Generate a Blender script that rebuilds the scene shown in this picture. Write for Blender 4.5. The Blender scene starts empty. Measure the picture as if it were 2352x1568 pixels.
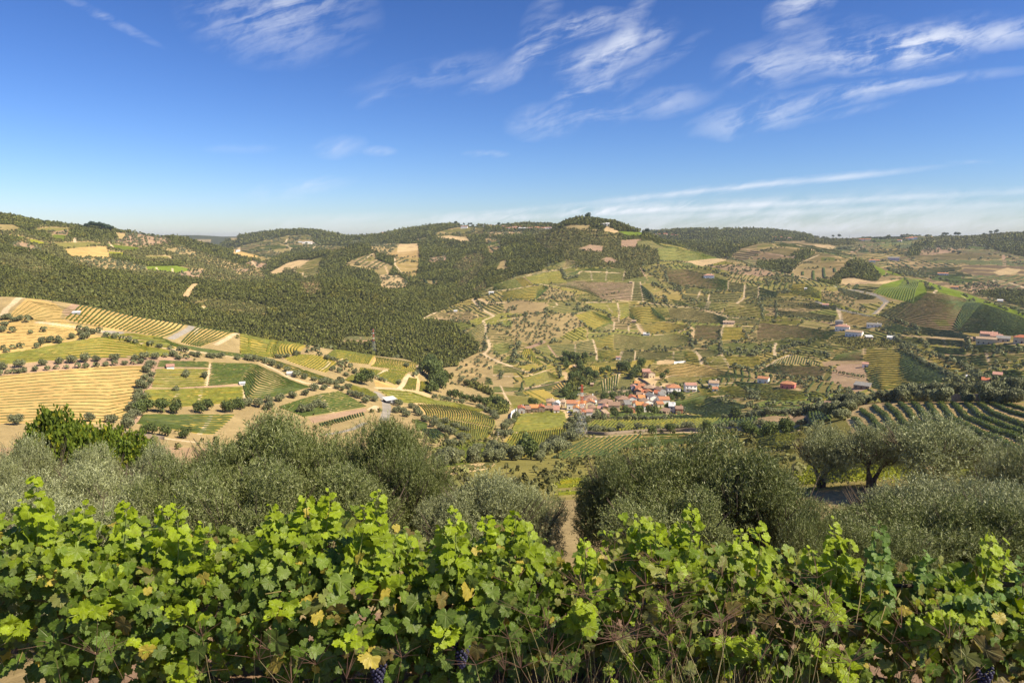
import bpy, math, random
import numpy as np
rng = np.random.default_rng(11)
random.seed(5)
R = math.radians
def LOG(*a): pass
scn = bpy.context.scene
col = scn.collection
# ---------------------------------------------------------------- camera
F, CX, CY, PITCH = 1618.0, 1176.0, 784.0, R(8.3)     # focal length in units of a 2352 x 1568 picture
cam = bpy.data.cameras.new('camera'); cam.sensor_width = 36; cam.lens = 36*F/2352
cam.clip_start = 0.05; cam.clip_end = 40000
camo = bpy.data.objects.new('camera', cam); col.objects.link(camo)
camo.location = (0, 0, 0); camo.rotation_euler = (R(90)-PITCH, 0, 0); scn.camera = camo
# ---------------------------------------------------------------- light
SUN_AZ, SUN_EL = R(113), R(46)                        # azimuth from +Y towards +X
SKY_STRENGTH = 0.074
scn.view_settings.view_transform = 'Standard'; scn.view_settings.look = 'None'
scn.view_settings.exposure = 0.6; scn.view_settings.gamma = 1.0
sl = bpy.data.lights.new('sun', 'SUN'); sl.energy = 5.0; sl.angle = R(0.53); sl.color = (1, .875, .63)
so = bpy.data.objects.new('sun', sl); col.objects.link(so)
from mathutils import Vector
sd = Vector((math.cos(SUN_EL)*math.sin(SUN_AZ), math.cos(SUN_EL)*math.cos(SUN_AZ), math.sin(SUN_EL)))
so.rotation_euler = sd.to_track_quat('Z', 'Y').to_euler(); so.location = (0, 0, 50)

class NT:
    """small helper to write node trees"""
    def __init__(s, tree): s.t = tree; s.n = tree.nodes; s.l = tree.links
    def new(s, typ, **kw):
        n = s.n.new(typ)
        for k, v in kw.items():
            if k == 'ins':
                for i, x in v.items():
                    if isinstance(x, bpy.types.NodeSocket): s.l.new(x, n.inputs[i])
                    else: n.inputs[i].default_value = x
            else: setattr(n, k, v)
        return n
    def math(s, op, a, b=0.0, c=0.0, clamp=False):
        n = s.new('ShaderNodeMath', operation=op, use_clamp=clamp)
        for i, x in enumerate((a, b, c)):
            if isinstance(x, bpy.types.NodeSocket): s.l.new(x, n.inputs[i])
            else: n.inputs[i].default_value = x
        return n.outputs[0]
    def mix(s, f, a, b, mode='MIX'):
        n = s.new('ShaderNodeMix', data_type='RGBA', blend_type=mode)
        for i, x in ((0, f), (6, a), (7, b)):
            if isinstance(x, bpy.types.NodeSocket): s.l.new(x, n.inputs[i])
            else: n.inputs[i].default_value = x if i == 0 else (*x[:3], 1)
        return n.outputs[2]
    def noise(s, vec, scale, detail=4, rough=.55, dist=0.0):
        n = s.new('ShaderNodeTexNoise', ins={'Scale': scale, 'Detail': detail, 'Roughness': rough, 'Distortion': dist})
        if vec is not None: s.l.new(vec, n.inputs['Vector'])
        return n.outputs['Fac']
    def ramp(s, f, lo, hi):
        n = s.new('ShaderNodeMapRange', interpolation_type='SMOOTHSTEP', ins={0: f, 1: lo, 2: hi})
        return n.outputs[0]

def pix_dir(px, py):
    px = np.asarray(px, float); py = np.asarray(py, float)
    xc = (px-CX)/F; yc = -(py-CY)/F
    cp, sp = math.cos(PITCH), math.sin(PITCH)
    return xc, cp+yc*sp, -sp+yc*cp

# ---------------------------------------------------------------- sky with cirrus
world = bpy.data.worlds.new('World'); scn.world = world; world.use_nodes = True
N = NT(world.node_tree); N.n.clear()
sky = N.new('ShaderNodeTexSky', sky_type='NISHITA', sun_disc=False, sun_elevation=SUN_EL, sun_rotation=SUN_AZ,
            altitude=400, air_density=1.0, dust_density=0.25, ozone_density=3.0)
tc = N.new('ShaderNodeTexCoord')
sep = N.new('ShaderNodeSeparateXYZ', ins={0: tc.outputs['Generated']})
dy = N.math('MAXIMUM', sep.outputs[1], .02)
u = N.math('DIVIDE', sep.outputs[0], dy); v = N.math('DIVIDE', sep.outputs[2], dy)
uv = N.new('ShaderNodeCombineXYZ', ins={0: u, 1: v}).outputs[0]
# domain warp, so that the wisps curl
wn = N.new('ShaderNodeTexNoise', ins={'Vector': uv, 'Scale': 3.2, 'Detail': 5.0, 'Roughness': .6})
wv = N.new('ShaderNodeVectorMath', operation='MULTIPLY_ADD', ins={0: wn.outputs['Color'], 1: (.10, .05, 0), 2: uv}).outputs[0]
wvs = N.new('ShaderNodeVectorMath', operation='SUBTRACT', ins={0: wv, 1: (.05, .025, 0)}).outputs[0]
CL = [(640,20,190,90,-5,.75),(760,30,90,50,20,.4),(1250,95,60,28,25,.55),(1330,66,105,22,14,1.05),(1240,60,30,90,-25,.3),(1395,130,125,30,17,1.0),(1445,75,24,85,-32,.6),(1490,95,70,26,25,.7),
      (1345,205,75,18,22,.85),(1440,185,110,16,27,.45),(1250,278,85,30,4,.6),(1350,262,80,26,8,.55),(1200,150,110,20,24,.6),(1110,190,60,10,22,.55),
      (1010,165,170,26,14,.35),(890,205,70,12,30,.4),(1530,228,110,22,10,.5),(1560,120,80,12,35,.3),(1790,150,120,40,6,.75),(1900,110,140,45,10,.5),(2050,115,170,34,12,1.15),(1975,130,60,16,10,.8),
      (2160,95,150,42,14,.7),(2290,80,120,26,8,1.0),(1840,12,75,30,30,1.0),(1815,50,26,40,5,.5),(1740,265,150,30,8,.75),(1900,232,220,20,10,.75),(2140,185,230,11,6,.45),
      (1950,258,110,8,12,.3),(700,430,110,16,9,.5),(640,455,60,12,5,.3),(790,334,60,18,2,.45),(870,347,36,9,0,.6),(1115,354,46,7,0,.6),(560,342,90,8,0,.25),
      (240,40,120,9,-27,.45),(2230,372,50,4,0,.35),(1640,436,470,9,5.8,.6),(1350,487,260,10,5,.5),(1680,470,860,12,2.6,.6),(2000,497,700,44,1.5,.5),(1650,500,500,30,0,.4),(2200,470,330,22,1,.45),
      (1150,498,300,12,3,.6),(800,505,320,12,2,.45),(600,530,420,16,0,.3),(1000,520,500,20,0,.5),(2000,535,800,26,0,.35)]
acc = None
for i, (px, py, hl, hw, ang, st) in enumerate(CL):
    X, Y, Z = pix_dir(px, py); u0, v0 = float(X/Y), float(Z/Y)
    m = N.new('ShaderNodeMapping', vector_type='TEXTURE', ins={0: wvs if hw > 12 else uv, 1: (u0, v0, 0), 2: (0, 0, R(ang)), 3: (hl/F*1.25, hw/F*1.5, 1)})
    g = N.new('ShaderNodeTexGradient', gradient_type='SPHERICAL', ins={0: m.outputs[0]})
    t = N.math('MULTIPLY', N.math('POWER', g.outputs['Fac'], .9), st)
    acc = t if acc is None else N.math('MAXIMUM', acc, t) if i % 2 else N.math('ADD', acc, t)
mp = N.new('ShaderNodeMapping', vector_type='TEXTURE', ins={0: wvs, 2: (0, 0, R(17)), 3: (.13, .022, 1)})
fine = N.noise(mp.outputs[0], 1.5, 9, .6, .5)
mp2 = N.new('ShaderNodeMapping', vector_type='TEXTURE', ins={0: wvs, 2: (0, 0, R(52)), 3: (.07, .016, 1)})
fine2 = N.noise(mp2.outputs[0], 1.4, 8, .6, .6)
soft = N.noise(wvs, 9.0, 7, .62, .4)
ff = N.math('ADD', N.math('ADD', N.math('MULTIPLY', fine, .46), N.math('MULTIPLY', fine2, .10)), N.math('MULTIPLY', soft, .44))
dens = N.math('MULTIPLY', acc, N.ramp(ff, .41, .60))
for px, py, hl, hw, ang, st in ((1640,436,460,5,5.9,.5),(1950,408,150,5,5.5,.35),(1690,474,760,6,2.9,.55),(2050,520,420,9,1.5,.35),(1900,485,560,6,2.0,.4)):
    X, Y, Z = pix_dir(px, py)
    m = N.new('ShaderNodeMapping', vector_type='TEXTURE', ins={0: uv, 1: (float(X/Y), float(Z/Y), 0), 2: (0, 0, R(ang)), 3: (hl/F*1.2, hw/F*1.5, 1)})
    g = N.new('ShaderNodeTexGradient', gradient_type='SPHERICAL', ins={0: m.outputs[0]})
    dens = N.math('ADD', dens, N.math('MULTIPLY', N.math('MULTIPLY', g.outputs['Fac'], st), N.ramp(soft, .15, .45)))
dens = N.math('MULTIPLY', dens, N.math('GREATER_THAN', sep.outputs[1], .05))
dens = N.math('MULTIPLY', dens, .64, clamp=True)
hsv = N.new('ShaderNodeHueSaturation', ins={'Hue': .5, 'Saturation': 1.05, 'Value': 1.0, 'Color': sky.outputs[0]})
g1 = N.mix(1.0, hsv.outputs[0], (.108, .122, .142), 'MULTIPLY')
gm = N.new('ShaderNodeGamma', ins={0: g1, 1: 1.28})
graded = N.mix(1.0, gm.outputs[0], (8.4, 8.4, 9.3), 'MULTIPLY')
kk = SKY_STRENGTH*2**scn.view_settings.exposure
sc3 = N.new('ShaderNodeSeparateColor', ins={0: graded})
ch = [N.math('MULTIPLY', N.math('POWER', N.math('MULTIPLY', sc3.outputs[i], kk/a), p_), b/kk) for i, (a, p_, b) in enumerate(((.60, 1.14, .66), (.79, 1.10, .80), (1.0, 1.10, .98)))]
csky = N.mix(dens, N.new('ShaderNodeCombineColor', ins={0: ch[0], 1: ch[1], 2: ch[2]}).outputs[0], (8.8, 9.1, 9.8))
bg = N.new('ShaderNodeBackground', ins={0: csky, 1: SKY_STRENGTH})
wo = N.new('ShaderNodeOutputWorld', ins={0: bg.outputs[0]})

# ---------------------------------------------------------------- helpers: noise, meshes, tags
def _h(ix, iy, s):
    n = (ix.astype(np.int64)*374761393 + iy.astype(np.int64)*668265263 + s*974711) & 0x7fffffff
    n = ((n ^ (n >> 13))*1274126177) & 0x7fffffff
    return ((n ^ (n >> 16)) & 0xffff)/65535.0
def vnoise(x, y, s=0):
    ix, iy = np.floor(x), np.floor(y); fx, fy = x-ix, y-iy
    fx = fx*fx*(3-2*fx); fy = fy*fy*(3-2*fy)
    a, b, c, d = _h(ix, iy, s), _h(ix+1, iy, s), _h(ix, iy+1, s), _h(ix+1, iy+1, s)
    return (a*(1-fx)+b*fx)*(1-fy)+(c*(1-fx)+d*fx)*fy
def fbm(x, y, o=4, s=0):
    t = 0; a = .5; n = 0
    for i in range(o):
        t = t+a*vnoise(x, y, s+i*17); n += a; a *= .5; x = x*2.03+7.1; y = y*2.03+3.7
    return t/n
def make_mesh(name, V, Fc, mats, colr=None, uvs=None, smooth=False, midx=None):
    """V (n,3); Fc (m,3) or (m,4) indices; colr (n,3) colour per vertex"""
    me = bpy.data.meshes.new(name); V = np.asarray(V, np.float32); Fc = np.asarray(Fc, np.int32)
    me.vertices.add(len(V)); me.vertices.foreach_set('co', V.ravel())
    k = Fc.shape[1]; me.loops.add(Fc.size); me.loops.foreach_set('vertex_index', Fc.ravel())
    me.polygons.add(len(Fc)); me.polygons.foreach_set('loop_start', np.arange(0, Fc.size, k, dtype=np.int32))
    me.polygons.foreach_set('loop_total', np.full(len(Fc), k, np.int32))
    if midx is not None: me.polygons.foreach_set('material_index', np.asarray(midx, np.int32))
    me.update(calc_edges=True)
    if smooth: me.polygons.foreach_set('use_smooth', np.ones(len(Fc), bool))
    if colr is not None:
        a = me.color_attributes.new('tint', 'FLOAT_COLOR', 'POINT')
        a.data.foreach_set('color', np.c_[colr, np.ones(len(colr))].astype(np.float32).ravel())
    if uvs is not None:
        u_ = me.uv_layers.new(name='leaf'); u_.data.foreach_set('uv', np.asarray(uvs, np.float32)[Fc.ravel()].ravel())
    for m in (mats if isinstance(mats, (list, tuple)) else [mats]): me.materials.append(m)
    return me
def link(name, data, parent=None, loc=None, rz=0, sc=None):
    o = bpy.data.objects.new(name, data); col.objects.link(o)
    if parent is not None: o.parent = parent
    if loc is not None: o.location = [float(q) for q in loc]
    if rz: o.rotation_euler = (0, 0, rz)
    if sc is not None: o.scale = sc
    return o
def tag(o, label=None, cat=None, group=None, kind=None):
    if label: o['label'] = label
    if cat: o['category'] = cat
    if group: o['group'] = group
    if kind: o['kind'] = kind
    return o
ONES = ['', 'first', 'second', 'third', 'fourth', 'fifth', 'sixth', 'seventh', 'eighth', 'ninth', 'tenth', 'eleventh', 'twelfth', 'thirteenth',
        'fourteenth', 'fifteenth', 'sixteenth', 'seventeenth', 'eighteenth', 'nineteenth']
TENS = {2: 'twenty', 3: 'thirty', 4: 'forty', 5: 'fifty'}
def ordinal(n):
    if n < 20: return ONES[n]
    return (TENS[n//10]+'-'+ONES[n % 10]) if n % 10 else TENS[n//10][:-1]+'ieth'

# ---------------------------------------------------------------- materials
def material(name):
    m = bpy.data.materials.new(name); m.use_nodes = True
    t = NT(m.node_tree); t.n.clear(); return m, t
def simple(name, c, rough=.8, var=.15, scale=3.0, bump=0.0, metal=0.0, world=False):
    m, t = material(name)
    tc = t.new('ShaderNodeTexCoord').outputs['Object']
    f = t.noise(tc, scale, 5, .6)
    a = tuple(x*(1-var) for x in c); b = tuple(min(1, x*(1+var)) for x in c)
    cc = t.mix(t.ramp(f, .3, .7), a, b)
    p = t.new('ShaderNodeBsdfPrincipled', ins={'Base Color': cc, 'Roughness': rough, 'Metallic': metal, 'Specular IOR Level': .3})
    if bump:
        bn = t.new('ShaderNodeBump', ins={'Strength': bump, 'Distance': .05, 'Height': t.noise(tc, scale*4, 4, .6)})
        t.l.new(bn.outputs[0], p.inputs['Normal'])
    t.new('ShaderNodeOutputMaterial', ins={0: p.outputs[0]})
    return m
def leafmat(name, c, under=None, trans=.35, rough=.55, rand=.25, use_tint=True, spec=.3, tcol=None, hue=0.0):
    """foliage: diffuse + light passing through the leaf; colour varies with the vertex tint and from plant to plant"""
    m, t = material(name)
    base = t.new('ShaderNodeRGB'); base.outputs[0].default_value = (*c, 1); cc = base.outputs[0]
    if under:
        g = t.new('ShaderNodeNewGeometry'); cc = t.mix(g.outputs['Backfacing'], c, under)
    if use_tint:
        a = t.new('ShaderNodeAttribute', attribute_name='tint')
        cc = t.mix(1.0, cc, a.outputs['Color'], 'MULTIPLY')
    oi = t.new('ShaderNodeObjectInfo')
    rv = t.new('ShaderNodeMapRange', ins={0: oi.outputs['Random'], 1: 0.0, 2: 1.0, 3: 1-rand, 4: 1+rand}).outputs[0]
    hs = t.new('ShaderNodeHueSaturation', ins={'Value': rv, 'Color': cc}).outputs[0]
    p = t.new('ShaderNodeBsdfPrincipled', ins={'Base Color': hs, 'Roughness': rough, 'Specular IOR Level': spec})
    tcl = hs if tcol is None else t.mix(1.0, hs, tcol, 'MULTIPLY')
    tr = t.new('ShaderNodeBsdfTranslucent', ins={0: tcl})
    mx = t.new('ShaderNodeMixShader', ins={0: trans, 1: p.outputs[0], 2: tr.outputs[0]})
    t.new('ShaderNodeOutputMaterial', ins={0: mx.outputs[0]})
    return m
# ---------------------------------------------------------------- the land: height as a smooth surface through surveyed points
COLS = {
 0: [(985,330),(900,420),(850,470),(800,520),(750,570),(700,620),(682,640),None,(672,1000),(640,1080),(600,1200),(560,1500),(530,1750),(496,2000),None],
 200: [(985,330),(900,410),(850,460),(800,500),(750,550),(712,580),None,(704,950),(660,1050),(620,1150),(590,1400),(560,1650),(540,1850),(523,2000),None],
 400: [(1000,330),(950,380),(900,420),(850,460),(800,510),(760,560),(742,590),None,(737,900),(700,980),(660,1080),(640,1200),(620,1500),(590,1800),(560,2100),(547,2300),None],
 600: [(1000,350),(950,400),(900,450),(850,500),(810,570),(783,600),None,(776,870),(740,930),(700,1020),(657,1130),None,(640,1900),(600,2500),(570,3000),(538,3700),None],
 800: [(1000,360),(940,430),(900,480),(850,560),(811,620),None,(804,840),(760,900),(700,1010),(648,1120),None,(640,1600),(600,1750),(566,1950),None,(560,2900),(545,3300),None],
 1000: [(1100,190),(1075,210),(1030,320),(970,430),(930,520),(905,590),(880,690),(850,760),(800,860),(740,1000),(700,1150),(640,1500),(580,2000),(545,2400),(522,2900),None],
 1200: [(1100,210),(1060,260),(1000,400),(970,460),(945,540),(900,640),(870,700),(800,830),(750,920),(700,1040),(660,1150),(620,1300),(580,1600),(550,1900),(520,2500),None],
 1400: [(1100,200),(1060,270),(1000,390),(970,455),(945,540),(900,640),(870,700),(850,740),(800,850),(750,950),(700,1060),(650,1180),(600,1330),(550,1500),(509,1620),None],
 1600: [(1100,180),(1060,240),(1000,370),(970,445),(940,560),(900,640),(870,700),(800,840),(750,940),(700,1060),(650,1200),(600,1400),(582,1470),None,(562,2100),(545,2700),(536,3600),None],
 1800: [(1120,90),(1060,170),(1000,300),(970,360),(955,400),None,(938,500),(890,620),(850,710),(800,820),(750,930),(700,1060),(660,1200),(632,1300),None,(626,1560),(590,1800),(559,2000),None,(549,3000),(539,3800),None],
 2000: [(1120,60),(1060,120),(1000,180),(960,230),(930,280),None,(895,580),(850,680),(800,790),(750,900),(700,1020),(665,1180),None,(650,1330),(612,1560),None,(596,2000),(570,2500),(549,3200),None],
 2200: [(1120,60),(1050,120),(1000,170),(960,220),(918,280),None,(880,560),(850,640),(800,740),(750,850),(700,970),(674,1080),None,(668,1500),(620,1900),(580,2300),(560,2600),(543,3000),None],
 2352: [(1120,60),(1050,110),(1000,160),(950,220),(914,270),None,(885,500),(850,600),(800,700),(760,790),(724,880),None,(716,1250),(670,1550),(620,1950),(580,2350),(555,2700),(536,3000),None],
}
CRESTS = [ # extra points on the ridges, so that the outlines follow the photograph
 [(60,684,640),(110,690,620),(300,727,585),(500,762,590),(560,770,600),(700,793,610),(760,805,615),(900,826,640),(960,838,680)],
 [(60,505,2000),(100,514,2000),(150,519,2000),(250,526,2000),(275,535,2000),(330,541,2100),(380,545,2200)],
 [(540,547,3900),(570,541,3800),(650,533,3600),(700,531,3500),(745,533,3400),(850,545,3000),(930,531,3000),(1040,516,2800),(1100,521,2600),(1160,523,2500),(1280,520,2400)],
 [(1292,515,1660),(1310,507,1640),(1345,503,1620),(1420,512,1600),(1440,524,1590),(1465,533,1585),(1500,552,1560),(1560,567,1520),(1640,592,1450)],
 [(1700,601,1400),(1750,618,1340),(1850,642,1280),(1917,654,1240)],
 [(700,647,1120),(860,662,1120),(920,690,1080)],
 [(1700,578,1900),(1740,561,2000),(1850,570,1950),(1920,590,1800),(1960,603,1650),(2035,622,1450),(2120,650,1250),(2280,700,980)],
 [(1480,540,3000),(1700,535,3700),(1740,534,3700),(1860,544,3600),(2050,549,3200),(2150,545,3100),(2280,540,3000)],
 [(1900,950,340),(1950,930,300),(2100,922,290),(2290,916,275)],
]
P = []
def addp(px, py, r):
    X, Y, Z = pix_dir(px, py); P.append((math.atan2(X, Y), math.log(r), Z/math.hypot(X, Y)))
for px, L in COLS.items():
    for i, q in enumerate(L):
        if q is not None: addp(px, q[0], q[1]); continue
        py, r = L[i-1]; X, Y, Z = pix_dir(px, py); T = Z/math.hypot(X, Y); nxt = L[i+1] if i+1 < len(L) else None
        if nxt:
            X2, Y2, Z2 = pix_dir(px, nxt[0]); T2 = Z2/math.hypot(X2, Y2)
            rm = math.sqrt(r*nxt[1]); zm = min(T*r, T2*nxt[1])-min(24, .035*rm)
            if px >= 1800 and r < 450: zm = -118
            P.append((math.atan2(X, Y), math.log(rm), zm/rm))
        else:
            for k, d in ((1.15, .025), (1.6, .05)):
                P.append((math.atan2(X, Y), math.log(r*k), T-d))
for L in CRESTS:
    for px, py, r in L:
        addp(px, py, r); X, Y, Z = pix_dir(px, py)
        if L in (CRESTS[0], CRESTS[8]): P.append((math.atan2(X, Y), math.log(r*1.13), Z/math.hypot(X, Y)-.022))
for th in np.linspace(-.75, .75, 9):
    for r, z in ((3.8,-2.3),(5,-3.2),(7,-4.7),(10,-6.0),(14,-7.7),(19,-9.6),(27,-12.3),(45,-18)):
        P.append((th, math.log(r), z/r))
    if th < .1:
        for r, z in ((80,-31),(150,-54)): P.append((th, math.log(r), z/r))
    for r, T in ((6500,-.012),(9000,-.02)): P.append((th, math.log(r), T))
for px, py in ((380,543.5),(430,541),(480,543),(540,547)): addp(px, py, 8000)
P = np.array(P)
def kern(a, b): return np.sqrt((a[:, None, 0]-b[None, :, 0])**2+((a[:, None, 1]-b[None, :, 1])*.9)**2+.02**2)
A = kern(P, P); n_ = len(P)
M = np.zeros((n_+1, n_+1)); M[:n_, :n_] = A+np.eye(n_)*1e-4; M[:n_, n_] = 1; M[n_, :n_] = 1
Wt = np.linalg.solve(M, np.r_[P[:, 2], 0])
def Teval(th, lr):
    q = np.c_[np.clip(th, -.72, .72), lr]; out = np.empty(len(q))
    for i in range(0, len(q), 20000): out[i:i+20000] = kern(q[i:i+20000], P) @ Wt[:-1]+Wt[-1]
    return out
TH = np.r_[np.linspace(-math.pi, -.70, 40)[:-1], np.linspace(-.70, .70, 1240), np.linspace(.70, math.pi, 40)[1:]]
RR = np.r_[np.geomspace(.4, 60, 170)[:-1], np.geomspace(60, 300, 150)[:-1], np.geomspace(300, 2000, 640)[:-1], np.geomspace(2000, 4200, 120)[:-1], np.geomspace(4200, 12000, 30)]
LR = np.log(RR)
cth = np.linspace(-.72, .72, 300); clr = np.linspace(math.log(3.8), math.log(12000), 430)
G = Teval(*[a.ravel() for a in np.meshgrid(cth, clr, indexing='ij')]).reshape(300, 430)
def bil(G, a, b, x, y):
    fx = np.interp(x, a, np.arange(len(a))); fy = np.interp(y, b, np.arange(len(b)))
    ix = np.minimum(fx.astype(int), len(a)-2); iy = np.minimum(fy.astype(int), len(b)-2); fx = fx-ix; fy = fy-iy
    return (G[ix, iy]*(1-fx)+G[ix+1, iy]*fx)*(1-fy)+(G[ix, iy+1]*(1-fx)+G[ix+1, iy+1]*fx)*fy
THg, LRg = np.meshgrid(TH, LR, indexing='ij'); Rg = np.exp(LRg)
Xg, Yg = Rg*np.sin(THg), Rg*np.cos(THg)
Zg = bil(G, cth, clr, np.clip(THg, -.72, .72).ravel(), LRg.ravel()).reshape(Rg.shape)*Rg
near = np.clip((4.4-Rg)/1.2, 0, 1); near = near*near*(3-2*near)
Zg = Zg*(1-near)+near*(-2.12)
# the bank that the photographer stands on, and natural unevenness
amp = np.interp(Rg, [2, 10, 60, 300, 700, 1000, 2500, 6000], [.02, .10, .4, 1.0, 1.6, 5, 12, 25])
wl = np.interp(Rg, [2, 10, 60, 300, 1000, 2500, 6000], [.5, 2.5, 10, 45, 110, 190, 500])
amp = amp*np.where((THg > -.05) & (Rg > 650) & (Rg < 1600), .45, 1)
nz = np.zeros_like(Rg)
for w_ in (.5, 2.5, 10, 45, 110, 250, 500):
    wgt = np.clip(1-abs(np.log(wl/w_))/1.1, 0, 1)
    if w_ <= 10: msk = Rg < 200
    else: msk = Rg > 20
    q = np.zeros_like(Rg); q[msk] = fbm(Xg[msk]/w_, Yg[msk]/w_, 4, int(w_))-.5; nz += wgt*q
Zg += nz*amp*1.5
Tg = Zg/Rg
def hz(x, y):
    x = np.asarray(x, float); y = np.asarray(y, float)
    return bil(Zg, TH, LR, np.arctan2(x, y), np.log(np.maximum(np.hypot(x, y), .41)))
def at(px, py, r0=4.0, r1=5000.0):
    """the ground point seen at a place of the picture (x, y, z); if the sight line misses the land between r0 and r1, its crest there"""
    X, Y, Z = pix_dir(px, py); X, Y, Z = (np.atleast_1d(q) for q in (X, Y, Z)); out = []
    j0, j1 = np.searchsorted(RR, r0), min(np.searchsorted(RR, r1), len(RR)-1)
    for x, y, z in zip(X, Y, Z):
        th = math.atan2(x, y); T = z/math.hypot(x, y)
        f = np.interp(th, TH, np.arange(len(TH))); i = min(int(f), len(TH)-2); f -= i
        c = Tg[i, j0:j1]*(1-f)+Tg[i+1, j0:j1]*f
        k = np.argmax(c >= T)
        if c[k] < T: k = int(np.argmax(c)); r = RR[j0+k]
        elif k == 0: r = RR[j0]
        else: a = (T-c[k-1])/(c[k]-c[k-1]); r = RR[j0+k-1]*(1-a)+RR[j0+k]*a
        out.append((r*math.sin(th), r*math.cos(th), r*(c[k] if k == 0 else min(c[k], T))))
    o = np.array(out); o[:, 2] = hz(o[:, 0], o[:, 1]); return o
def to_pix(x, y, z):
    cp, sp = math.cos(PITCH), math.sin(PITCH)
    d = y*cp-z*sp; up = y*sp+z*cp; d = np.where(d > .01, d, .01)
    return CX+F*x/d, CY-F*up/d
ORG = {0: (0, 0), 1: (0, 760), 2: (900, 760), 3: (1850, 760), 4: (2840, 760), 5: (0, 1250), 6: (900, 1250), 7: (1850, 1250), 8: (2840, 1250), 'w': (1900, 1360)}
def zp(c, pts):
    """survey-sheet coordinates to picture coordinates (2352 wide)"""
    pts = np.asarray(pts, float)
    if c == 0: return pts
    s = 3.36 if c == 'w' else 2.351
    return (np.array(ORG[c])+pts/s)*.6125
PXg, PYg = to_pix(Xg, Yg, Zg)
FRONT = (Yg > 0) & (abs(THg) < .78)
runmax = np.maximum.accumulate(np.where(Rg > 9, Tg, -9), axis=1); VIS = Tg >= runmax-.004
# ---------------------------------------------------------------- land cover
PAL = dict(straw=(.52,.365,.165), sand=(.56,.42,.25), soil=(.36,.255,.165), pink=(.40,.28,.20), brown=(.25,.175,.105), green=(.135,.165,.035), dgreen=(.075,.10,.026),
           ygreen=(.27,.27,.05), olive=(.22,.20,.075), gold=(.40,.31,.10), wood=(.075,.08,.03), scrub=(.125,.12,.045), asphalt=(.34,.31,.27), grass=(.30,.25,.11), path=(.58,.46,.31), purple=(.17,.13,.09), tan=(.40,.31,.165), lgreen=(.17,.22,.045))
PAL = {k: np.array(v) for k, v in PAL.items()}
CV = np.zeros(Rg.shape, np.int8)        # 0 open ground, 1 wood, 2 scrub, 3 patchwork of vineyards, 4 distant patchwork, 5 orchard, 9 traced field
COLR = np.zeros(Rg.shape+(3,)); COLR[:] = PAL['grass']
BAND = {}
def inside(poly, rng_=(4, 1e5)):
    """grid points that lie in a polygon of the picture within a range of distances"""
    poly = np.asarray(poly, float)
    j0, j1 = np.searchsorted(RR, rng_[0]), np.searchsorted(RR, rng_[1])
    m = np.zeros(Rg.shape, bool); x0, y0 = poly.min(0)-1; x1, y1 = poly.max(0)+1
    i0, i1 = np.searchsorted(TH, math.atan((min(x0, CX+(x0-CX)*1.12)-CX)/F)-.05), np.searchsorted(TH, math.atan((max(x1, CX+(x1-CX)*1.12)-CX)/F)+.05)
    sl_ = (slice(max(i0, 0), i1), slice(j0, j1))
    X, Y = PXg[sl_], PYg[sl_]; b = (X > x0) & (X < x1) & (Y > y0) & (Y < y1) & FRONT[sl_]
    px, py = X[b], Y[b]; c = np.zeros(len(px), bool)
    for k in range(len(poly)):
        (ax, ay), (bx, by) = poly[k], poly[k-1]
        if ay == by: continue
        q = ((ay > py) != (by > py)) & (px < (bx-ax)*(py-ay)/(by-ay)+ax); c ^= q
    s = np.zeros(X.shape, bool); s[b] = c; m[sl_] = s
    return m
def paint(crop, pts, colr, cv=9, rg=(4, 1e5)):
    m = inside(zp(crop, pts), rg)
    if colr is not None: COLR[m] = PAL[colr] if isinstance(colr, str) else colr
    CV[m] = cv; return m
# broad regions ---------------------------------------------------
mid = (Rg > 740) & FRONT
CV[mid] = 1; COLR[mid] = PAL['wood']
paint(0, [(1105,668),(1250,604),(1330,614),(1440,606),(1520,556),(1660,590),(1760,600),(1850,640),(1917,655),(2000,600),(2050,625),(2200,670),(2500,760),(2500,1300),(900,1300),(980,960),(1060,890),(1100,800),(1100,700)], 'olive', 3, (420, 1e5))
paint(0, [(1660,520),(2500,500),(2500,800),(2050,700),(2000,640),(1900,650),(1760,625),(1680,590),(1620,560)], 'purple', 4, (1260, 1e5))
LEFT = (300, 760)
paint(0, [(-200,640),(2500,640),(2500,1400),(-200,1400)], 'soil', 0, (60, 420))
paint(0, [(1000,900),(2500,900),(2500,1400),(1000,1400)], 'olive', 0, (60, 430))
paint(0, [(-200,600),(1180,600),(1180,1300),(-200,1300)], (.36,.28,.155), 0, LEFT)
paint(0, [(960,840),(1180,930),(1130,900),(1060,870),(990,850)], 'wood', 1, (560, 900))
W_ = (700, 1e5)
paint(1, [(-50,180),(300,200),(700,225),(1000,262),(1500,300),(1900,420),(2300,560),(2351,690),(2000,700),(1700,680),(1300,640),(900,600),(640,560),(400,450),(-50,330)], 'tan', 2, (1050, 1e5))
for pts_ in ([(-50,90),(200,150),(330,230),(445,290),(430,325),(300,300),(170,262),(60,205),(-50,190)],[(620,245),(750,222),(1000,262),(1040,320),(900,340),(600,315)],[(-50,300),(150,320),(250,400),(120,400),(-50,380)],[(960,450),(1100,480),(1290,545),(1640,525),(1620,560),(1300,565),(1000,500)],[(1480,300),(1900,330),(2300,560),(2200,570),(1900,480),(1600,380),(1430,370)]):
    paint(1, pts_, 'wood', 1, (1050, 1e5))
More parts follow.
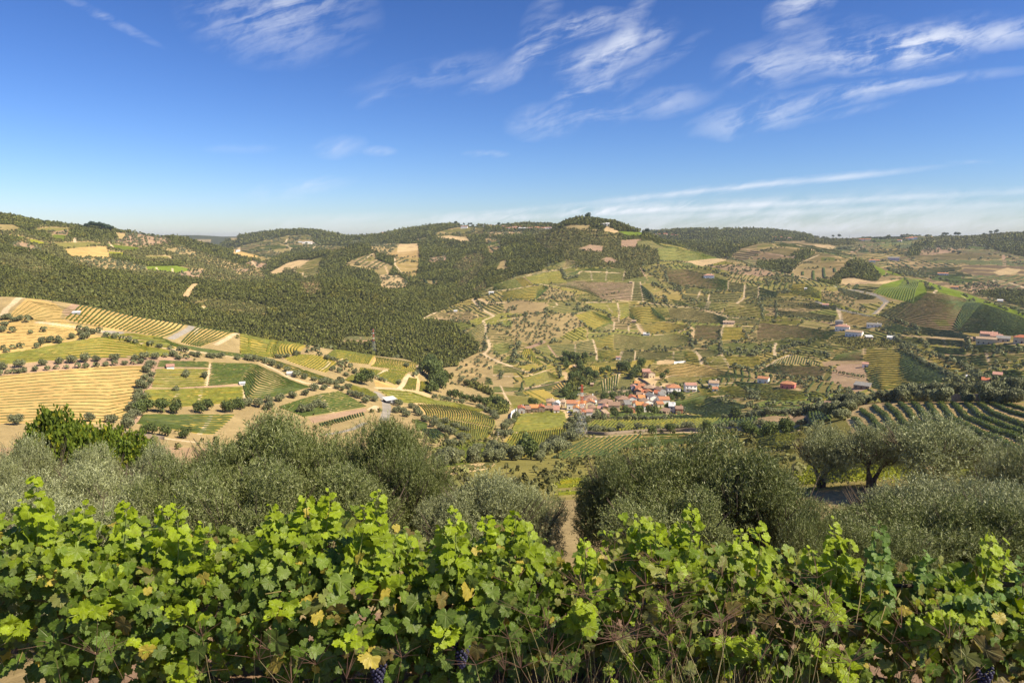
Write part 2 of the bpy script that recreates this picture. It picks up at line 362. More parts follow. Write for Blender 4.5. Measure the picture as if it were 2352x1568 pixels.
for c, pts, k, cv, rg in [
 # far ridge and the right-hand hills
 (4,[(-300,240),(130,250),(480,300),(500,335),(0,345),(-300,330)],'wood',1,(2300,1e5)),
 (3,[(1300,290),(1600,265),(2351,250),(2351,360),(2200,400),(2050,490),(1960,480),(1640,400),(1500,385),(1420,310)],'wood',1,(1560,1e5)),
 (3,[(2100,360),(2351,355),(2351,400),(2120,400)],'ygreen',4,(2000,1e5)),
 (4,[(0,345),(200,345),(420,395),(400,420),(330,480),(0,425)],'dgreen',4,(1500,1e5)),
 (4,[(1320,470),(1360,380),(1440,355),(1560,370),(1540,410),(1480,420),(1430,465)],'wood',1,W_),
 (4,[(1560,375),(1750,350),(1850,370),(1800,400),(1600,410)],'wood',2,W_),
 (4,[(1900,340),(2100,290),(2500,240),(2500,500),(2300,470),(2050,405),(1930,375)],'wood',1,W_),
 (4,[(1430,340),(1500,320),(1900,290),(2351,268),(2351,280),(1950,345),(1900,380),(1600,372)],'olive',2,W_),
 (4,[(1450,400),(1600,395),(1700,390),(1850,400),(1700,440),(1430,465)],'pink',5,W_),
 (4,[(1080,360),(1390,360),(1380,390),(1060,410)],'ygreen',4,W_),
 (4,[(890,480),(1060,410),(1330,400),(1290,470),(1080,500),(900,500)],'gold',4,W_),
 (4,[(700,400),(940,375),(830,440),(700,435)],'dgreen',4,W_),
 (4,[(950,370),(1080,365),(1040,410),(830,445)],'brown',4,W_),
 (4,[(500,365),(630,360),(700,390),(690,410),(640,410),(500,390)],'sand',9,W_),
 (4,[(440,330),(860,330),(860,370),(700,380),(480,360),(420,350)],'scrub',2,(2300,1e5)),
 (4,[(2080,610),(2200,575),(2330,590),(2280,625),(2130,640)],'sand',9,W_),
 (4,[(1800,755),(1930,705),(2100,710),(2180,765),(2100,800),(1900,800)],'pink',5,W_),
 (4,[(1940,800),(2200,770),(2500,800),(2500,960),(2351,930),(2150,860)],'wood',1,(1000,1e5)),
 (4,[(1140,640),(1160,560),(1290,560),(1500,620),(1500,680),(1330,650)],'scrub',5,(1400,1e5)),
 # second hill on the right
 (4,[(0,530),(200,520),(380,500),(405,530),(290,630),(150,600),(0,575)],'wood',1,(1300,1e5)),
 (4,[(290,470),(430,405),(510,445),(480,470),(430,510)],'wood',1,(1300,1e5)),
 (4,[(430,430),(450,400),(510,420),(500,440)],'sand',9,(1300,1e5)),
 (4,[(420,500),(580,460),(700,470),(800,480),(810,540),(780,590),(640,600),(560,550)],'brown',4,(1200,1e5)),
 (4,[(560,480),(680,480),(680,520),(560,530)],'dgreen',4,(1200,1e5)),
 (4,[(300,620),(410,530),(560,550),(660,600),(730,600),(650,700),(380,660)],'tan',4,(1200,1e5)),
 (4,[(630,715),(730,600),(800,530),(900,510),(1000,560),(1090,650),(1060,690),(850,710)],'wood',1,(1100,1e5)),
 (4,[(820,480),(960,520),(1100,580),(1130,600),(1130,640),(1090,640),(1000,560),(900,510)],'lgreen',9,(1100,1e5)),
 # hill with the mast
 (3,[(600,200),(760,150),(950,145),(1080,200),(1250,250),(1130,260),(970,205),(830,200),(600,215)],'wood',1,(1350,1e5)),
 (3,[(600,215),(970,240),(1140,270),(1130,390),(1200,395),(1460,430),(1470,520),(1340,570),(1340,650),(1150,685),(1150,580),(800,560),(780,530),(600,490),(640,300)],'scrub',2,(1100,1e5)),
 (3,[(400,220),(600,215),(650,300),(600,400),(500,500),(430,600),(200,650),(0,700),(-200,560),(0,300)],'scrub',1,(1100,1e5)), (3,[(380,230),(600,215),(650,300),(600,400),(520,440),(400,380),(330,300)],'scrub',2,(1100,1e5)), (2,[(1880,560),(1990,470),(2120,440),(2160,500),(2050,590),(1950,640)],'brown',2,(1000,1e5)), (1,[(1700,830),(2351,900),(2351,1000),(1900,960),(1650,900)],'scrub',2,(760,1200)), (2,[(500,690),(700,690),(720,800),(560,780)],'brown',2,(760,1200)), (1,[(0,420),(300,480),(500,600),(300,640),(0,560)],'scrub',2,(760,1300)),
 (3,[(965,245),(1005,208),(1090,245),(1120,270),(1000,252)],'sand',9,(1350,1e5)),
 (3,[(620,205),(700,195),(860,200),(830,240),(960,240),(900,250),(640,225)],'tan',9,(1350,1e5)),
 (3,[(1100,252),(1310,262),(1330,292),(1180,288)],'lgreen',9,(1350,1e5)),
 (3,[(1130,330),(1310,320),(1250,400),(1130,390)],'pink',9,(1250,1e5)),
 (3,[(750,405),(850,370),(970,382),(955,435),(800,422)],'pink',9,(1200,1e5)),
 (3,[(950,500),(1000,480),(1040,485),(1120,525),(1000,530)],'pink',9,(1200,1e5)),
 (3,[(20,600),(60,520),(120,500),(110,560),(150,600)],'tan',9,(1200,1e5)),
 # far left
 (1,[(-50,190),(120,195),(210,240),(60,262),(-50,240)],'tan',4,(1500,1e5)),
 (1,[(420,240),(620,238),(600,285),(450,275)],'pink',5,(1500,1e5)),
 (1,[(300,235),(430,220),(640,225),(600,240),(420,260)],'olive',9,(1500,1e5)),
 (1,[(470,280),(600,288),(560,335),(460,320)],'green',9,(1500,1e5)),
 (1,[(1010,262),(1400,285),(1500,325),(1500,355),(1250,395),(950,352),(1050,332)],'pink',5,(1300,1e5)),
 (1,[(1010,262),(1110,275),(1100,320),(1050,330)],'tan',9,(1300,1e5)),
 (1,[(560,415),(700,395),(940,385),(972,495),(800,485),(620,480)],'straw',9,(1200,1e5)),
 (1,[(470,355),(800,345),(940,372),(560,408),(480,385)],'olive',9,(1200,1e5)),
 (1,[(250,320),(330,330),(400,355),(360,380),(270,350)],'ygreen',9,(1200,1e5)),
 (1,[(60,285),(210,300),(200,325),(90,300)],'green',9,(1200,1e5)),
 (1,[(640,490),(960,495),(1260,565),(1340,600),(1230,610),(900,590),(690,525)],'tan',5,(1100,1e5)),
 (1,[(930,360),(1250,398),(1210,430),(1060,420),(950,385)],'green',9,(1200,1e5)),
 (1,[(960,430),(1090,440),(1090,472),(970,470)],'ygreen',9,(1200,1e5)),
 (1,[(1290,562),(1560,555),(1700,590),(1545,628),(1300,592)],'lgreen',9,(1100,1e5)),
 (1,[(1600,610),(1800,588),(1760,660),(1560,655)],'pink',5,(1100,1e5)),
 (1,[(1480,410),(1600,400),(1720,440),(1740,470),(1560,465)],'tan',5,(1300,1e5)),
 (1,[(70,372),(180,340),(350,405),(400,440),(280,430),(120,400)],'pink',5,(1200,1e5)),
 (1,[(1270,470),(1500,470),(1530,500),(1300,500)],'olive',9,(1200,1e5)),
 (1,[(2050,590),(2210,585),(2200,615),(2060,605)],'pink',5,(1200,1e5)),
 (2,[(40,540),(110,510),(240,540),(230,580),(150,580)],'pink',5,(1200,1e5)),
 (1,[(1620,320),(1800,320),(1870,330),(1750,340)],'tan',9,(2300,1e5)),
 (1,[(2030,315),(2100,310),(2100,340),(2040,345)],'tan',9,(2500,1e5)),
 # far centre
 (2,[(-60,400),(220,332),(420,290),(625,285),(650,350),(690,375),(970,378),(960,400),(800,445),(740,420),(480,410),(240,535),(110,490),(-60,450)],'olive',4,(1900,1e5)),
 (2,[(-60,410),(170,470),(110,490),(-60,470)],'straw',9,(1900,1e5)),
 (2,[(690,378),(970,378),(960,400),(800,430),(700,410)],'tan',4,(1900,1e5)),
 (2,[(255,620),(420,530),(530,505),(620,500),(545,560),(385,630),(290,650)],'sand',9,(1500,1e5)),
 (2,[(480,600),(540,560),(620,500),(720,480),(700,600),(680,650),(560,670)],'olive',4,(1400,1e5)),
 (2,[(370,620),(400,590),(480,580),(500,640),(400,660)],'scrub',2,(1400,1e5)),
 (2,[(960,340),(1050,330),(1110,360),(1000,377)],'ygreen',4,(1900,1e5)),
 (2,[(1690,300),(1850,288),(2000,308),(2040,365),(1900,335),(1760,320)],'sand',9,(1400,1e5)),
 (2,[(1740,262),(1940,200),(2160,215),(2150,290),(1990,305),(1850,285),(1700,292)],'olive',4,(1500,1e5)),
 (2,[(1500,330),(1740,290),(1860,290),(1690,300),(1600,350)],'olive',4,(1400,1e5)),
 (2,[(1300,475),(1380,362),(1572,360),(1582,480),(1555,665),(1400,625),(1360,560),(1370,475)],'straw',4,(1200,1e5)),
 (2,[(1380,365),(1570,360),(1575,420),(1385,440)],'sand',9,(1200,1e5)),
 (2,[(1140,372),(1370,358),(1370,415),(1300,470),(1180,445)],'tan',5,(1200,1e5)),
 (2,[(930,540),(1000,500),(1190,440),(1200,500),(1360,560),(1300,645),(1215,655),(1180,600),(1060,585),(920,570)],'tan',4,(1200,1e5)),
 (2,[(1080,500),(1150,455),(1200,500),(1150,520)],'olive',5,(1200,1e5)),
 (2,[(1220,640),(1400,640),(1480,705),(1470,755),(1320,775),(1250,770)],'sand',5,(1100,1e5)),
 (2,[(1560,680),(1755,685),(1720,742),(1640,722)],'tan',4,(1100,1e5)),
 (2,[(1655,490),(1820,465),(1825,515),(1690,545)],'pink',5,(1100,1e5)),
 (2,[(2160,310),(2300,330),(2295,415),(2200,465),(2170,385)],'brown',4,(1200,1e5)),
 (2,[(2150,258),(2500,255),(2500,295),(2190,300)],'sand',5,(1400,1e5)),
 (2,[(1910,740),(1960,660),(2060,590),(2160,505),(2150,560),(2090,650),(1970,760)],'brown',2,(1000,1e5)),
 (2,[(2050,770),(2160,690),(2170,740),(2090,800)],'brown',2,(900,1e5)),
 (2,[(520,720),(560,700),(650,790),(640,810),(540,760)],'brown',2,(900,1200)),
 (2,[(1590,1025),(1750,960),(1960,870),(2060,835),(2200,980),(2200,1280),(2100,1240),(1990,1160),(1850,1060),(1700,1045)],'olive',3,(600,1200)),
 (2,[(1700,1045),(1730,1010),(1830,1030)],'soil',9,(600,1200)),
 (2,[(1985,1150),(2150,1045),(2180,1245),(2100,1235)],'olive',9,(600,1200)),
 (2,[(875,1215),(980,1180),(1222,1190),(1222,1210),(1070,1240)],'soil',9,(620,900)),
 # valley floor by the stream
 (7,[(0,520),(100,540),(330,560),(560,590),(330,640),(140,640),(0,600)],'olive',9,(420,760)),
 (7,[(0,560),(100,560),(140,630),(60,620),(0,600)],'tan',9,(420,760)),
 (7,[(240,520),(440,490),(620,600),(450,610)],'gold',9,(420,760)),
 (7,[(-60,590),(60,580),(140,650),(130,700),(40,720),(-60,700)],'wood',1,(420,760)),
 (7,[(640,290),(730,270),(800,300),(740,340),(690,330)],'straw',9,(500,900)),
 (7,[(590,340),(640,335),(700,400),(640,410)],'sand',9,(500,900)),
 (7,[(690,330),(800,310),(900,380),(880,480),(760,500),(640,560),(600,540),(700,420)],'dgreen',1,(500,900)),
 (7,[(600,215),(700,200),(830,240),(820,270),(640,275)],'wood',1,(500,900)),
 (7,[(1440,240),(1520,230),(1600,240),(1620,270),(1440,275)],'sand',9,(500,900)),
 (7,[(1280,440),(1330,400),(1500,370),(1600,375),(1450,410),(1420,470),(1300,430)],'sand',9,(500,900)),
 (8,[(660,330),(720,270),(940,265),(990,480),(880,520),(640,420)],'pink',9,(450,1000)),
 (8,[(560,250),(720,235),(930,245),(930,265),(720,275),(600,300)],'soil',9,(450,1000)),
 (4,[(640,1200),(860,1190),(1200,1200),(1250,1290),(1000,1280),(830,1300),(700,1240)],'olive',2,(600,1100)),
 (8,[(1260,130),(1350,140),(1560,230),(1820,400),(1900,400),(1900,440),(1700,440),(1500,280)],'olive',5,(450,1000)),
 (8,[(1480,200),(1560,210),(1800,320),(1780,340),(1640,290)],'gold',9,(450,1000)),
 (4,[(1130,590),(1300,655),(1480,685),(1700,750),(2000,855),(2500,1010),(2500,1120),(2200,1000),(1850,860),(1560,775),(1480,700),(1140,615)],'lgreen',9,(800,1500)),
 (4,[(740,640),(1050,700),(1300,665),(1200,715),(740,722)],'sand',9,(900,1400)),
 (4,[(560,760),(700,800),(900,900),(1000,960),(960,985),(760,900),(560,820)],'tan',5,(700,1200)),
 (4,[(300,710),(420,715),(540,790),(560,850),(700,900),(900,960),(1000,990),(740,935),(480,850),(330,800)],'ygreen',9,(700,1200)),
 (3,[(1300,560),(1500,540),(1530,640),(1570,700),(1500,725),(1350,600)],'olive',5,(700,1400)),
 (3,[(1880,560),(2100,545),(2351,570),(2500,640),(2351,650),(2150,630),(2000,585)],'pink',5,(700,1400)),
 (3,[(380,845),(500,740),(720,800),(700,840),(620,865),(520,850)],'tan',5,(700,1400)),
 (3,[(150,1010),(560,980),(850,960),(860,1060),(700,1120),(600,1180),(300,1245),(170,1180)],'tan',5,(600,1400)),
 (7,[(-300,250),(-100,150),(120,200),(0,330),(-150,420),(-400,480)],'tan',5,(560,1400)),
 ]: paint(c, pts, k, cv, rg)

# ---------------------------------------------------------------- traced vineyards: rows laid out between two edges
def resample(p, n):
    p = np.asarray(p, float); d = np.r_[0, np.cumsum(np.hypot(*np.diff(p[:, :2], axis=0).T))]
    t = np.linspace(0, d[-1], n); return np.c_[[np.interp(t, d, p[:, k]) for k in range(p.shape[1])]].T
ROWS = []      # (points n x 3, width, height, colour, drop, group, ordinal note)
def field(c, A, B, n, ground, vine='green', mode='a', w=1.1, h=1.4, drop=.04, rg=(300, 1400), desc=None, fill=True, bulge=0, gap=0.0):
    A, B = zp(c, A), zp(c, B)
    if fill: paint(0, np.vstack([A, B[::-1]]), PAL[ground]*.55+PAL['tan']*.55 if n and ground in ('green', 'dgreen', 'ygreen', 'lgreen', 'olive') else ground, 9, rg)
    wa, wb = at(*resample(A, 24).T, *rg), at(*resample(B, 24).T, *rg)
    if n and rg[0] >= 300 and w >= .75:      # rows wide enough to fill their share of the terrace
        e0, e1 = (wa, wb) if mode == 'a' else (wa[[0]], wa[[-1]])
        r_mid = float(np.hypot(*wa[12, :2]))
        if mode == 'a': pitch = float(np.mean(np.hypot(*(wa-wb)[:, :2].T)))/n
        else: pitch = .5*(float(np.hypot(*(wa[0]-wa[-1])[:2]))+float(np.hypot(*(wb[0]-wb[-1])[:2])))/n
        w = float(np.clip(.34*pitch, .95 if r_mid < 650 else .6, 3.0)); h = float(np.clip((.17 if r_mid < 650 else .11)*pitch, .75 if r_mid < 650 else .5, 1.4))
    for k in range(n):
        t = (k+.5)/n
        if mode == 'a': L = wa[:, :2]*(1-t)+wb[:, :2]*t
        else:
            pa = np.array([np.interp(t*23, np.arange(24), wa[:, q]) for q in (0, 1)]); pb = np.array([np.interp(t*23, np.arange(24), wb[:, q]) for q in (0, 1)])
            s = np.linspace(0, 1, 24)[:, None]; L = pa*(1-s)+pb*s
            if bulge: nrm = np.array([-(pb-pa)[1], (pb-pa)[0]]); L = L+nrm*bulge*(4*s*(1-s))
        ROWS.append((L, w, h, vine, drop, desc, k+1, mode))
S_ = dict(w=.6, h=1.0, drop=.25)
LF = dict(rg=LEFT)
# left spur
paint(1, [(85,985),(150,920),(230,845),(320,850),(480,885),(560,950),(530,1010),(640,1070),(1040,1110),(1090,1130),(860,1140),(600,1090),(330,1055),(60,1030)], 'straw', 9, LEFT)
field(1, [(95,985),(230,862),(480,900)], [(330,1045),(600,1075),(1000,1112)], 9, 'straw', 'olive', fill=False, w=.45, h=.7, drop=.1, **LF, desc='the straw-coloured hilltop field')
field(1, [(700,905),(830,915),(1000,958),(1200,1000),(1420,1035),(1640,1080)], [(565,1018),(600,1035),(680,1060),(870,1085),(1000,1110),(1380,1175),(1430,1195)], 24, 'straw', 'green', 'x', w=1.9, **LF, desc='the striped green terraces on the spur crest', bulge=.05)
paint(1, [(540,960),(640,890),(700,900),(690,960),(600,1010)], 'pink', 9, LEFT)
field(1, [(1740,1090),(1900,1108),(2080,1143)], [(1590,1230),(1680,1255),(1770,1270)], 9, 'straw', 'green', 'x', w=1.8, **LF, desc='the small terraces right of the grey road')
field(2, [(0,1150),(150,1175),(330,1215),(370,1232)], [(0,1330),(150,1350),(290,1368)], 12, 'gold', 'ygreen', **LF, desc='the golden terraces on the spur')
field(2, [(375,1236),(450,1225),(590,1262)], [(290,1372),(400,1352),(520,1320)], 10, 'gold', 'ygreen', 'x', **LF, desc='the golden terraces above the pylon path', bulge=-.1)
field(1, [(0,1335),(300,1292),(600,1228),(900,1182),(1150,1215),(1300,1270),(1500,1308)], [(0,1425),(400,1397),(800,1378),(1200,1375),(1480,1345)], 8, 'gold', 'ygreen', w=2.6, h=1.5, **LF, desc='the curved yellow-green terraces at left')
paint(1, [(-200,1020),(60,1030),(330,1055),(620,1095),(700,1110),(820,1160),(900,1180),(600,1222),(300,1290),(0,1332),(-200,1340)], 'straw', 9, LEFT)
field(1, [(0,1080),(300,1075),(640,1120)], [(0,1310),(300,1270),(700,1190)], 8, 'straw', 'olive', fill=False, w=.35, h=.6, drop=.3, **LF, desc='the straw field below the hilltop')
field(1, [(900,1185),(1100,1150),(1400,1180)], [(1300,1270),(1500,1290),(1560,1300)], 4, 'olive', 'ygreen', **LF, desc='the strip beside the light lane')
paint(5, [(-200,310),(400,240),(1280,190),(1700,220),(1660,250),(1350,260),(1290,290),(900,285),(-200,400)], 'pink', 9, LEFT)
field(5, [(-120,385),(400,332),(900,292),(1270,282)], [(-120,800),(500,780),(900,795),(1165,730)], 17, 'straw', 'olive', w=.55, h=.9, drop=.12, **LF, desc='the wide straw-coloured field at left', )
field(5, [(1410,238),(1840,252)], [(1385,300),(1835,302)], 4, 'olive', **LF, desc='the top green plot')
field(5, [(1370,317),(1830,315)], [(1335,475),(1560,482),(1810,465)], 8, 'olive', 'ygreen', **LF, desc='the green plot with lone trees')
field(5, [(1275,500),(1580,492),(2145,470)], [(1250,632),(1500,650),(1700,640),(2140,602)], 10, 'gold', 'ygreen', **LF, desc='the three plots parted by lanes')
field(5, [(1265,718),(2070,712)], [(1205,795),(1750,885),(1880,888)], 9, 'gold', 'green', **LF, desc='the lowest green plot at left')
field(5, [(1865,258),(2250,270),(2420,345),(2600,430),(2740,475)], [(1835,465),(2140,442),(2170,590),(2330,580),(2540,525)], 15, 'tan', 'green', w=1.5, **LF, desc='the big green vineyard left of the crest path')
field(6, [(340,648),(560,575),(700,535),(880,507)], [(560,735),(800,700),(1120,645)], 12, 'olive', 'green', w=1.3, **LF, desc='the dark green plot left of the shed road')
paint(6, [(600,740),(820,705),(1105,658),(1115,690),(900,735),(640,790)], 'pink', 9, LEFT)
field(6, [(690,795),(900,742),(1090,692)], [(715,822),(900,782),(1100,722)], 18, 'tan', 'green', 'x', w=1.2, **LF, desc='the short rows under the brown bank')
field(1, [(1400,1182),(1560,1250),(1800,1290),(2116,1335),(2316,1355),(2536,1425),(2756,1500),(2946,1560)], [(1340,1190),(1540,1272),(1800,1318),(2116,1368),(2316,1400),(2536,1480),(2756,1550),(2900,1585)], 4, 'straw', 'green', w=1.7, h=1.7, **LF, desc='the dark rows along the spur back')
field(6, [(520,185),(640,188),(780,215),(862,266)], [(385,215),(440,250),(600,300),(760,345)], 15, 'gold', 'ygreen', 'x', w=.8, **LF, desc='the yellow plot on the spur back')
field(6, [(740,215),(830,143),(1000,150),(1035,160)], [(790,238),(900,228),(1000,182)], 6, 'gold', 'ygreen', **LF, desc='the curved plot left of the small pylon')
field(6, [(1010,170),(1200,188)], [(890,245),(1135,272)], 14, 'gold', 'ygreen', 'x', w=.8, **LF, desc='the plot below the small pylon')
field(6, [(1190,207),(1400,235),(1560,257)], [(1150,290),(1350,312),(1540,345)], 26, 'straw', 'ygreen', 'x', w=.9, **LF, desc='the striped golden slope', bulge=.06)
field(6, [(1060,300),(1260,330)], [(1050,330),(1190,372)], 12, 'gold', 'ygreen', 'x', w=.8, **LF)
field(6, [(1320,312),(1490,340)], [(1300,330),(1455,362)], 12, 'gold', 'ygreen', 'x', w=.8, **LF)
field(6, [(1290,332),(1455,368)], [(1190,372),(1370,452)], 15, 'gold', 'ygreen', 'x', w=.8, **LF, desc='the slanting plot above the straw strip')
field(6, [(1490,388),(1560,400)], [(1430,490),(1550,502)], 8, 'straw', 'ygreen', 'x', w=.9, **LF)
field(6, [(1590,420),(1660,425)], [(1580,510),(1665,520)], 7, 'straw', 'ygreen', 'x', w=.9, **LF)
field(6, [(985,367),(1070,380)], [(920,412),(1020,440)], 8, 'gold', 'ygreen', 'x', w=.8, **LF)
paint(6, [(1180,410),(1250,420),(1380,470),(1340,490),(1200,480)], 'straw', 9, LEFT)
paint(6, [(1560,260),(1610,270),(1620,330),(1570,370),(1600,480),(1700,560),(1560,560),(1390,490),(1540,360)], 'sand', 9, LEFT)
field(6, [(930,440),(1100,480),(1200,540)], [(990,500),(1105,547),(1200,582)], 6, 'olive', 'ygreen', **LF)
field(6, [(1210,490),(1500,512),(1700,590),(1900,618),(2150,680)], [(1370,600),(1500,618),(1560,618),(1700,622),(2100,692)], 5, 'lgreen', 'ygreen', w=2.0, **LF, desc='the bright green strip by the shed')
field(6, [(1560,622),(1800,632),(2000,652),(2220,740)], [(1640,722),(1900,762),(2240,826)], 30, 'straw', 'ygreen', 'x', w=.9, **LF, desc='the yellow striped slope below the shed', bulge=.03)
field(6, [(1650,732),(1900,770),(2240,832)], [(1840,850),(1985,965),(2165,940)], 28, 'straw', 'ygreen', 'x', w=.9, **LF, desc='the lower yellow striped slope')
field(6, [(1600,852),(1720,850)], [(1700,952),(1820,905)], 7, 'tan', 'green', 'x', w=.9, rg=(180, 760))
field(6, [(1530,760),(1650,800)], [(1560,870),(1640,840)], 6, 'tan', 'green', 'a', w=.9, rg=(180, 760))
paint(6, [(1700,1010),(1900,960),(2160,950),(2260,1090),(2000,1150),(1760,1190)], 'green', 0, (150, 500))
paint(6, [(1690,1240),(1800,1205),(1900,1170),(2100,1140),(2250,1148),(2200,1192),(1900,1240),(1720,1278)], 'sand', 9, (120, 420))
field(6, [(1700,1235),(1900,1180),(2240,1150)], [(1720,1270),(1950,1230),(2200,1190)], 2, 'sand', 'olive', fill=False, w=.4, h=1.2, drop=.45, rg=(120, 420), desc='the sandy terrace between the big olives')
# middle: fields around the road and the pylon
NF = dict(rg=(90, 560))
paint(7, [(235,708),(635,702),(640,850),(650,930),(380,1030),(240,1110),(60,1010),(140,870)], 'gold', 9, (200, 560))
field(7, [(245,716),(630,708)], [(150,880),(640,830)], 15, 'gold', 'ygreen', fill=False, w=1.2, **NF, desc='the yellow-green field below the village')
field(7, [(170,885),(640,840)], [(75,1005),(240,1100),(400,1020),(650,925)], 24, 'gold', 'ygreen', 'x', fill=False, w=.9, drop=.15, **NF, desc='the lower end of the field below the village')
field(7, [(880,772),(1300,772),(2000,752)], [(815,835),(1100,862),(1500,850),(1830,842)], 36, 'gold', 'ygreen', 'x', w=1.7, **NF, desc='the long field above the retaining wall')
field(7, [(2000,745),(2150,755),(2351,690)], [(1840,838),(2050,832),(2320,836)], 12, 'tan', 'green', 'x', w=1.5, **NF, desc='the rows over the wall bend')
field(8, [(0,690),(120,668),(320,655),(400,650)], [(10,830),(150,825),(330,825),(480,822)], 12, 'soil', 'green', 'x', w=1.3, **NF, desc='the curved rows right of the wall bend', bulge=-.12)
field(8, [(400,650),(470,648),(560,690)], [(480,822),(560,800),(640,770)], 6, 'soil', 'green', 'x', w=1.3, **NF)
field(7, [(820,922),(505,1100)], [(1330,888),(1280,940),(1000,1110)], 11, 'straw', 'green', 'a', w=1.5, h=.6, rg=(90, 560), desc='the slanting vineyard beside the pylon')
field(7, [(1330,900),(1700,880),(2050,900)], [(1100,1030),(1500,1000),(1900,960)], 9, 'straw', 'green', 'a', w=1.8, h=.7, **NF, desc='the vineyard behind the large olive')
field(8, [(0,900),(350,915)], [(0,1060),(350,1010)], 10, 'tan', 'ygreen', 'a', w=1.3, **NF)
field(7, [(1590,600),(1800,565),(1890,548),(2260,640)], [(1600,650),(1720,700),(1900,735),(2010,738)], 18, 'green', 'green', 'a', w=1.4, rg=(340, 760), desc='the deep green field right of the village')
field(7, [(1800,472),(1880,472)], [(1850,560),(1985,548)], 8, 'gold', 'green', 'a', rg=(380, 760))
field(7, [(2000,475),(2351,450)], [(2100,552),(2351,582)], 10, 'olive', 'ygreen', 'a', rg=(380, 760))
field(7, [(2100,420),(2351,435)], [(2230,490),(2351,550)], 7, 'olive', 'green', 'a', rg=(380, 760))
field(7, [(1700,720),(1900,735),(2010,742)], [(1560,735),(1700,760),(1850,768)], 6, 'olive', 'green', 'a', rg=(340, 760))
field(8, [(-10,440),(200,490),(430,520)], [(10,580),(200,600),(420,590)], 12, 'gold', 'ygreen', 'a', rg=(380, 760))
field(8, [(480,510),(620,540)], [(440,590),(600,590)], 5, 'ygreen', 'ygreen', 'a', rg=(380, 760))
# near vineyard on the right
NR = dict(rg=(60, 292))
paint(8, [(840,690),(1000,615),(1500,612),(2600,640),(2700,1330),(1900,1290),(1300,1200),(1000,1120),(820,900)], (.50,.37,.21), 9, (60, 292))
field(8, [(830,810),(850,730),(900,672),(1043,632),(1325,617),(1757,617),(2250,628)], [(1900,1260),(2150,1190),(2400,1130),(2600,1040),(2700,900),(2700,790),(2700,705)], 13, 'soil', 'green', 'x', w=2.0, h=.95, fill=False, **NR, desc='the near vineyard on the right')
paint(8, [(780,760),(870,640),(1020,612),(1000,625),(900,680),(850,700),(870,760),(830,830)], 'sand', 9, (60, 292))
field(8, [(1900,500),(2160,487),(2351,492)], [(1560,560),(1900,562),(2351,572)], 6, 'green', 'green', rg=(286, 480), w=2.4, h=1.6)
# bright yellowing vines between the big olives
for c_, A_, B_, n_v, ds in [(8,[(330,1110),(1400,1120)],[(560,1420),(1400,1330)],8,'the yellow-green patch under the three olives'),(7,[(560,1240),(820,1190)],[(600,1560),(760,1560)],8,'the yellow-green strip between the central olives'),(8,[(1700,1180),(2000,1170)],[(1850,1420),(2351,1500)],6,'the green patch at the right edge')]:
    field(c_, A_, B_, n_v, 'grass', 'yv', w=2.2, h=1.2, rg=(40, 115 if c_ == 8 else 200), desc=ds)
# right hillside, traced
HR = dict(rg=(420, 1600))
field(4, [(1480,790),(1800,835),(2100,925),(2420,1040)], [(1060,990),(1250,1070),(1450,1120),(1850,1145),(2420,1185)], 30, 'brown', 'green', w=2.3, h=1.6, rg=(640, 1300))
paint(4, [(1300,668),(1450,692),(1500,760),(1490,800),(1380,888),(1200,850),(1020,790),(1100,720)], 'lgreen', 9, (700, 1500))
field(4, [(1300,672),(1450,695)], [(1030,790),(1200,845),(1380,882)], 16, 'lgreen', 'lgreen', 'x', fill=False, w=2.6, rg=(700, 1500))
field(4, [(1430,1092),(1700,1130),(1940,1190)], [(1450,1165),(1700,1190),(1950,1205)], 9, 'dgreen', 'dgreen', w=2, **HR)
field(4, [(740,960),(1000,992),(1150,1030),(1400,1130)], [(740,1060),(900,1082),(1150,1122),(1250,1145)], 9, 'straw', 'green', w=1.7, **HR)
field(4, [(0,1055),(400,1092),(700,1140)], [(0,1205),(300,1192),(620,1205)], 12, 'brown', 'green', w=1.6, **HR)
field(4, [(310,715),(430,715),(560,790)], [(300,800),(430,835),(560,845)], 9, 'gold', 'ygreen', w=1.8, **HR)
field(8, [(940,135),(1280,145),(1500,270),(1830,408)], [(985,470),(1100,500),(1500,450),(1700,425)], 22, 'gold', 'green', w=2.1, h=1.5, **HR, desc='the golden field on the rise at right')
field(8, [(700,192),(930,143)], [(640,242),(930,243)], 8, 'brown', 'green', w=1.4, **HR)
field(8, [(170,240),(250,205),(350,190),(560,272)], [(130,262),(250,275),(400,270),(560,280)], 18, 'tan', 'green', 'x', w=1.5, **HR)
field(8, [(120,275),(350,285),(640,290)], [(20,330),(260,380),(560,390)], 9, 'brown', 'green', w=1.5, **HR, desc='the dark rows left of the brown slope')
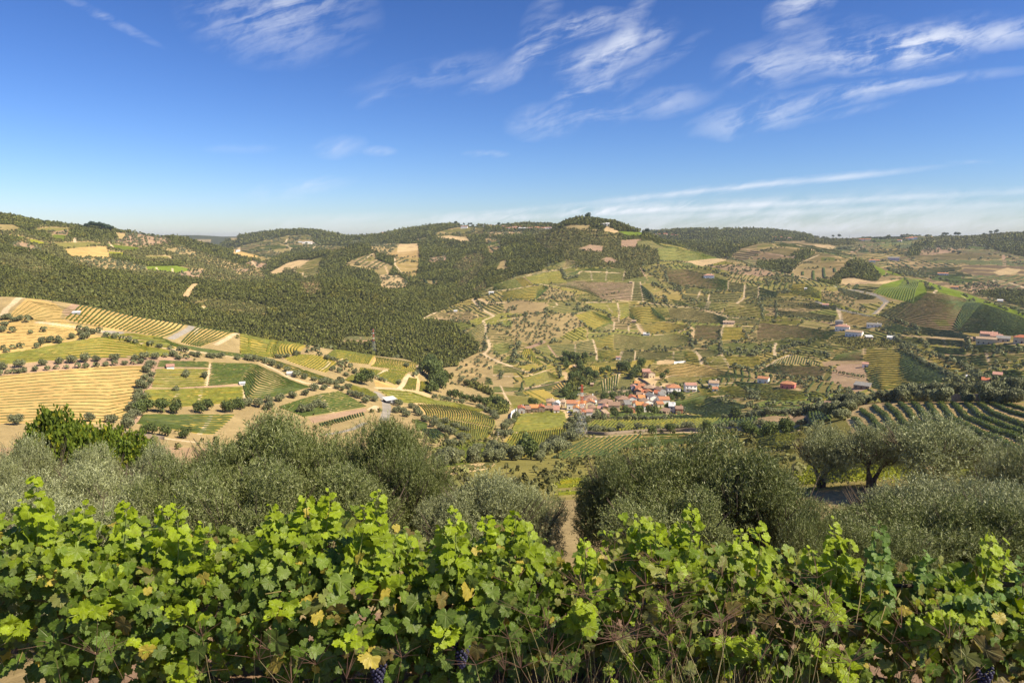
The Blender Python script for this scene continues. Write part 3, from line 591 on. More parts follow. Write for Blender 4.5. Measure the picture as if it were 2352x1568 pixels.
for A, B, n, g, v in [
 ([(1180,1200),(1420,1190)],[(1280,1270),(1480,1250)],8,'green','green'), ([(1490,1190),(1640,1205),(1820,1215)],[(1500,1250),(1660,1258),(1815,1275)],7,'dgreen','dgreen'),
 ([(1520,1265),(1830,1290)],[(1600,1330),(1840,1345)],6,'green','green'), ([(1900,1250),(2100,1260)],[(1900,1330),(2120,1320)],6,'green','green'),
 ([(1690,1345),(1850,1355)],[(1740,1400),(1850,1410)],5,'olive','green'), ([(1870,1345),(2020,1350)],[(1870,1425),(2040,1440)],6,'olive','green'),
 ([(2080,1250),(2500,1270)],[(2150,1300),(2500,1340)],6,'tan','green'), ([(180,870),(400,880),(690,905)],[(180,930),(400,930),(700,950)],6,'olive','dgreen'),
 ([(170,950),(420,965),(700,1000)],[(170,990),(420,1020),(680,1050)],5,'dgreen','dgreen'), ([(870,720),(960,715),(1080,720)],[(830,760),(900,775),(1010,800)],7,'dgreen','dgreen'),
 ([(700,745),(800,770),(1050,830)],[(720,780),(900,860),(1030,850)],6,'tan','olive'), ([(10,750),(160,790)],[(10,830),(160,840)],5,'dgreen','dgreen'),
 ([(670,1290),(820,1290)],[(680,1340),(740,1330)],6,'straw','green'), ([(2000,1490),(2351,1480)],[(2080,1540),(2351,1560)],4,'green','green'),
 ([(1540,1030),(1660,1030)],[(1600,1090),(1700,1085)],0,'olive','green')]:
    field(4, A, B, n, g, v, w=1.8, **HR)
for A, B, n, g, v, md in [
 ([(1510,590),(1700,587),(1850,622),(2068,690)],[(1560,712),(1700,742),(2068,768)],13,'brown','green','a'),
 ([(2072,695),(2215,722)],[(2072,770),(2205,795)],7,'dgreen','dgreen','a'), ([(2222,725),(2340,740)],[(2215,825),(2335,835)],8,'dgreen','dgreen','a'), ([(2345,745),(2500,790)],[(2345,830),(2500,840)],8,'dgreen','dgreen','a'),
 ([(480,722),(700,692),(1000,700),(1230,706)],[(790,770),(960,850),(1220,862)],13,'pink','olive','a'),
 ([(790,580),(1160,580)],[(640,640),(760,600),(1160,615)],5,'green','green','a'), ([(770,612),(1150,625)],[(740,680),(1150,685)],7,'green','green','a'),
 ([(620,600),(760,600)],[(650,670),(740,625)],4,'olive','green','a'),
 ([(280,660),(440,620),(590,600)],[(350,725),(500,710),(650,712)],10,'ygreen','ygreen','a'), ([(0,722),(100,690),(190,668)],[(0,776),(120,765),(255,742)],8,'lgreen','green','a'),
 ([(190,668),(270,662)],[(260,742),(350,725)],8,'gold','ygreen','x'),
 ([(80,790),(300,742),(440,727),(490,745)],[(80,862),(250,852),(370,862),(450,782)],9,'gold','green','a'),
 ([(1240,705),(1290,700)],[(1220,865),(1320,870)],12,'dgreen','dgreen','a'), ([(1300,720),(1370,780)],[(1320,865),(1400,880)],8,'green','dgreen','a'),
 ([(1440,402),(1600,396),(1800,440),(1965,490)],[(1470,510),(1600,512),(1700,515),(1960,492)],9,'lgreen','lgreen','a'),
 ([(1690,520),(1960,490),(2060,500)],[(1840,562),(1900,550),(2050,510)],0,'sand','olive','a'),
 ([(1640,530),(1740,530)],[(1700,565),(1790,560)],4,'green','green','a'), ([(1270,335),(1400,335),(1500,385)],[(1270,395),(1400,400),(1640,400)],7,'olive','green','a'),
 ([(550,540),(640,507),(780,540)],[(570,575),(640,578),(700,560)],6,'tan','green','a'),
 ([(820,890),(1090,885)],[(960,1000),(1100,1010)],10,'ygreen','ygreen','a'), ([(1105,885),(1200,890)],[(1110,1040),(1190,1000)],8,'ygreen','ygreen','a'),
 ([(720,990),(860,952),(1030,1020)],[(850,1120),(950,1100),(1060,1060)],12,'gold','lgreen','a'), ([(900,1110),(980,1070),(1060,1062)],[(930,1150),(1000,1140),(1060,1130)],6,'tan','green','a'),
 ([(1210,922),(1390,912),(1490,1000)],[(1200,1012),(1300,1070),(1530,1042)],10,'gold','green','a'), ([(1420,925),(1530,925)],[(1440,985),(1570,1010)],6,'ygreen','green','a'),
 ([(1540,925),(1750,936),(1950,980),(2060,1020)],[(1560,1032),(1800,1062),(2020,1070)],11,'olive','dgreen','a'),
 ([(1280,1076),(1500,1050),(1740,1086)],[(1340,1152),(1500,1162),(1640,1132)],8,'gold','olive','a'),
 ([(1065,1150),(1300,1182),(1600,1152),(1730,1182)],[(1060,1290),(1400,1292),(1700,1262)],13,'olive','green','a'),
 ([(880,1190),(1050,1160)],[(910,1280),(1060,1290)],9,'gold','green','a'),
 ([(1780,1080),(2010,1085)],[(1770,1202),(2000,1212)],11,'brown','green','a'), ([(2015,1100),(2200,1100)],[(2010,1210),(2240,1215)],9,'gold','ygreen','a'),
 ([(2060,1020),(2351,1040)],[(2040,1062),(2351,1080)],4,'tan','green','a'), ([(2060,910),(2351,930)],[(2020,985),(2351,1020)],6,'olive','ygreen','a'),
 ([(1700,775),(1830,765)],[(1690,800),(1800,810)],4,'dgreen','dgreen','a'), ([(1680,810),(1890,820)],[(1660,850),(1890,860)],5,'dgreen','dgreen','a'), ([(1910,800),(2200,800)],[(1900,860),(2150,880)],5,'dgreen','dgreen','a'),
 ([(1560,850),(1660,870)],[(1600,900),(1780,920)],4,'olive','green','a'), ([(1810,880),(2080,890)],[(1800,925),(2000,960)],5,'green','green','a'),
 ([(1900,870),(1880,930)],[(1920,870),(1900,930)],0,'path','olive','a'),
 ([(490,1260),(720,1245)],[(560,1355),(745,1340)],8,'green','dgreen','a'), ([(730,1245),(870,1210)],[(740,1340),(905,1340)],8,'olive','dgreen','a'),
 ([(380,1280),(470,1260)],[(480,1350),(550,1355)],7,'green','green','a'),
 ([(920,1300),(1130,1300)],[(920,1370),(1110,1405)],8,'gold','green','a'), ([(1130,1300),(1250,1310)],[(1110,1395),(1240,1390)],8,'dgreen','dgreen','a'),
 ([(1260,1312),(1580,1320)],[(1250,1385),(1500,1390)],8,'dgreen','dgreen','a'), ([(1600,1320),(1700,1310)],[(1560,1385),(1700,1390)],5,'olive','green','a'),
 ([(1670,1310),(1780,1305)],[(1700,1400),(1830,1420)],7,'gold','green','a'), ([(1780,1290),(1960,1300)],[(1850,1370),(2000,1340)],6,'dgreen','dgreen','a'),
 ([(1890,1370),(2030,1350)],[(1890,1430),(2100,1450)],7,'olive','ygreen','a'), ([(2040,1350),(2351,1360)],[(2100,1455),(2351,1450)],8,'gold','ygreen','a'),
 ([(1480,1425),(1700,1417),(1900,1450),(2300,1545)],[(1410,1475),(1560,1532),(1900,1542),(2150,1540)],9,'straw','green','a'),
 ([(1220,1390),(1420,1385)],[(1200,1460),(1400,1430)],16,'gold','ygreen','x'), ([(790,1435),(1090,1450)],[(870,1505),(940,1530),(1000,1500)],15,'gold','ygreen','x'),
 ([(0,1250),(90,1230),(190,1260)],[(0,1340),(60,1340),(120,1320)],8,'lgreen','green','a'),
 ([(270,1290),(330,1285),(390,1400)],[(240,1340),(380,1420),(450,1430)],12,'gold','ygreen','x'), ([(0,1430),(70,1430)],[(0,1510),(90,1500)],6,'green','green','a'), ([(80,1440),(240,1450)],[(90,1500),(270,1500)],5,'green','dgreen','a'),
 ([(240,1440),(350,1420)],[(300,1480),(400,1470)],5,'gold','ygreen','a')]:
    field(3, A, B, n, g, v, md, w=1.5, **HR)
for A, B, n, g, v, md in [
 ([(940,420),(1030,390),(1110,350)],[(960,510),(1000,525),(1090,490)],7,'olive','green','x'), ([(1130,370),(1220,400)],[(1080,490),(1210,490)],12,'dgreen','green','x'),
 ([(800,450),(950,460)],[(790,520),(960,525)],6,'green','green','a'), ([(250,400),(470,330),(560,370)],[(290,470),(470,440),(590,420)],10,'olive','ygreen','a'),
 ([(500,490),(620,410),(690,420)],[(560,500),(620,515),(690,425)],8,'straw','olive','x'), ([(0,470),(60,465)],[(0,520),(90,520)],5,'green','green','a'), ([(80,470),(270,480)],[(100,520),(270,500)],4,'green','green','a'),
 ([(1540,380),(1800,385),(2100,385)],[(1540,435),(1760,430),(1900,405)],5,'tan','ygreen','a'),
 ([(-60,380),(-20,400)],[(-80,450),(0,455)],5,'green','green','a')]:
    field(7, A, B, n, g, v, md, w=1.3, **HR)
field(2, [(1990,1150),(2150,1048)], [(2105,1235),(2182,1245)], 12, 'tan', 'olive', w=1.4, **HR)
field(2, [(560,600),(700,565)], [(560,668),(680,640)], 9, 'tan', 'green', w=2, rg=(1300, 3000))
for k in range(4): ROWS.append((at(*zp(2, [(880+20*k, 1212-9*k), (1070, 1210-9*k), (1215, 1206-5*k)]).T, 620, 900)[:, :2], 1.0, 1.2, 'olive', .1, None, k, 'a'))

# ---------------------------------------------------------------- lanes and roads (painted on the ground, real widths in metres)
def lane(c, pts, w, colr='path', rg=(60, 1600), dens=2.0):
    p = zp(c, pts); q = at(*p.T, *rg)[:, :2]
    for a, b in zip(q[:-1], q[1:]):
        r0, r1 = min(np.hypot(*a), np.hypot(*b))-w*2-3, max(np.hypot(*a), np.hypot(*b))+w*2+3
        t0, t1 = sorted((math.atan2(*a), math.atan2(*b))); e = w*2/max(r0, 30)
        sl_ = (slice(np.searchsorted(TH, t0-e), np.searchsorted(TH, t1+e)+1), slice(max(np.searchsorted(RR, r0)-1, 0), np.searchsorted(RR, r1)+1))
        X, Y = Xg[sl_], Yg[sl_]; ab = b-a; L2 = max(ab @ ab, 1e-6)
        s = np.clip(((X-a[0])*ab[0]+(Y-a[1])*ab[1])/L2, 0, 1)
        d = np.hypot(X-a[0]-s*ab[0], Y-a[1]-s*ab[1]); m = d < np.maximum(w/2, Rg[sl_]*.0011)
        sub = COLR[sl_]; sub[m] = PAL[colr]; sc_ = CV[sl_]; sc_[m] = 8
for c, pts, w, k, rg in [
 (1,[(30,985),(60,930),(130,880),(180,828),(210,825)],4.5,'path',LEFT), (1,[(30,985),(60,1000)],4,'path',LEFT),
 (1,[(330,1052),(480,1072),(650,1095),(840,1130),(980,1150)],3,'path',LEFT),
 (1,[(860,1120),(1000,1160),(1150,1205),(1280,1250),(1420,1270),(1560,1300),(1800,1320),(2000,1350),(2130,1370)],3.2,'path',LEFT),
 (1,[(1690,1085),(1680,1110),(1600,1150),(1510,1198)],4.5,'asphalt',LEFT), (1,[(950,1140),(1040,1145)],7,'asphalt',LEFT),
 (1,[(1750,1100),(1730,1130),(1720,1160)],2.5,'path',LEFT),(1,[(2100,1148),(1960,1220),(1900,1250)],3,'path',LEFT),
 (6,[(100,220),(200,262),(330,330),(440,390),(560,430),(700,455),(830,480)],3.5,'path',LEFT),
 (6,[(560,175),(490,185),(440,205),(380,215)],2,'soil',LEFT),(6,[(1020,165),(960,215),(900,230)],2.2,'path',LEFT),(6,[(790,250),(760,290),(710,315)],2.5,'path',LEFT),
 (6,[(1300,325),(1240,340),(1185,375)],2.5,'path',LEFT),(6,[(1500,365),(1460,400),(1440,450),(1400,490),(1200,480)],3.5,'path',LEFT),
 (6,[(1400,490),(1470,510),(1530,545),(1570,560)],4,'path',LEFT),
 (6,[(1210,520),(1240,545),(1280,590),(1295,640),(1290,700),(1270,760)],5.5,'asphalt',(200,760)),(6,[(1140,670),(1200,640),(1225,680)],3,'path',LEFT),
 (6,[(1540,620),(1600,610),(1690,595)],4,'sand',LEFT), (6,[(760,890),(880,870),(1000,840),(1100,790)],3,'asphalt',(180,500)),
 (5,[(1580,512),(1545,570),(1510,650)],2,'path',LEFT),(5,[(1785,492),(1760,560),(1730,630)],2,'path',LEFT),(5,[(1860,725),(1810,820),(1760,885)],2,'path',LEFT),
 (5,[(1862,270),(1840,340),(1815,465)],2.2,'path',LEFT),(5,[(2156,440),(2150,520),(2145,600)],2,'path',LEFT),(5,[(1560,485),(1820,470),(2130,448)],2,'pink',LEFT),
 (5,[(1360,305),(1830,308)],2.2,'pink',LEFT),(5,[(1370,262),(1360,300),(1340,380),(1310,480),(1250,560),(1240,640),(1180,790)],3,'pink',LEFT),
 (5,[(900,840),(1100,860),(1300,900),(1500,930),(1700,955),(1850,970)],3.2,'path',(150,500)),(5,[(930,850),(1100,880),(1270,915),(1450,935)],2,'pink',(150,500)),
 (6,[(700,540),(770,620),(820,695)],2,'path',LEFT),
 (7,[(2351,830),(2000,860),(1600,850),(1200,855),(1000,870)],3.2,'soil',(150,560)),
 (7,[(810,905),(1000,908),(1200,888),(1400,875),(1700,868),(2000,855),(2351,848)],3.6,'path',(150,560)),(8,[(0,850),(180,842),(380,850)],4,'path',(150,560)),
 (8,[(870,640),(1100,610),(1500,605),(1900,615),(2500,630)],3,'soil',(200,330)),
 (7,[(370,720),(330,790),(270,850),(100,900),(0,960)],2,'path',(200,560)),
 (7,[(610,650),(640,700),(675,745)],5,'sand',(400,700)),(7,[(610,640),(560,640)],4,'sand',(400,700)),
 (7,[(150,770),(160,710),(200,690)],4,'sand',(400,700)),
 (7,[(960,525),(1060,528),(1200,512)],3,'path',(400,800)),(7,[(1260,395),(1320,440),(1430,500)],5,'sand',(400,800)),(7,[(1350,400),(1480,395),(1560,375),(1600,372)],7,'sand',(400,800)),
 (7,[(1430,500),(1480,470),(1530,440)],5,'sand',(400,800)),(7,[(1500,440),(1550,445)],6,'sand',(400,800)),
 (7,[(1600,452),(1800,452),(2000,442),(2200,430),(2351,420)],3,'path',(400,900)),(7,[(1590,372),(1800,378),(2100,380)],2,'path',(400,900)),
 (7,[(1660,690),(1720,715),(1790,740)],3,'sand',(340,700)),(7,[(1850,565),(1980,552),(2130,545)],3,'path',(340,760)),
 (7,[(270,510),(350,560),(440,605)],1.2,'dgreen',(400,700)),(7,[(310,500),(400,550),(480,595)],1.2,'dgreen',(400,700)),(7,[(440,485),(520,510),(600,535)],1.2,'dgreen',(400,700)),
 (7,[(0,525),(180,510),(340,480),(520,445),(600,420)],2.2,'pink',(400,900)),(7,[(280,480),(400,465),(480,420),(560,425)],2.5,'path',(400,900)),
 (7,[(0,370),(160,380),(300,375),(400,350),(470,325)],2.5,'path',(400,900)),
 (7,[(0,225),(60,250),(130,280),(230,320),(320,350)],2.8,'path',(400,900)),(7,[(60,460),(100,540),(150,625)],2.2,'path',(400,900)),(7,[(1110,350),(1085,400),(1070,490)],4,'path',(400,900)),
 (7,[(1040,390),(1060,440),(1035,480)],1.5,'path',(400,900)),(7,[(980,400),(975,450),(1010,520)],2.2,'path',(400,900)),
 (8,[(290,190),(200,225),(120,270),(60,310),(0,330)],5,'path',(400,1000)),(8,[(160,85),(150,140),(155,190)],3.5,'path',(400,1000)),(8,[(200,130),(260,170)],2,'path',(400,1000)),
 (8,[(370,400),(700,430),(830,470),(1000,490),(1150,540)],2.5,'soil',(400,1000)),(8,[(945,135),(940,180)],4,'sand',(400,1000)),(8,[(560,265),(640,240),(940,265)],2,'tan',(400,1000)),
 (8,[(370,430),(0,400)],2,'soil',(400,1000)),(8,[(350,490),(420,530)],3,'sand',(400,1000)),
 (4,[(1160,1170),(1300,1172),(1500,1180),(1850,1208),(1960,1215)],3.6,'sand',(500,1100)),(4,[(1960,1215),(2100,1225),(2250,1240),(2500,1262)],4,'sand',(500,1100)),
 (4,[(1240,1160),(1400,1185),(1850,1205)],2,'soil',(500,1100)),
 (4,[(710,940),(735,1000),(750,1075)],4.5,'path',(500,1300)),(4,[(520,870),(620,910),(740,945),(870,975),(1000,1000)],5,'asphalt',(500,1300)),(4,[(690,738),(850,770),(1000,800),(1090,840),(1140,875),(1100,920),(1040,975)],6.5,'asphalt',(700,1500)),
 (4,[(1140,880),(1060,970)],3,'path',(700,1500)),(4,[(690,718),(850,715),(1050,700)],4,'pink',(700,1500)),
 (4,[(-200,405),(0,432),(200,460),(400,505)],6,'pink',(1300,2600)),(4,[(290,635),(400,655),(560,690)],4,'path',(900,2600)),(4,[(0,520),(200,510),(330,505)],3,'path',(1300,2600)),
 (4,[(220,350),(330,370),(470,405)],4,'path',(1400,2600)),(4,[(310,480),(440,400)],3,'path',(1400,2600)),(4,[(410,515),(540,460)],3,'path',(1400,2600)),(4,[(300,620),(410,530)],3,'tan',(1300,2600)),
 (4,[(830,440),(950,372)],7,'pink',(1500,3500)),(4,[(1070,455),(1150,475)],5,'path',(1500,3500)),(4,[(780,475),(840,490),(960,520)],4,'path',(1000,3500)),(4,[(1060,400),(1090,370)],4,'tan',(1500,3500)),
 (4,[(2175,465),(2175,510),(2170,560)],7,'pink',(1500,3500)),(4,[(1540,460),(1900,410)],5,'pink',(1500,3500)),(4,[(1750,375),(1920,370)],5,'path',(1500,3500)),(4,[(1900,500),(1780,570)],4,'tan',(1500,3500)),
 (4,[(2070,700),(2090,680),(2200,700),(2351,750)],6,'path',(1000,3500)),(4,[(2100,870),(2170,855)],8,'sand',(700,1500)),(4,[(1560,800),(1575,770)],4,'path',(700,1500)),(4,[(1800,820),(1880,880)],3,'path',(700,1500)),
 (4,[(400,515),(310,600)],3,'path',(1300,2600)),(4,[(690,1100),(830,1140)],4,'path',(500,1300)),(4,[(900,1180),(1000,1200)],5,'sand',(500,1300)),(4,[(560,1050),(720,1085),(560,1040),(300,1030),(0,1040)],2,'soil',(500,1300)),
 (4,[(0,1320),(50,1300)],2,'path',(500,1300)),(4,[(650,1070),(660,1050),(690,1040)],3,'path',(500,1300)),
 (4,[(1500,1250),(1640,1255),(1800,1268)],2,'pink',(500,1300)),(4,[(1640,1200),(1665,1258)],2,'path',(500,1300)),(4,[(1990,1258),(2040,1400)],2,'path',(500,1300)),(4,[(1600,1330),(1850,1345),(2060,1330)],2,'pink',(500,1300)),
 (3,[(2030,1085),(2351,1092)],4,'sand',(500,1400)),(3,[(2040,1070),(2100,1075)],9,'sand',(500,1400)),(3,[(1280,1070),(1335,1145)],4.5,'sand',(500,1400)),(3,[(1640,1140),(1740,1095),(1765,1120),(1755,1190)],4.5,'sand',(500,1400)),
 (3,[(1260,1070),(1325,1165)],2.5,'path',(500,1400)),(3,[(1340,1165),(1500,1165)],3,'path',(500,1400)),
 (3,[(480,730),(430,718),(200,760),(0,780),(-60,790)],3.5,'path',(500,1500)),(3,[(300,640),(440,610),(560,595),(700,565),(790,540)],3.5,'path',(700,1600)),(3,[(780,530),(620,500)],3,'path',(700,1600)),
 (3,[(650,665),(770,610)],3,'path',(500,1400)),(3,[(750,600),(900,610),(1150,625)],2.2,'path',(500,1400)),(3,[(1005,580),(990,685)],2,'path',(500,1400)),(3,[(860,610),(870,680)],1.6,'path',(500,1400)),(3,[(1160,600),(1140,685)],2.5,'path',(500,1400)),
 (3,[(1240,700),(1215,860)],2.5,'path',(500,1400)),(3,[(1295,700),(1322,870)],2,'path',(500,1400)),(3,[(270,660),(355,728)],2.5,'soil',(500,1400)),(3,[(1295,575),(1340,650)],3,'pink',(500,1600)),
 (3,[(820,880),(1100,868),(1300,872),(1420,890),(1600,910),(1800,930),(1950,970),(2080,1010),(2351,1030)],3,'path',(500,1400)),(3,[(2070,690),(2068,770)],3.5,'path',(500,1400)),
 (3,[(2218,725),(2208,850),(2150,885)],3.5,'path',(500,1400)),(3,[(2338,740),(2338,835)],2.8,'path',(500,1400)),(3,[(1095,885),(1115,960),(1105,1050)],2.6,'path',(500,1400)),(3,[(1000,900),(1050,970)],1.8,'path',(500,1400)),
 (3,[(1065,1055),(1060,1130)],3,'path',(500,1400)),(3,[(1185,1075),(1195,1130)],2,'path',(500,1400)),(3,[(880,1210),(905,1290),(915,1390)],2.6,'path',(500,1400)),(3,[(480,1255),(520,1310),(560,1355),(700,1350),(900,1335)],2.6,'pink',(500,1400)),
 (3,[(718,1250),(722,1320)],2,'path',(500,1400)),(3,[(1135,1310),(1105,1400)],3.5,'path',(500,1400)),(3,[(1250,1310),(1245,1390)],2,'path',(500,1400)),(3,[(1588,1315),(1588,1370)],2,'path',(500,1400)),
 (3,[(1770,1305),(1820,1350),(1835,1420)],4,'path',(500,1400)),(3,[(2005,1220),(2005,1320),(2090,1460)],2.6,'path',(500,1400)),(3,[(2060,1015),(2030,1080),(2000,1210)],2.6,'path',(500,1400)),(3,[(1990,1340),(1900,1420)],1.8,'path',(500,1400)),
 (3,[(540,880),(570,900),(530,920)],2,'path',(500,1400)),(3,[(1830,770),(1800,840)],1.8,'path',(500,1400)),(3,[(1910,800),(1870,930)],2,'path',(500,1400)),(3,[(310,1280),(440,1225)],8,'pink',(500,1400)),
 (3,[(0,1050),(200,1015),(330,990)],2.4,'path',(500,1400)),(3,[(2200,1100),(2250,1200)],2,'soil',(500,1400)),(3,[(1430,430+400),(1500,830)],2,'path',(500,1400)),(3,[(1860,1430),(2200,1540),(2351,1560)],3,'brown',(500,1400)),
 (2,[(2050,850),(2080,890),(2130,940),(2190,970),(2240,1000),(2140,1040),(2165,1080),(2165,1180),(2200,1240),(2195,1290),(2150,1330),(2200,1370),(2300,1410),(2390,1440)],4,'path',(500,1400)),
 (2,[(2180,770),(2290,715),(2351,700)],2.5,'path',(500,1400)),(2,[(1600,1025),(1740,965)],2.5,'path',(500,1400)),(2,[(2100,850),(2200,890),(2340,880)],9,'sand',(500,1400)),
 (2,[(1570,1420),(1590,1450),(1600,1480)],8,'sand',LEFT),
 (2,[(880,1215),(980,1183),(1220,1190)],2.5,'pink',(600,900)),
 (2,[(890,470),(900,450)],4,'path',W_),(2,[(470,590),(515,635)],4,'path',W_),(2,[(410,370),(460,410),(430,440),(330,460)],7,'path',W_),(2,[(400,350),(420,320)],6,'path',W_),(2,[(640,410),(680,375)],5,'path',W_),
 (2,[(550,620),(590,665)],5,'path',W_),(2,[(780,520),(830,470)],4,'path',W_),(2,[(1280,560),(1305,625),(1230,650)],4,'sand',W_),(2,[(1050,520),(1170,525),(1300,570)],3,'sand',W_),
 (2,[(1360,480),(1370,550),(1420,620),(1560,680)],3,'path',W_),(2,[(1100,500),(1200,440)],0.5,'path',W_),
 (1,[(1738,716),(1690,755),(1655,800),(1640,832)],9,'sand',W_),(1,[(1880,750),(1950,750),(2120,758)],3,'sand',W_),(1,[(1800,920),(1795,945)],7,'sand',W_),(1,[(1400,460),(1480,470),(1520,495)],6,'sand',W_),
 (1,[(960,350),(1000,400),(960,410)],4,'path',W_),(1,[(1380,570),(1395,610)],3,'path',W_),(1,[(1520,580),(1522,620)],3,'path',W_),(1,[(660,310),(662,350)],5,'path',W_),(1,[(1700,580),(1790,585)],6,'sand',W_),
 (1,[(2110,395),(2070,440)],12,'sand',W_),(1,[(2220,520),(2260,575)],5,'path',W_),
 (2,[(760,800),(790,790)],1,'path',W_)]: lane(c, pts, w, k, rg)

# ---------------------------------------------------------------- the rest of the hillsides: an irregular patchwork
def vor(x, y, s, seed):
    """nearest and second-nearest jittered lattice point: cell id hash, border distance (m)"""
    x = x/s+.35*(fbm(x/s/1.7, y/s/1.7, 2, seed)-.5); y = y/s+.35*(fbm(x/s/1.7+9, y/s/1.7, 2, seed+3)-.5)
    ix, iy = np.floor(x), np.floor(y); d1 = np.full(x.shape, 9.); d2 = d1.copy(); idx = np.zeros(x.shape, np.int64)
    for a in (-1, 0, 1):
        for b in (-1, 0, 1):
            cx, cy = ix+a, iy+b; px = cx+.12+.76*_h(cx, cy, seed+1); py = cy+.12+.76*_h(cx, cy, seed+2)
            d = np.abs(x-px)*.8+np.abs(y-py)*1.0+.2*np.hypot(x-px, y-py); k = (cx.astype(np.int64)*7919+cy.astype(np.int64)*104729) & 0x7fffffff
            n = d < d1; d2 = np.where(n, d1, np.minimum(d2, d)); idx = np.where(n, k, idx); d1 = np.where(n, d, d1)
    return idx, (d2-d1)*s*.5
PT = {3: (58., ['green','gold','dgreen','olive','ygreen','tan','green','gold','olive','soil','lgreen','olive']), 4: (150., ['purple','brown','dgreen','olive','purple','tan','dgreen','olive'])}
CELL = np.zeros(Rg.shape, np.int64); BORD = np.full(Rg.shape, 99.)
for cv, (s, names) in PT.items():
    m = CV == cv; idc, bd = vor(Xg[m], Yg[m], s, cv*31)
    CELL[m] = idc; BORD[m] = bd; pal = np.array([PAL[n] for n in names]); k = (idc >> 3) % len(names)
    base = COLR[m]; newc = pal[k]*.8+PAL['tan']*(.32 if cv == 3 else .25); own = .3 if cv == 3 else .5
    c_ = base*own+newc*(1-own); c_[bd < (1.1 if cv == 3 else 2.6)] = PAL['tan']; COLR[m] = c_

# earth banks between the terraces: bare soil that follows the contours
for cvs, s0, lo in (((3,), 2.5, .30), ((5,), 3.2, .22), ((4,), 6.0, .28), ((2,), 5.0, .10)):
    m = np.isin(CV, cvs) & (Rg > 420) & FRONT; stp = s0*np.maximum(1, Rg[m]/1100); q = Zg[m]/stp+1.2*fbm(Xg[m]/55, Yg[m]/55, 3, 301)
    b = (q-np.floor(q) < .36)*np.clip((fbm(Xg[m]/70, Yg[m]/70, 2, 303)-.3)*4, .25, 1); c_ = COLR[m]; k_ = (b*(.62 if lo > .2 else .35))[:, None]
    COLR[m] = c_*(1-k_)*(.88 if lo > .2 else 1)+np.array([.47, .35, .19])*k_
# natural unevenness of tone
m = FRONT
tone = fbm(Xg/23, Yg/23, 4, 5); tone2 = fbm(Xg/5, Yg/5, 3, 9)
f_ = np.where(CV == 1, .8, 1.0)*(.78+.44*tone)*(.80+.40*tone2)
COLR *= f_[..., None]
g_ = np.clip((fbm(Xg/40, Yg/40, 3, 77)-.5)*2.2, 0, 1)*np.isin(CV, (0, 2, 3, 5, 9))*.35   # weeds and dry grass among the vines
COLR = COLR*(1-g_[..., None])+(COLR.mean(2, keepdims=True)*np.array([1.15, 1.05, .5]))*g_[..., None]
COLR = np.clip(COLR.mean(2, keepdims=True)+1.13*(COLR-COLR.mean(2, keepdims=True)), .01, .9)*.95
nearg = Rg < 14; soilc = np.array([.25, .165, .11])  # near soil colour darkened to put in the shade behind the vines
COLR[nearg] = soilc*(.75+.5*fbm(Xg[nearg]/.12, Yg[nearg]/.12, 4, 8))[:, None]
sl2 = (Rg >= 14) & (Rg < 60)
COLR[sl2] = (np.array([.30, .23, .12])*(.7+.6*fbm(Xg[sl2]/1.5, Yg[sl2]/1.5, 4, 8))[:, None])

mg, t = material('ground')
at_ = t.new('ShaderNodeAttribute', attribute_name='tint'); geo = t.new('ShaderNodeNewGeometry')
n1 = t.noise(geo.outputs['Position'], .9, 8, .7); n2 = t.noise(geo.outputs['Position'], 14., 6, .65)
k1 = t.new('ShaderNodeMapRange', ins={0: n1, 1: .25, 2: .75, 3: .72, 4: 1.28}).outputs[0]
k2 = t.new('ShaderNodeMapRange', ins={0: n2, 1: .25, 2: .75, 3: .75, 4: 1.25}).outputs[0]
cc = t.mix(1.0, at_.outputs['Color'], t.new('ShaderNodeCombineColor', ins={0: k1, 1: k1, 2: k1}).outputs[0], 'MULTIPLY')
cc = t.mix(1.0, cc, t.new('ShaderNodeCombineColor', ins={0: k2, 1: k2, 2: k2}).outputs[0], 'MULTIPLY')
bp = t.new('ShaderNodeBump', ins={'Strength': .5, 'Distance': .25, 'Height': n1})
bp2 = t.new('ShaderNodeBump', ins={'Strength': .6, 'Distance': .03, 'Height': n2, 'Normal': bp.outputs[0]})
p = t.new('ShaderNodeBsdfDiffuse', ins={0: cc, 1: .5, 'Normal': bp2.outputs[0]})
t.new('ShaderNodeOutputMaterial', ins={0: p.outputs[0]})
nT, nR = Rg.shape
idx = np.arange(nT*nR).reshape(nT, nR)
Fq = np.stack([idx[:-1, :-1], idx[:-1, 1:], idx[1:, 1:], idx[1:, :-1]], -1).reshape(-1, 4)
V = np.stack([Xg, Yg, Zg], -1).reshape(-1, 3)
V = np.vstack([V, [[0, 0, float(Zg[:, 0].mean())]]]); Cc = np.vstack([COLR.reshape(-1, 3), [soilc]])
ground = link('ground', make_mesh('ground', V, Fq, mg, Cc, smooth=True)); tag(ground, 'hillsides of terraced vineyards, woods and sandy fields around the valley', kind='structure')
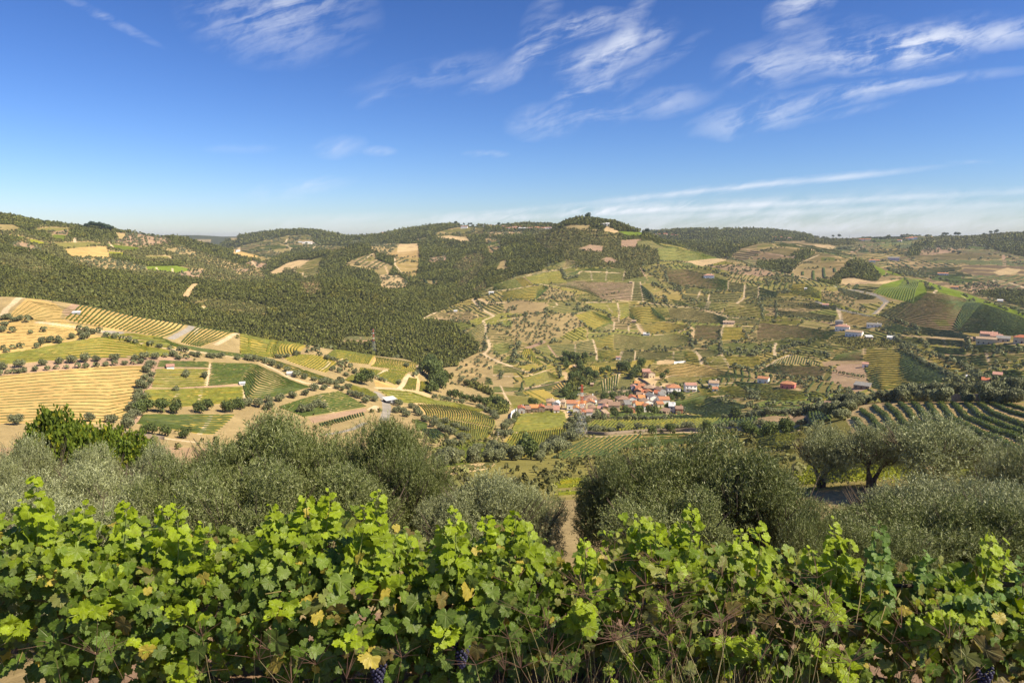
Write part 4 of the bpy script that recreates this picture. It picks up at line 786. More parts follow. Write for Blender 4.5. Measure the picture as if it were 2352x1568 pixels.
# ---------------------------------------------------------------- vine rows
M_vine = leafmat('vine_leaves', (1, 1, 1), trans=.3, rand=.06)
M_wood = leafmat('wood_leaves', (1, 1, 1), trans=.2, rand=0, spec=.15)
M_bark = simple('bark', (.13, .10, .075), .9, .35, 8, .6)
VC = dict(yv=(.33,.36,.03), green=(.105,.145,.027), dgreen=(.065,.092,.022), ygreen=(.235,.245,.035), lgreen=(.16,.21,.03), olive=(.16,.165,.05))
def row_mesh(L, w, h, vc, drop, seed, leafy=False):
    g = np.random.default_rng(seed); d = np.r_[0, np.cumsum(np.hypot(*np.diff(L[:, :2], axis=0).T))]
    step = 1.0 if leafy else 1.6; n = max(int(d[-1]/step), 2); t = np.linspace(0, d[-1], n)
    x = np.interp(t, d, L[:, 0]); y = np.interp(t, d, L[:, 1]); z = hz(x, y)
    tx = np.gradient(x); ty = np.gradient(y); q = np.maximum(np.hypot(tx, ty), 1e-6); nx, ny = -ty/q, tx/q
    c = np.array(VC[vc]); hh = h*(1+.25*(fbm(x/3, y/3, 2, seed)-.5)*2)
    if leafy:
        K = int(np.clip(26*110/max(np.hypot(x.mean(), y.mean()), 45), 22, 60)); N_ = n*K; j = np.repeat(np.arange(n), K); s = g.uniform(-.6, .6, N_); a = g.uniform(-1, 1, N_); u_ = g.uniform(0.12, 1, N_)
        keep = (g.random(N_) > drop); wid = w/2*np.sqrt(np.clip(1.15-(u_-.45)**2*1.8, .1, 1))
        C = np.c_[x[j]+tx[j]/q[j]*s+nx[j]*a*wid, y[j]+ty[j]/q[j]*s+ny[j]*a*wid, z[j]+hh[j]*u_][keep]
        return leaf_quads(C, g.normal(size=C.shape)+np.c_[nx[j]*a, ny[j]*a, .5+0*a][keep]*1.2, .26 if K < 40 else .17, .2 if K < 40 else .14, g, c)
    P_ = []; hh = hh*np.where(g.random(n) < drop, .25, 1)*np.where((np.arange(n) > 0) & (np.arange(n) < n-1), 1, .6)
    for (o, k) in ((-.5, 0.0), (-.46, .8), (0.05, 1.05), (.46, .75), (.5, 0.0)):
        jt = g.normal(0, .10, n); jz = g.normal(0, .09, n) if k else 0
        P_.append(np.c_[x+nx*w*(o+jt), y+ny*w*(o+jt), z+hh*(k+jz)-.05])
    V = np.stack(P_, 1).reshape(-1, 3); i = np.arange(n-1)
    Fq = np.concatenate([np.c_[i*5+k, i*5+k+1, (i+1)*5+k+1, (i+1)*5+k] for k in range(4)])
    cc = c*(.78+.44*g.random((n, 1)))*np.array([1, 1, 1]); cc = cc*(1+np.clip(fbm(x/9, y/9, 2, seed+5)-.55, 0, 1)[:, None]*np.array([2.0, .9, 0]))
    return V, Fq, np.repeat(cc, 5, 0)
def leaf_quads(C, Nn, a, b, g, c, var=.3, pointed=False):
    """one small four-sided leaf at each place C facing about Nn"""
    n = len(C); Nn = Nn/np.maximum(np.linalg.norm(Nn, axis=1, keepdims=True), 1e-6)
    r = g.normal(size=(n, 3)); U = np.cross(Nn, r); U /= np.maximum(np.linalg.norm(U, axis=1, keepdims=True), 1e-6); W = np.cross(Nn, U)
    s = g.uniform(.7, 1.3, (n, 1)); U = U*a/2*s; W = W*b/2*s
    V = np.stack([C-U, C-W, C+U, C+W] if pointed else [C-U-W*.6, C+U*.5-W, C+U+W*.7, C-U*.4+W], 1).reshape(-1, 3)
    cc = np.asarray(c)*(1-var+2*var*g.random((n, 1)))
    return V, np.arange(4*n).reshape(n, 4), np.repeat(cc, 4, 0)
def cat_(parts):
    o = 0; V, Fc, C = [], [], []
    for a, b, c in parts: V.append(a); Fc.append(b+o); C.append(c); o += len(a)
    return np.vstack(V), np.vstack(Fc), np.vstack(C)
items = []
for k, (L, w, h, vc, drop, desc, no, mode) in enumerate(ROWS):
    r = float(np.hypot(*L[len(L)//2])); ln = float(np.hypot(*np.diff(L, axis=0).T).sum())
    items.append((h*ln/r/r if desc else 0, k, r))
items.sort(reverse=True); solo = {k for s, k, r in items[:300] if s > 0}
rest = []
for s, k, r in items:
    L, w, h, vc, drop, desc, no, mode = ROWS[k]
    if np.hypot(*np.diff(L, axis=0).T).sum() < 3: continue
    if r > 300 and w < .75: h *= .5; w *= .62
    vs, fs, cs = row_mesh(L, w*(.7 if 85 <= r < 300 else 1), h*(.85 if 85 <= r < 300 else 1), vc, drop, 100+k, leafy=r < 85)
    if 85 <= r < 300: vs, fs, cs = cat_([(vs, fs, cs*.8), row_mesh(L, w, h, vc, drop, 900+k, leafy=True)])
    if k in solo:
        base = np.array([L[0, 0], L[0, 1], float(hz(L[0, 0], L[0, 1]))])
        o = link('vine_row', make_mesh('vine_row', vs-base, fs, M_vine, cs), loc=base)
        where = 'from the left' if mode == 'x' else 'from the top'
        tag(o, f'{ordinal(no)} vine row {where} in {desc}', 'vine row', 'vine rows in '+desc)
    else: rest.append((vs, fs, cs))
# rows of the patchwork
def cells(cv, spacing, seg, w, h, seed):
    g = np.random.default_rng(seed); m = (CV == cv) & FRONT & (BORD > (1.3 if cv == 3 else 2.5)) & (Rg < 4200)
    ids = CELL[m]; xs, ys = Xg[m], Yg[m]; o = np.argsort(ids); ids, xs, ys = ids[o], xs[o], ys[o]
    u_, st = np.unique(ids, return_index=True); st = np.r_[st, len(ids)]; out = []
    for q in range(len(u_)):
        x, y = xs[st[q]:st[q+1]], ys[st[q]:st[q+1]]
        if len(x) < 12: continue
        cx, cy = np.median(x), np.median(y); e = 8.
        gx = float(hz(cx+e, cy)-hz(cx-e, cy)); gy = float(hz(cx, cy+e)-hz(cx, cy-e)); a = math.atan2(gy, gx)+math.pi/2+g.normal(0, .25)
        if g.random() < .25: a += math.pi/2
        if g.random() < (.12 if cv == 3 else .3): continue
        ca, sa = math.cos(a), math.sin(a); k = (int(u_[q]) >> 3); names = PT[cv][1]; nm = names[k % len(names)]
        vc = {'green':'green','gold':'ygreen','dgreen':'dgreen','olive':'green','ygreen':'ygreen','tan':'green','soil':'olive','lgreen':'lgreen','brown':'green','purple':'olive'}[nm]
        R_ = min(np.hypot(x-cx, y-cy).max(), 160 if cv == 3 else 420); sp = spacing*g.uniform(.85, 1.4)
        uu, vv = np.meshgrid(np.arange(-R_, R_, seg), np.arange(-R_, R_, sp)); X = cx+uu*ca-vv*sa+3*np.sin(vv/19+q)*0; Y = cy+uu*sa+vv*ca
        bend = g.uniform(-.0018, .0018); X = X-sa*bend*uu**2; Y = Y+ca*bend*uu**2; X, Y = X.ravel(), Y.ravel()
        ti = np.clip(np.rint(np.interp(np.arctan2(X, Y), TH, np.arange(nT))), 0, nT-1).astype(int); ri = np.clip(np.rint(np.interp(np.log(np.hypot(X, Y)), LR, np.arange(nR))), 0, nR-1).astype(int)
        ok = (CELL[ti, ri] == u_[q]) & (CV[ti, ri] == cv) & (BORD[ti, ri] > 1.6) & (g.random(len(X)) > (.05 if nm not in ('soil', 'tan') else .3)); X, Y = X[ok], Y[ok]
        if len(X): out.append(np.c_[X, Y, np.full(len(X), ca), np.full(len(X), sa), np.tile(VC[vc], (len(X), 1))])
    D = np.vstack(out); n = len(D); X, Y, ca, sa = D[:, :4].T; hs = seg*.5*1.02; Vv = []
    for s in (-1, 1):
        bx, by = X+ca*hs*s, Y+sa*hs*s; bz = hz(bx, by)
        for (o_, k) in ((-.5, 0), (-.4, .9), (.4, .9), (.5, 0)):
            jt = g.normal(0, .07, n); Vv.append(np.c_[bx-sa*w*(o_+jt), by+ca*w*(o_+jt), bz+h*(k+(g.normal(0, .12, n) if k else 0))-.05])
    V = np.stack(Vv, 1).reshape(-1, 3); i = np.arange(n)*8
    Fq = np.concatenate([np.c_[i+a, i+a+1, i+a+5, i+a+4] for a in range(3)])
    C = D[:, 4:]*(.75+.5*g.random((n, 1))); return V, Fq, np.repeat(C, 8, 0)
pr = cells(3, 6.6, 4.5, 1.9, .7, 3); pf = cells(4, 15, 14.0, 5.0, 1.4, 4)
V, Fq, C = cat_(rest+[pr, pf])
LOG('row quads', len(Fq))
tag(link('vine_rows', make_mesh('vine_rows', V, Fq, M_vine, C)), 'vine rows covering the more distant terraced hillsides', kind='stuff')

# ---------------------------------------------------------------- woods, scrub and orchards
def tree_templates(n, K, seed, flat=1.0, cone=0.0, size=.5):
    g = np.random.default_rng(seed); out = []
    for _ in range(n):
        d = g.normal(size=(K, 3)); d /= np.linalg.norm(d, axis=1, keepdims=True); d[:, 2] = np.where(d[:, 2] < -.35, -d[:, 2], d[:, 2])
        lob = g.normal(size=(5, 3)); lob /= np.linalg.norm(lob, axis=1, keepdims=True)
        rad = .78+.30*np.clip((d @ lob.T).max(1), 0, 1)**3*g.uniform(.6, 1.2)-.12*g.random(K)
        C = d*rad[:, None]*np.array([1, 1, flat]); C[:, :2] *= (1-cone*np.clip(C[:, 2:3]/flat*.5+.5, 0, 1)); C[:, 2] += flat*.9
        V, F_, c = leaf_quads(C, d*1.3+g.normal(size=(K, 3))*.45, size*1.3, size, g, (1, 1, 1), .28)
        out.append((V, F_, c[:, 0]))
    return out
def scatter(pts, size, colr, tmpl, g):
    """pts (n,3), size (n,) half-width, colr (n,3)"""
    K = len(tmpl[0][0]); parts = []; pick = g.integers(0, len(tmpl), len(pts))
    for q, (V, F_, c) in enumerate(tmpl):
        m = pick == q; n = m.sum()
        if not n: continue
        a = g.uniform(0, 6.28, n); ca, sa = np.cos(a), np.sin(a); s = size[m]; sz = s*g.uniform(.85, 1.25, n)
        X = V[None, :, 0]*ca[:, None]-V[None, :, 1]*sa[:, None]; Y = V[None, :, 0]*sa[:, None]+V[None, :, 1]*ca[:, None]
        W = np.stack([pts[m][:, None, 0]+X*s[:, None], pts[m][:, None, 1]+Y*s[:, None], pts[m][:, None, 2]+V[None, :, 2]*sz[:, None]-.1*s[:, None]], -1).reshape(-1, 3)
        Fq = (F_[None]+(np.arange(n)*K)[:, None, None]).reshape(-1, 4); C = (colr[m][:, None, :]*c[None, :, None]).reshape(-1, 3)
        parts.append((W, Fq, C))
    return cat_(parts)
DTH = np.gradient(TH)[:, None]; DR = np.gradient(RR)[None, :]; AREA = Rg*DTH*DR
def sprinkle(mask, spacing, g, vis=True):
    pr_ = AREA/spacing**2*mask*(VIS if vis else 1)*FRONT; i, j = np.nonzero(g.random(Rg.shape) < pr_)
    th = TH[i]+(g.random(len(i))-.5)*DTH[i, 0]; r = RR[j]+(g.random(len(i))-.5)*DR[0, j]
    x, y = r*np.sin(th), r*np.cos(th); return np.c_[x, y, hz(x, y)], r
g = np.random.default_rng(21)
T_dec = tree_templates(8, 17, 1, .95, .25, .68); T_pine = tree_templates(6, 17, 2, 1.5, .55, .62); T_ol = tree_templates(8, 34, 3, .8, .1, .5)
spf = np.maximum(2.75, Rg*.0021)
pts, r = sprinkle((CV == 1) & (Rg < 4300) & (Rg > 430), spf, g); sz = np.maximum(1.75, r*.0014)*g.uniform(.5, 1.5, len(r))
gn = fbm(pts[:, 0]/60, pts[:, 1]/60, 3, 4); yl = fbm(pts[:, 0]/17, pts[:, 1]/17, 3, 14)
base = np.array([.165, .178, .046])*(.45+1.1*gn[:, None])*(.7+.6*g.random((len(r), 1)))
base = base+np.clip(yl-.52, 0, 1)[:, None]*np.array([.32, .22, .02])*(g.random((len(r), 1)) < .6)
keep = (fbm(pts[:, 0]/22+3, pts[:, 1]/22, 3, 31) < .68)
pine = (gn > .5)
V1 = scatter(pts[keep & pine], sz[keep & pine]*.85, base[keep & pine], T_pine, g); V2 = scatter(pts[keep & ~pine], sz[keep & ~pine], base[keep & ~pine], T_dec, g)
LOG('wood trees', len(r)); V, Fq, C = cat_([V1, V2])
tag(link('forest', make_mesh('forest', V, Fq, M_wood, C)), 'dense green woods of pine and oak on the valley slopes', kind='stuff')
pts, r = sprinkle(((CV == 2) & (Rg < 4300)), np.maximum(3.0, Rg*.0030), g); sz = np.maximum(1.2, r*.0013)*g.uniform(.6, 1.3, len(r))
p2, r2 = sprinkle((CV == 1) & (Rg < 1300) & (Rg > 430), 5.5, g); s2 = g.uniform(1, 2.2, len(r2))
p3, r3 = sprinkle((np.isin(CV, (0, 3))) & (Rg < 1400) & (Rg > 110) & (fbm(Xg/30, Yg/30, 3, 91) > .58), 11, g); s3 = g.uniform(.7, 1.7, len(r3))
p4, r4 = sprinkle((CV == 0) & (Rg < 430) & (Rg > 62) & (Xg > -60) & (fbm(Xg/14, Yg/14, 3, 191) > .45), 4.2, g); s4 = g.uniform(.4, 1.4, len(r4))
pts = np.vstack([pts, p2, p3, p4]); sz = np.r_[sz, s2, s3, s4]; bc = np.array([.20, .20, .07])*(.6+.8*g.random((len(sz), 1)))
V, Fq, C = scatter(pts, sz, bc, T_dec, g); LOG('scrub', len(sz))
tag(link('scrub', make_mesh('scrub', V, Fq, M_wood, C)), 'olive-brown scrub and bushes on the rough slopes', kind='stuff')

# ---------------------------------------------------------------- olive trees
M_olive = leafmat('olive_leaves', (.19, .205, .095), under=(.29, .30, .18), trans=.12, rand=.16, rough=.5, spec=.35)
M_bush = leafmat('bush_leaves', (.14, .18, .05), trans=.3, rand=.25)
M_ygr = leafmat('yellow_green_leaves', (.20, .22, .025), trans=.4, rand=.15)
def crown_mesh(name, K, seed, size, mat, flat=.78, lobes=9, aspect=1.0):
    """round crown of about unit half-width standing on z = 0"""
    g = np.random.default_rng(seed); lc = g.normal(size=(lobes, 3)); lc /= np.linalg.norm(lc, axis=1, keepdims=True)
    lc = lc*g.uniform(.30, .58, (lobes, 1))*np.array([1, 1, flat*.9]); lr = g.uniform(.34, .56, lobes); C, D = [], []
    for k in range(lobes):
        n = int(K/lobes); d = g.normal(size=(n, 3)); d /= np.linalg.norm(d, axis=1, keepdims=True); q = lr[k]*(g.random(n)**.3)
        C.append(lc[k]+d*q[:, None]); D.append(d)
    C, D = np.vstack(C), np.vstack(D); C[:, 2] += flat*.95; C[:, 2] = np.where(C[:, 2] < .22, .22+.3*g.random(len(C)), C[:, 2])
    V, F_, c = leaf_quads(C, D+g.normal(size=C.shape)*.5, size*aspect, size, g, (1, 1, 1), .3, pointed=True)
    return make_mesh(name, V, F_, mat, c)
def tube(path, rad, sides=6):
    path = np.asarray(path, float); n = len(path); rad = np.broadcast_to(rad, n); T = np.gradient(path, axis=0); T /= np.maximum(np.linalg.norm(T, axis=1, keepdims=True), 1e-9)
    ref = np.array([0, 0, 1.]) if abs(T[0, 2]) < .9 else np.array([1., 0, 0]); U = np.cross(T, ref); U /= np.maximum(np.linalg.norm(U, axis=1, keepdims=True), 1e-9); W = np.cross(T, U)
    a = np.arange(sides)/sides*2*math.pi
    V = path[:, None]+(U[:, None]*np.cos(a)[None, :, None]+W[:, None]*np.sin(a)[None, :, None])*rad[:, None, None]
    i, j = np.meshgrid(np.arange(n-1), np.arange(sides), indexing='ij'); j2 = (j+1) % sides
    F_ = np.stack([i*sides+j, i*sides+j2, (i+1)*sides+j2, (i+1)*sides+j], -1).reshape(-1, 4)
    return V.reshape(-1, 3), F_, np.ones((n*sides, 3))
def trunk_mesh(seed, h=.55):
    g = np.random.default_rng(seed); P_ = [tube([(0, 0, -.3), (.02, 0, .1), (g.normal(0, .05), g.normal(0, .05), h*.6)], [.10, .075, .06])]
    for k in range(4):
        a = k*1.57+g.uniform(-.5, .5); P_.append(tube([(0, 0, h*.45), (.18*math.cos(a), .18*math.sin(a), h*.9), (.42*math.cos(a), .42*math.sin(a), h*1.5)], [.05, .035, .012], 5))
    V, F_, C = cat_(P_); return make_mesh('trunk', V, F_, M_bark, C, smooth=True)
olive_mid = [crown_mesh('crown', 900, 40+i, .16, M_olive) for i in range(5)]
olive_fine = [crown_mesh('crown', 5200, 50+i, .085, M_olive, aspect=2.2) for i in range(4)]
bush_mid = [crown_mesh('crown', 900, 60+i, .17, M_bush, flat=.95) for i in range(4)]
trunks = [trunk_mesh(70+i) for i in range(3)]
def tree(kind, loc, s, crowns, label, group, cat, g, zs=1.0, trunk=True):
    e = link(kind, None, loc=loc, rz=float(g.uniform(0, 6.28)), sc=(s, s*float(g.uniform(.9, 1.1)), s*zs)); e.empty_display_size = .5
    tag(e, label, cat, group); link('crown', crowns[int(g.integers(len(crowns)))], e)
    if trunk: link('trunk', trunks[int(g.integers(len(trunks)))], e)
    return e
OL = []; more_olives = []   # every single tree: (kind, px, py, half-width m, range, desc)
def olives(c, pts, s, desc, rg=LEFT, kind='olive'):
    pts = zp(c, pts)
    if len(pts): OL.append((kind, at(*pts.T, *rg), s, desc))
def oline(c, pts, spacing, s, desc=None, rg=(420, 1600), kind='olive', jit=.8):
    q = at(*zp(c, pts).T, *rg)[:, :2]; d = np.r_[0, np.cumsum(np.hypot(*np.diff(q, axis=0).T))]; t = np.arange(spacing/2, d[-1], spacing); gg = np.random.default_rng(len(OL)+len(more_olives))
    t = t+gg.normal(0, spacing*.15, len(t)); x = np.interp(t, d, q[:, 0])+gg.normal(0, jit, len(t)); y = np.interp(t, d, q[:, 1])+gg.normal(0, jit, len(t))
    p = np.c_[x, y, hz(x, y)]
    if desc: OL.append((kind, p, s, desc))
    else: more_olives.append((p, s))
olives(5, [(20,322),(175,300),(378,285),(527,268),(634,262),(750,252),(848,245),(1015,240),(1192,238),(1272,232),(1373,226),(1530,208)], 3.4, 'the upper line above the wide straw field')
olives(5, [(10,372),(75,355),(125,352),(170,350),(215,344),(310,334),(420,325),(500,314),(585,308),(685,306),(757,305),(853,296),(935,288),(1012,284),(1100,278),(1180,270),(1243,266)], 2.1, 'the lower line above the wide straw field')
olives(1, [(375,1245),(450,1232),(517,1235),(637,1200),(705,1125),(760,1138),(810,1160),(875,1150),(710,1165),(760,1195),(730,1205)], 2.9, 'the line left of the curved terraces')
olives(1, [(180,1285),(110,1290),(30,1295),(110,1145),(270,1155),(390,1135),(330,1280),(60,1320)], 2.2, 'the straw field at the left edge')
olives(1, [(20,1140),(45,1090),(250,1050),(170,1040),(120,1050),(80,1028),(40,1030)], 3.2, 'the bend of the farm track at left')
olives(1, [(945,1185),(1020,1198),(1078,1208),(1138,1226),(1197,1245),(1320,1265),(1408,1278),(1500,1295),(1590,1305),(1640,1320),(1575,1385),(1645,1375),(1460,1362)], 2.3, 'the line along the light lane')
olives(1, [(1700,1345),(1740,1362),(1840,1365),(1880,1372),(1945,1370),(2095,1385),(2190,1388),(2230,1395)], 3.0, 'the corner where the lanes meet')
olives(5, [(1325,308),(1290,345),(1335,380),(1275,412),(1330,440),(1290,485),(1238,485),(1225,535),(1210,580),(1208,625),(1228,668),(1165,690),(1183,755),(1128,835)], 3.3, 'the column between the straw field and the green plots')
olives(5, [(145,805),(790,775),(985,785),(1125,762)], 3.0, 'the lower edge of the wide straw field')
olives(5, [(1640,385),(1808,400),(1555,510),(1257,580)], 3.1, 'the green plots at left')
olives(5, [(1425,700),(1555,705),(1750,700),(1290,690),(1830,680),(1240,720)], 4.0, 'the hedge below the three plots', kind='bush')
olives(5, [(1285,880),(1345,885),(1460,905),(1640,925)], 3.0, 'the track below the green plots', kind='bush')
olives(5, [(1990,700),(2050,692),(2100,670),(2140,655)], 3.6, 'the lower edge of the big green vineyard', kind='bush')
olives(6, [(20,660),(80,640),(170,650),(255,615),(350,600),(465,570),(575,545),(655,505),(740,498)], 3.6, 'the line below the big green vineyard')
olives(6, [(740,660),(608,690),(545,700),(675,655),(250,670)], 3.6, 'the dark green plot left of the shed road')
olives(6, [(75,240),(120,245),(175,250),(230,268),(285,290),(350,310),(415,340),(500,388),(570,402),(655,420),(740,440),(790,465)], 3.2, 'the crest path above the big green vineyard')
olives(6, [(725,450),(765,430),(860,490),(905,505),(955,490),(965,540),(1010,558),(1060,575),(1130,580),(1190,600),(1105,615),(900,440),(850,450),(880,420)], 2.9, 'the slope between the crest path and the shed road')
olives(6, [(370,225),(415,212),(490,195),(515,190),(600,170),(640,160),(685,160),(705,195),(680,140),(600,130),(800,130),(330,220)], 2.4, 'the top of the spur back')
olives(6, [(770,232),(820,240),(855,248),(870,285),(895,275),(935,265),(975,300),(1010,355),(1075,370),(1115,378),(1165,395),(1210,405),(1245,420),(1280,430),(940,380),(880,350),(820,330),(910,300)], 2.6, 'the band across the golden plots')
olives(6, [(1120,460),(1060,450)], 6.0, 'the golden plots beside the straw strip', kind='bush')
olives(6, [(1400,450),(1540,385),(1560,370),(1470,300)], 3.2, 'the sandy track end')
olives(6, [(1400,640),(1380,700),(1440,700),(1470,735),(1515,660),(1560,700),(1580,725),(1650,780),(1620,770),(1720,785),(1705,825),(1760,845),(1800,860),(1815,800),(1830,870),(1870,890)], 3.2, 'the slope right of the white-roofed shed', rg=(200, 760))
olives(6, [(1880,825),(1920,838),(1960,860),(2000,865),(1930,920),(1960,930),(2010,945)], 2.8, 'the lower yellow striped slope', rg=(200, 760))
olives(6, [(1835,995),(1890,990),(1960,975),(2100,1030),(1780,1075),(1835,1080),(1890,1095),(1930,1100)], 2.6, 'the green slope above the sandy terrace', rg=(120, 500))
olives(6, [(2065,1140),(1760,1190),(1860,1160),(2270,1130),(2200,1130)], 4.0, 'the foot of the green slope', rg=(120, 420))
olives(7, [(200,745),(170,790),(130,820),(95,850),(60,900),(100,920),(150,890)], 3.6, 'the field edge left of the yellow-green field', rg=(200, 600))
olives(7, [(690,800),(740,790),(660,850),(720,850),(770,840),(690,900),(740,900),(700,950),(640,950),(590,1000),(530,1010),(480,1050),(620,1020),(560,1050),(430,1080)], 4.2, 'the dark clump around the tall pylon', rg=(150, 560))
olives(7, [(160,1110),(80,1080),(410,1115),(30,1120),(200,1120),(0,1050)], 3.8, 'the foot of the yellow-green field', rg=(120, 560))
olives(7, [(330,1110),(300,1090)], 4.5, 'the foot of the yellow-green field', rg=(120, 560), kind='bush')
olives(7, [(830,855),(870,860),(920,865),(970,860),(1040,880),(890,880),(1120,850),(1280,850),(1350,845),(1450,850),(1540,845),(1610,845),(1690,845),(1740,850)], 3.0, 'the top of the retaining wall', rg=(150, 560))
olives(7, [(1180,768),(1230,765),(1300,765),(1350,768),(1400,765),(1450,768),(1500,768),(900,760),(980,765),(820,790),(2040,752),(2090,745),(2150,735),(2200,715),(2260,700),(2320,690)], 3.2, 'the grey-green belt below the houses', rg=(300, 480))
olives(7, [(1080,745),(1060,720),(1200,720),(1290,725),(1160,700),(1360,700),(1540,700),(1550,680),(1420,720)], 3.8, 'the gardens in front of the houses', rg=(430, 700), kind='bush')
olives(7, [(2130,750)], 5.0, 'the grey-green belt below the houses', rg=(300, 480), kind='bush')
olives(8, [(1280,590),(1340,560),(1390,575),(1440,560),(1500,585),(1580,530),(1650,520),(1730,510),(1790,505),(1870,500),(1960,480),(2050,470),(2140,470),(2220,545),(2280,520),(2330,500),(1880,560)], 4.1, 'the grove on the near crest at right', rg=(270, 480))
olives(8, [(1110,605),(1200,600),(1290,605),(1480,605),(1640,612),(1830,608),(2000,610),(2130,615),(2240,620),(880,640),(950,610),(800,690)], 3.4, 'the line along the near crest wall at right', rg=(200, 292))
olives(8, [(570,705),(640,740),(700,720),(740,760),(560,650),(640,620),(480,640),(400,640),(330,650),(250,655),(180,660),(110,665),(40,680),(720,640),(820,600),(890,590)], 3.6, 'the clump by the brown shed', rg=(200, 480))
olives(8, [(60,825),(150,835),(240,830),(320,830),(400,830)], 2.6, 'the wall below the curved rows', rg=(150, 560))
olives(7, [(1870,840),(1950,842),(2010,845),(2110,830),(2250,838),(2310,838)], 2.6, 'the wall below the curved rows', rg=(150, 560))
olives(8, [(60,930),(240,910),(130,920)], 3.2, 'the dark hedge under the wall', rg=(120, 500), kind='bush')
olives(7, [(1560,880),(1880,880),(2230,890),(2290,900),(1400,895)], 3.2, 'the road under the retaining wall', rg=(120, 560), kind='bush')
# valley trees and village trees
olives(7, [(660,240),(700,245),(640,225),(740,240),(800,235),(630,270),(640,320)], 5.0, 'the stream hedge above the village', rg=(480, 900), kind='bush')
olives(7, [(750,320),(760,380),(740,400),(830,390),(860,400),(900,400),(770,350),(780,440),(840,350),(960,360),(1010,350),(690,430),(650,520),(700,600),(720,590),(670,600),(640,560),(980,600),(1060,590),(1160,600)], 4.6, 'the stream bed beside the village', rg=(430, 800), kind='bush')
olives(7, [(1150,350),(1180,330),(1120,330),(1250,390),(1230,400),(1270,370),(1310,310)], 6.2, 'the garden left of the stone house', rg=(500, 800), kind='bush')
olives(7, [(1600,570),(1640,570),(1660,590),(1490,410),(1530,360),(1560,600),(370,635),(330,635)], 4.0, 'the slope behind the white houses', rg=(430, 800), kind='bush')
olives(2, [(1650,1520),(1680,1480),(1720,1500),(1700,1560),(1740,1540),(1680,1420),(1660,1450)], 8.0, 'the tall dark grove by the stream', rg=(480, 900), kind='bush')
olives(6, [(1700,420),(1750,450),(1800,480),(1760,520),(1700,540),(1720,480)], 7.0, 'the tall dark grove by the stream', rg=(480, 900), kind='bush')
olives(6, [(1850,570),(1900,580),(1950,590),(2000,600),(2050,620),(2100,630),(2160,640),(2220,645),(2280,655),(2330,665)], 4.4, 'the dark hedge along the stream', rg=(480, 900), kind='bush')
oline(6, [(1700,570),(1830,600),(2000,635)], 6, 3, 'the upper edge of the yellow striped slope', rg=LEFT)
oline(6, [(2100,650),(2250,730),(2260,760)], 7, 3, 'the right edge of the yellow striped slope', rg=LEFT)
oline(8, [(1500,580),(2500,600)], 9, 2.5, rg=(290, 480))
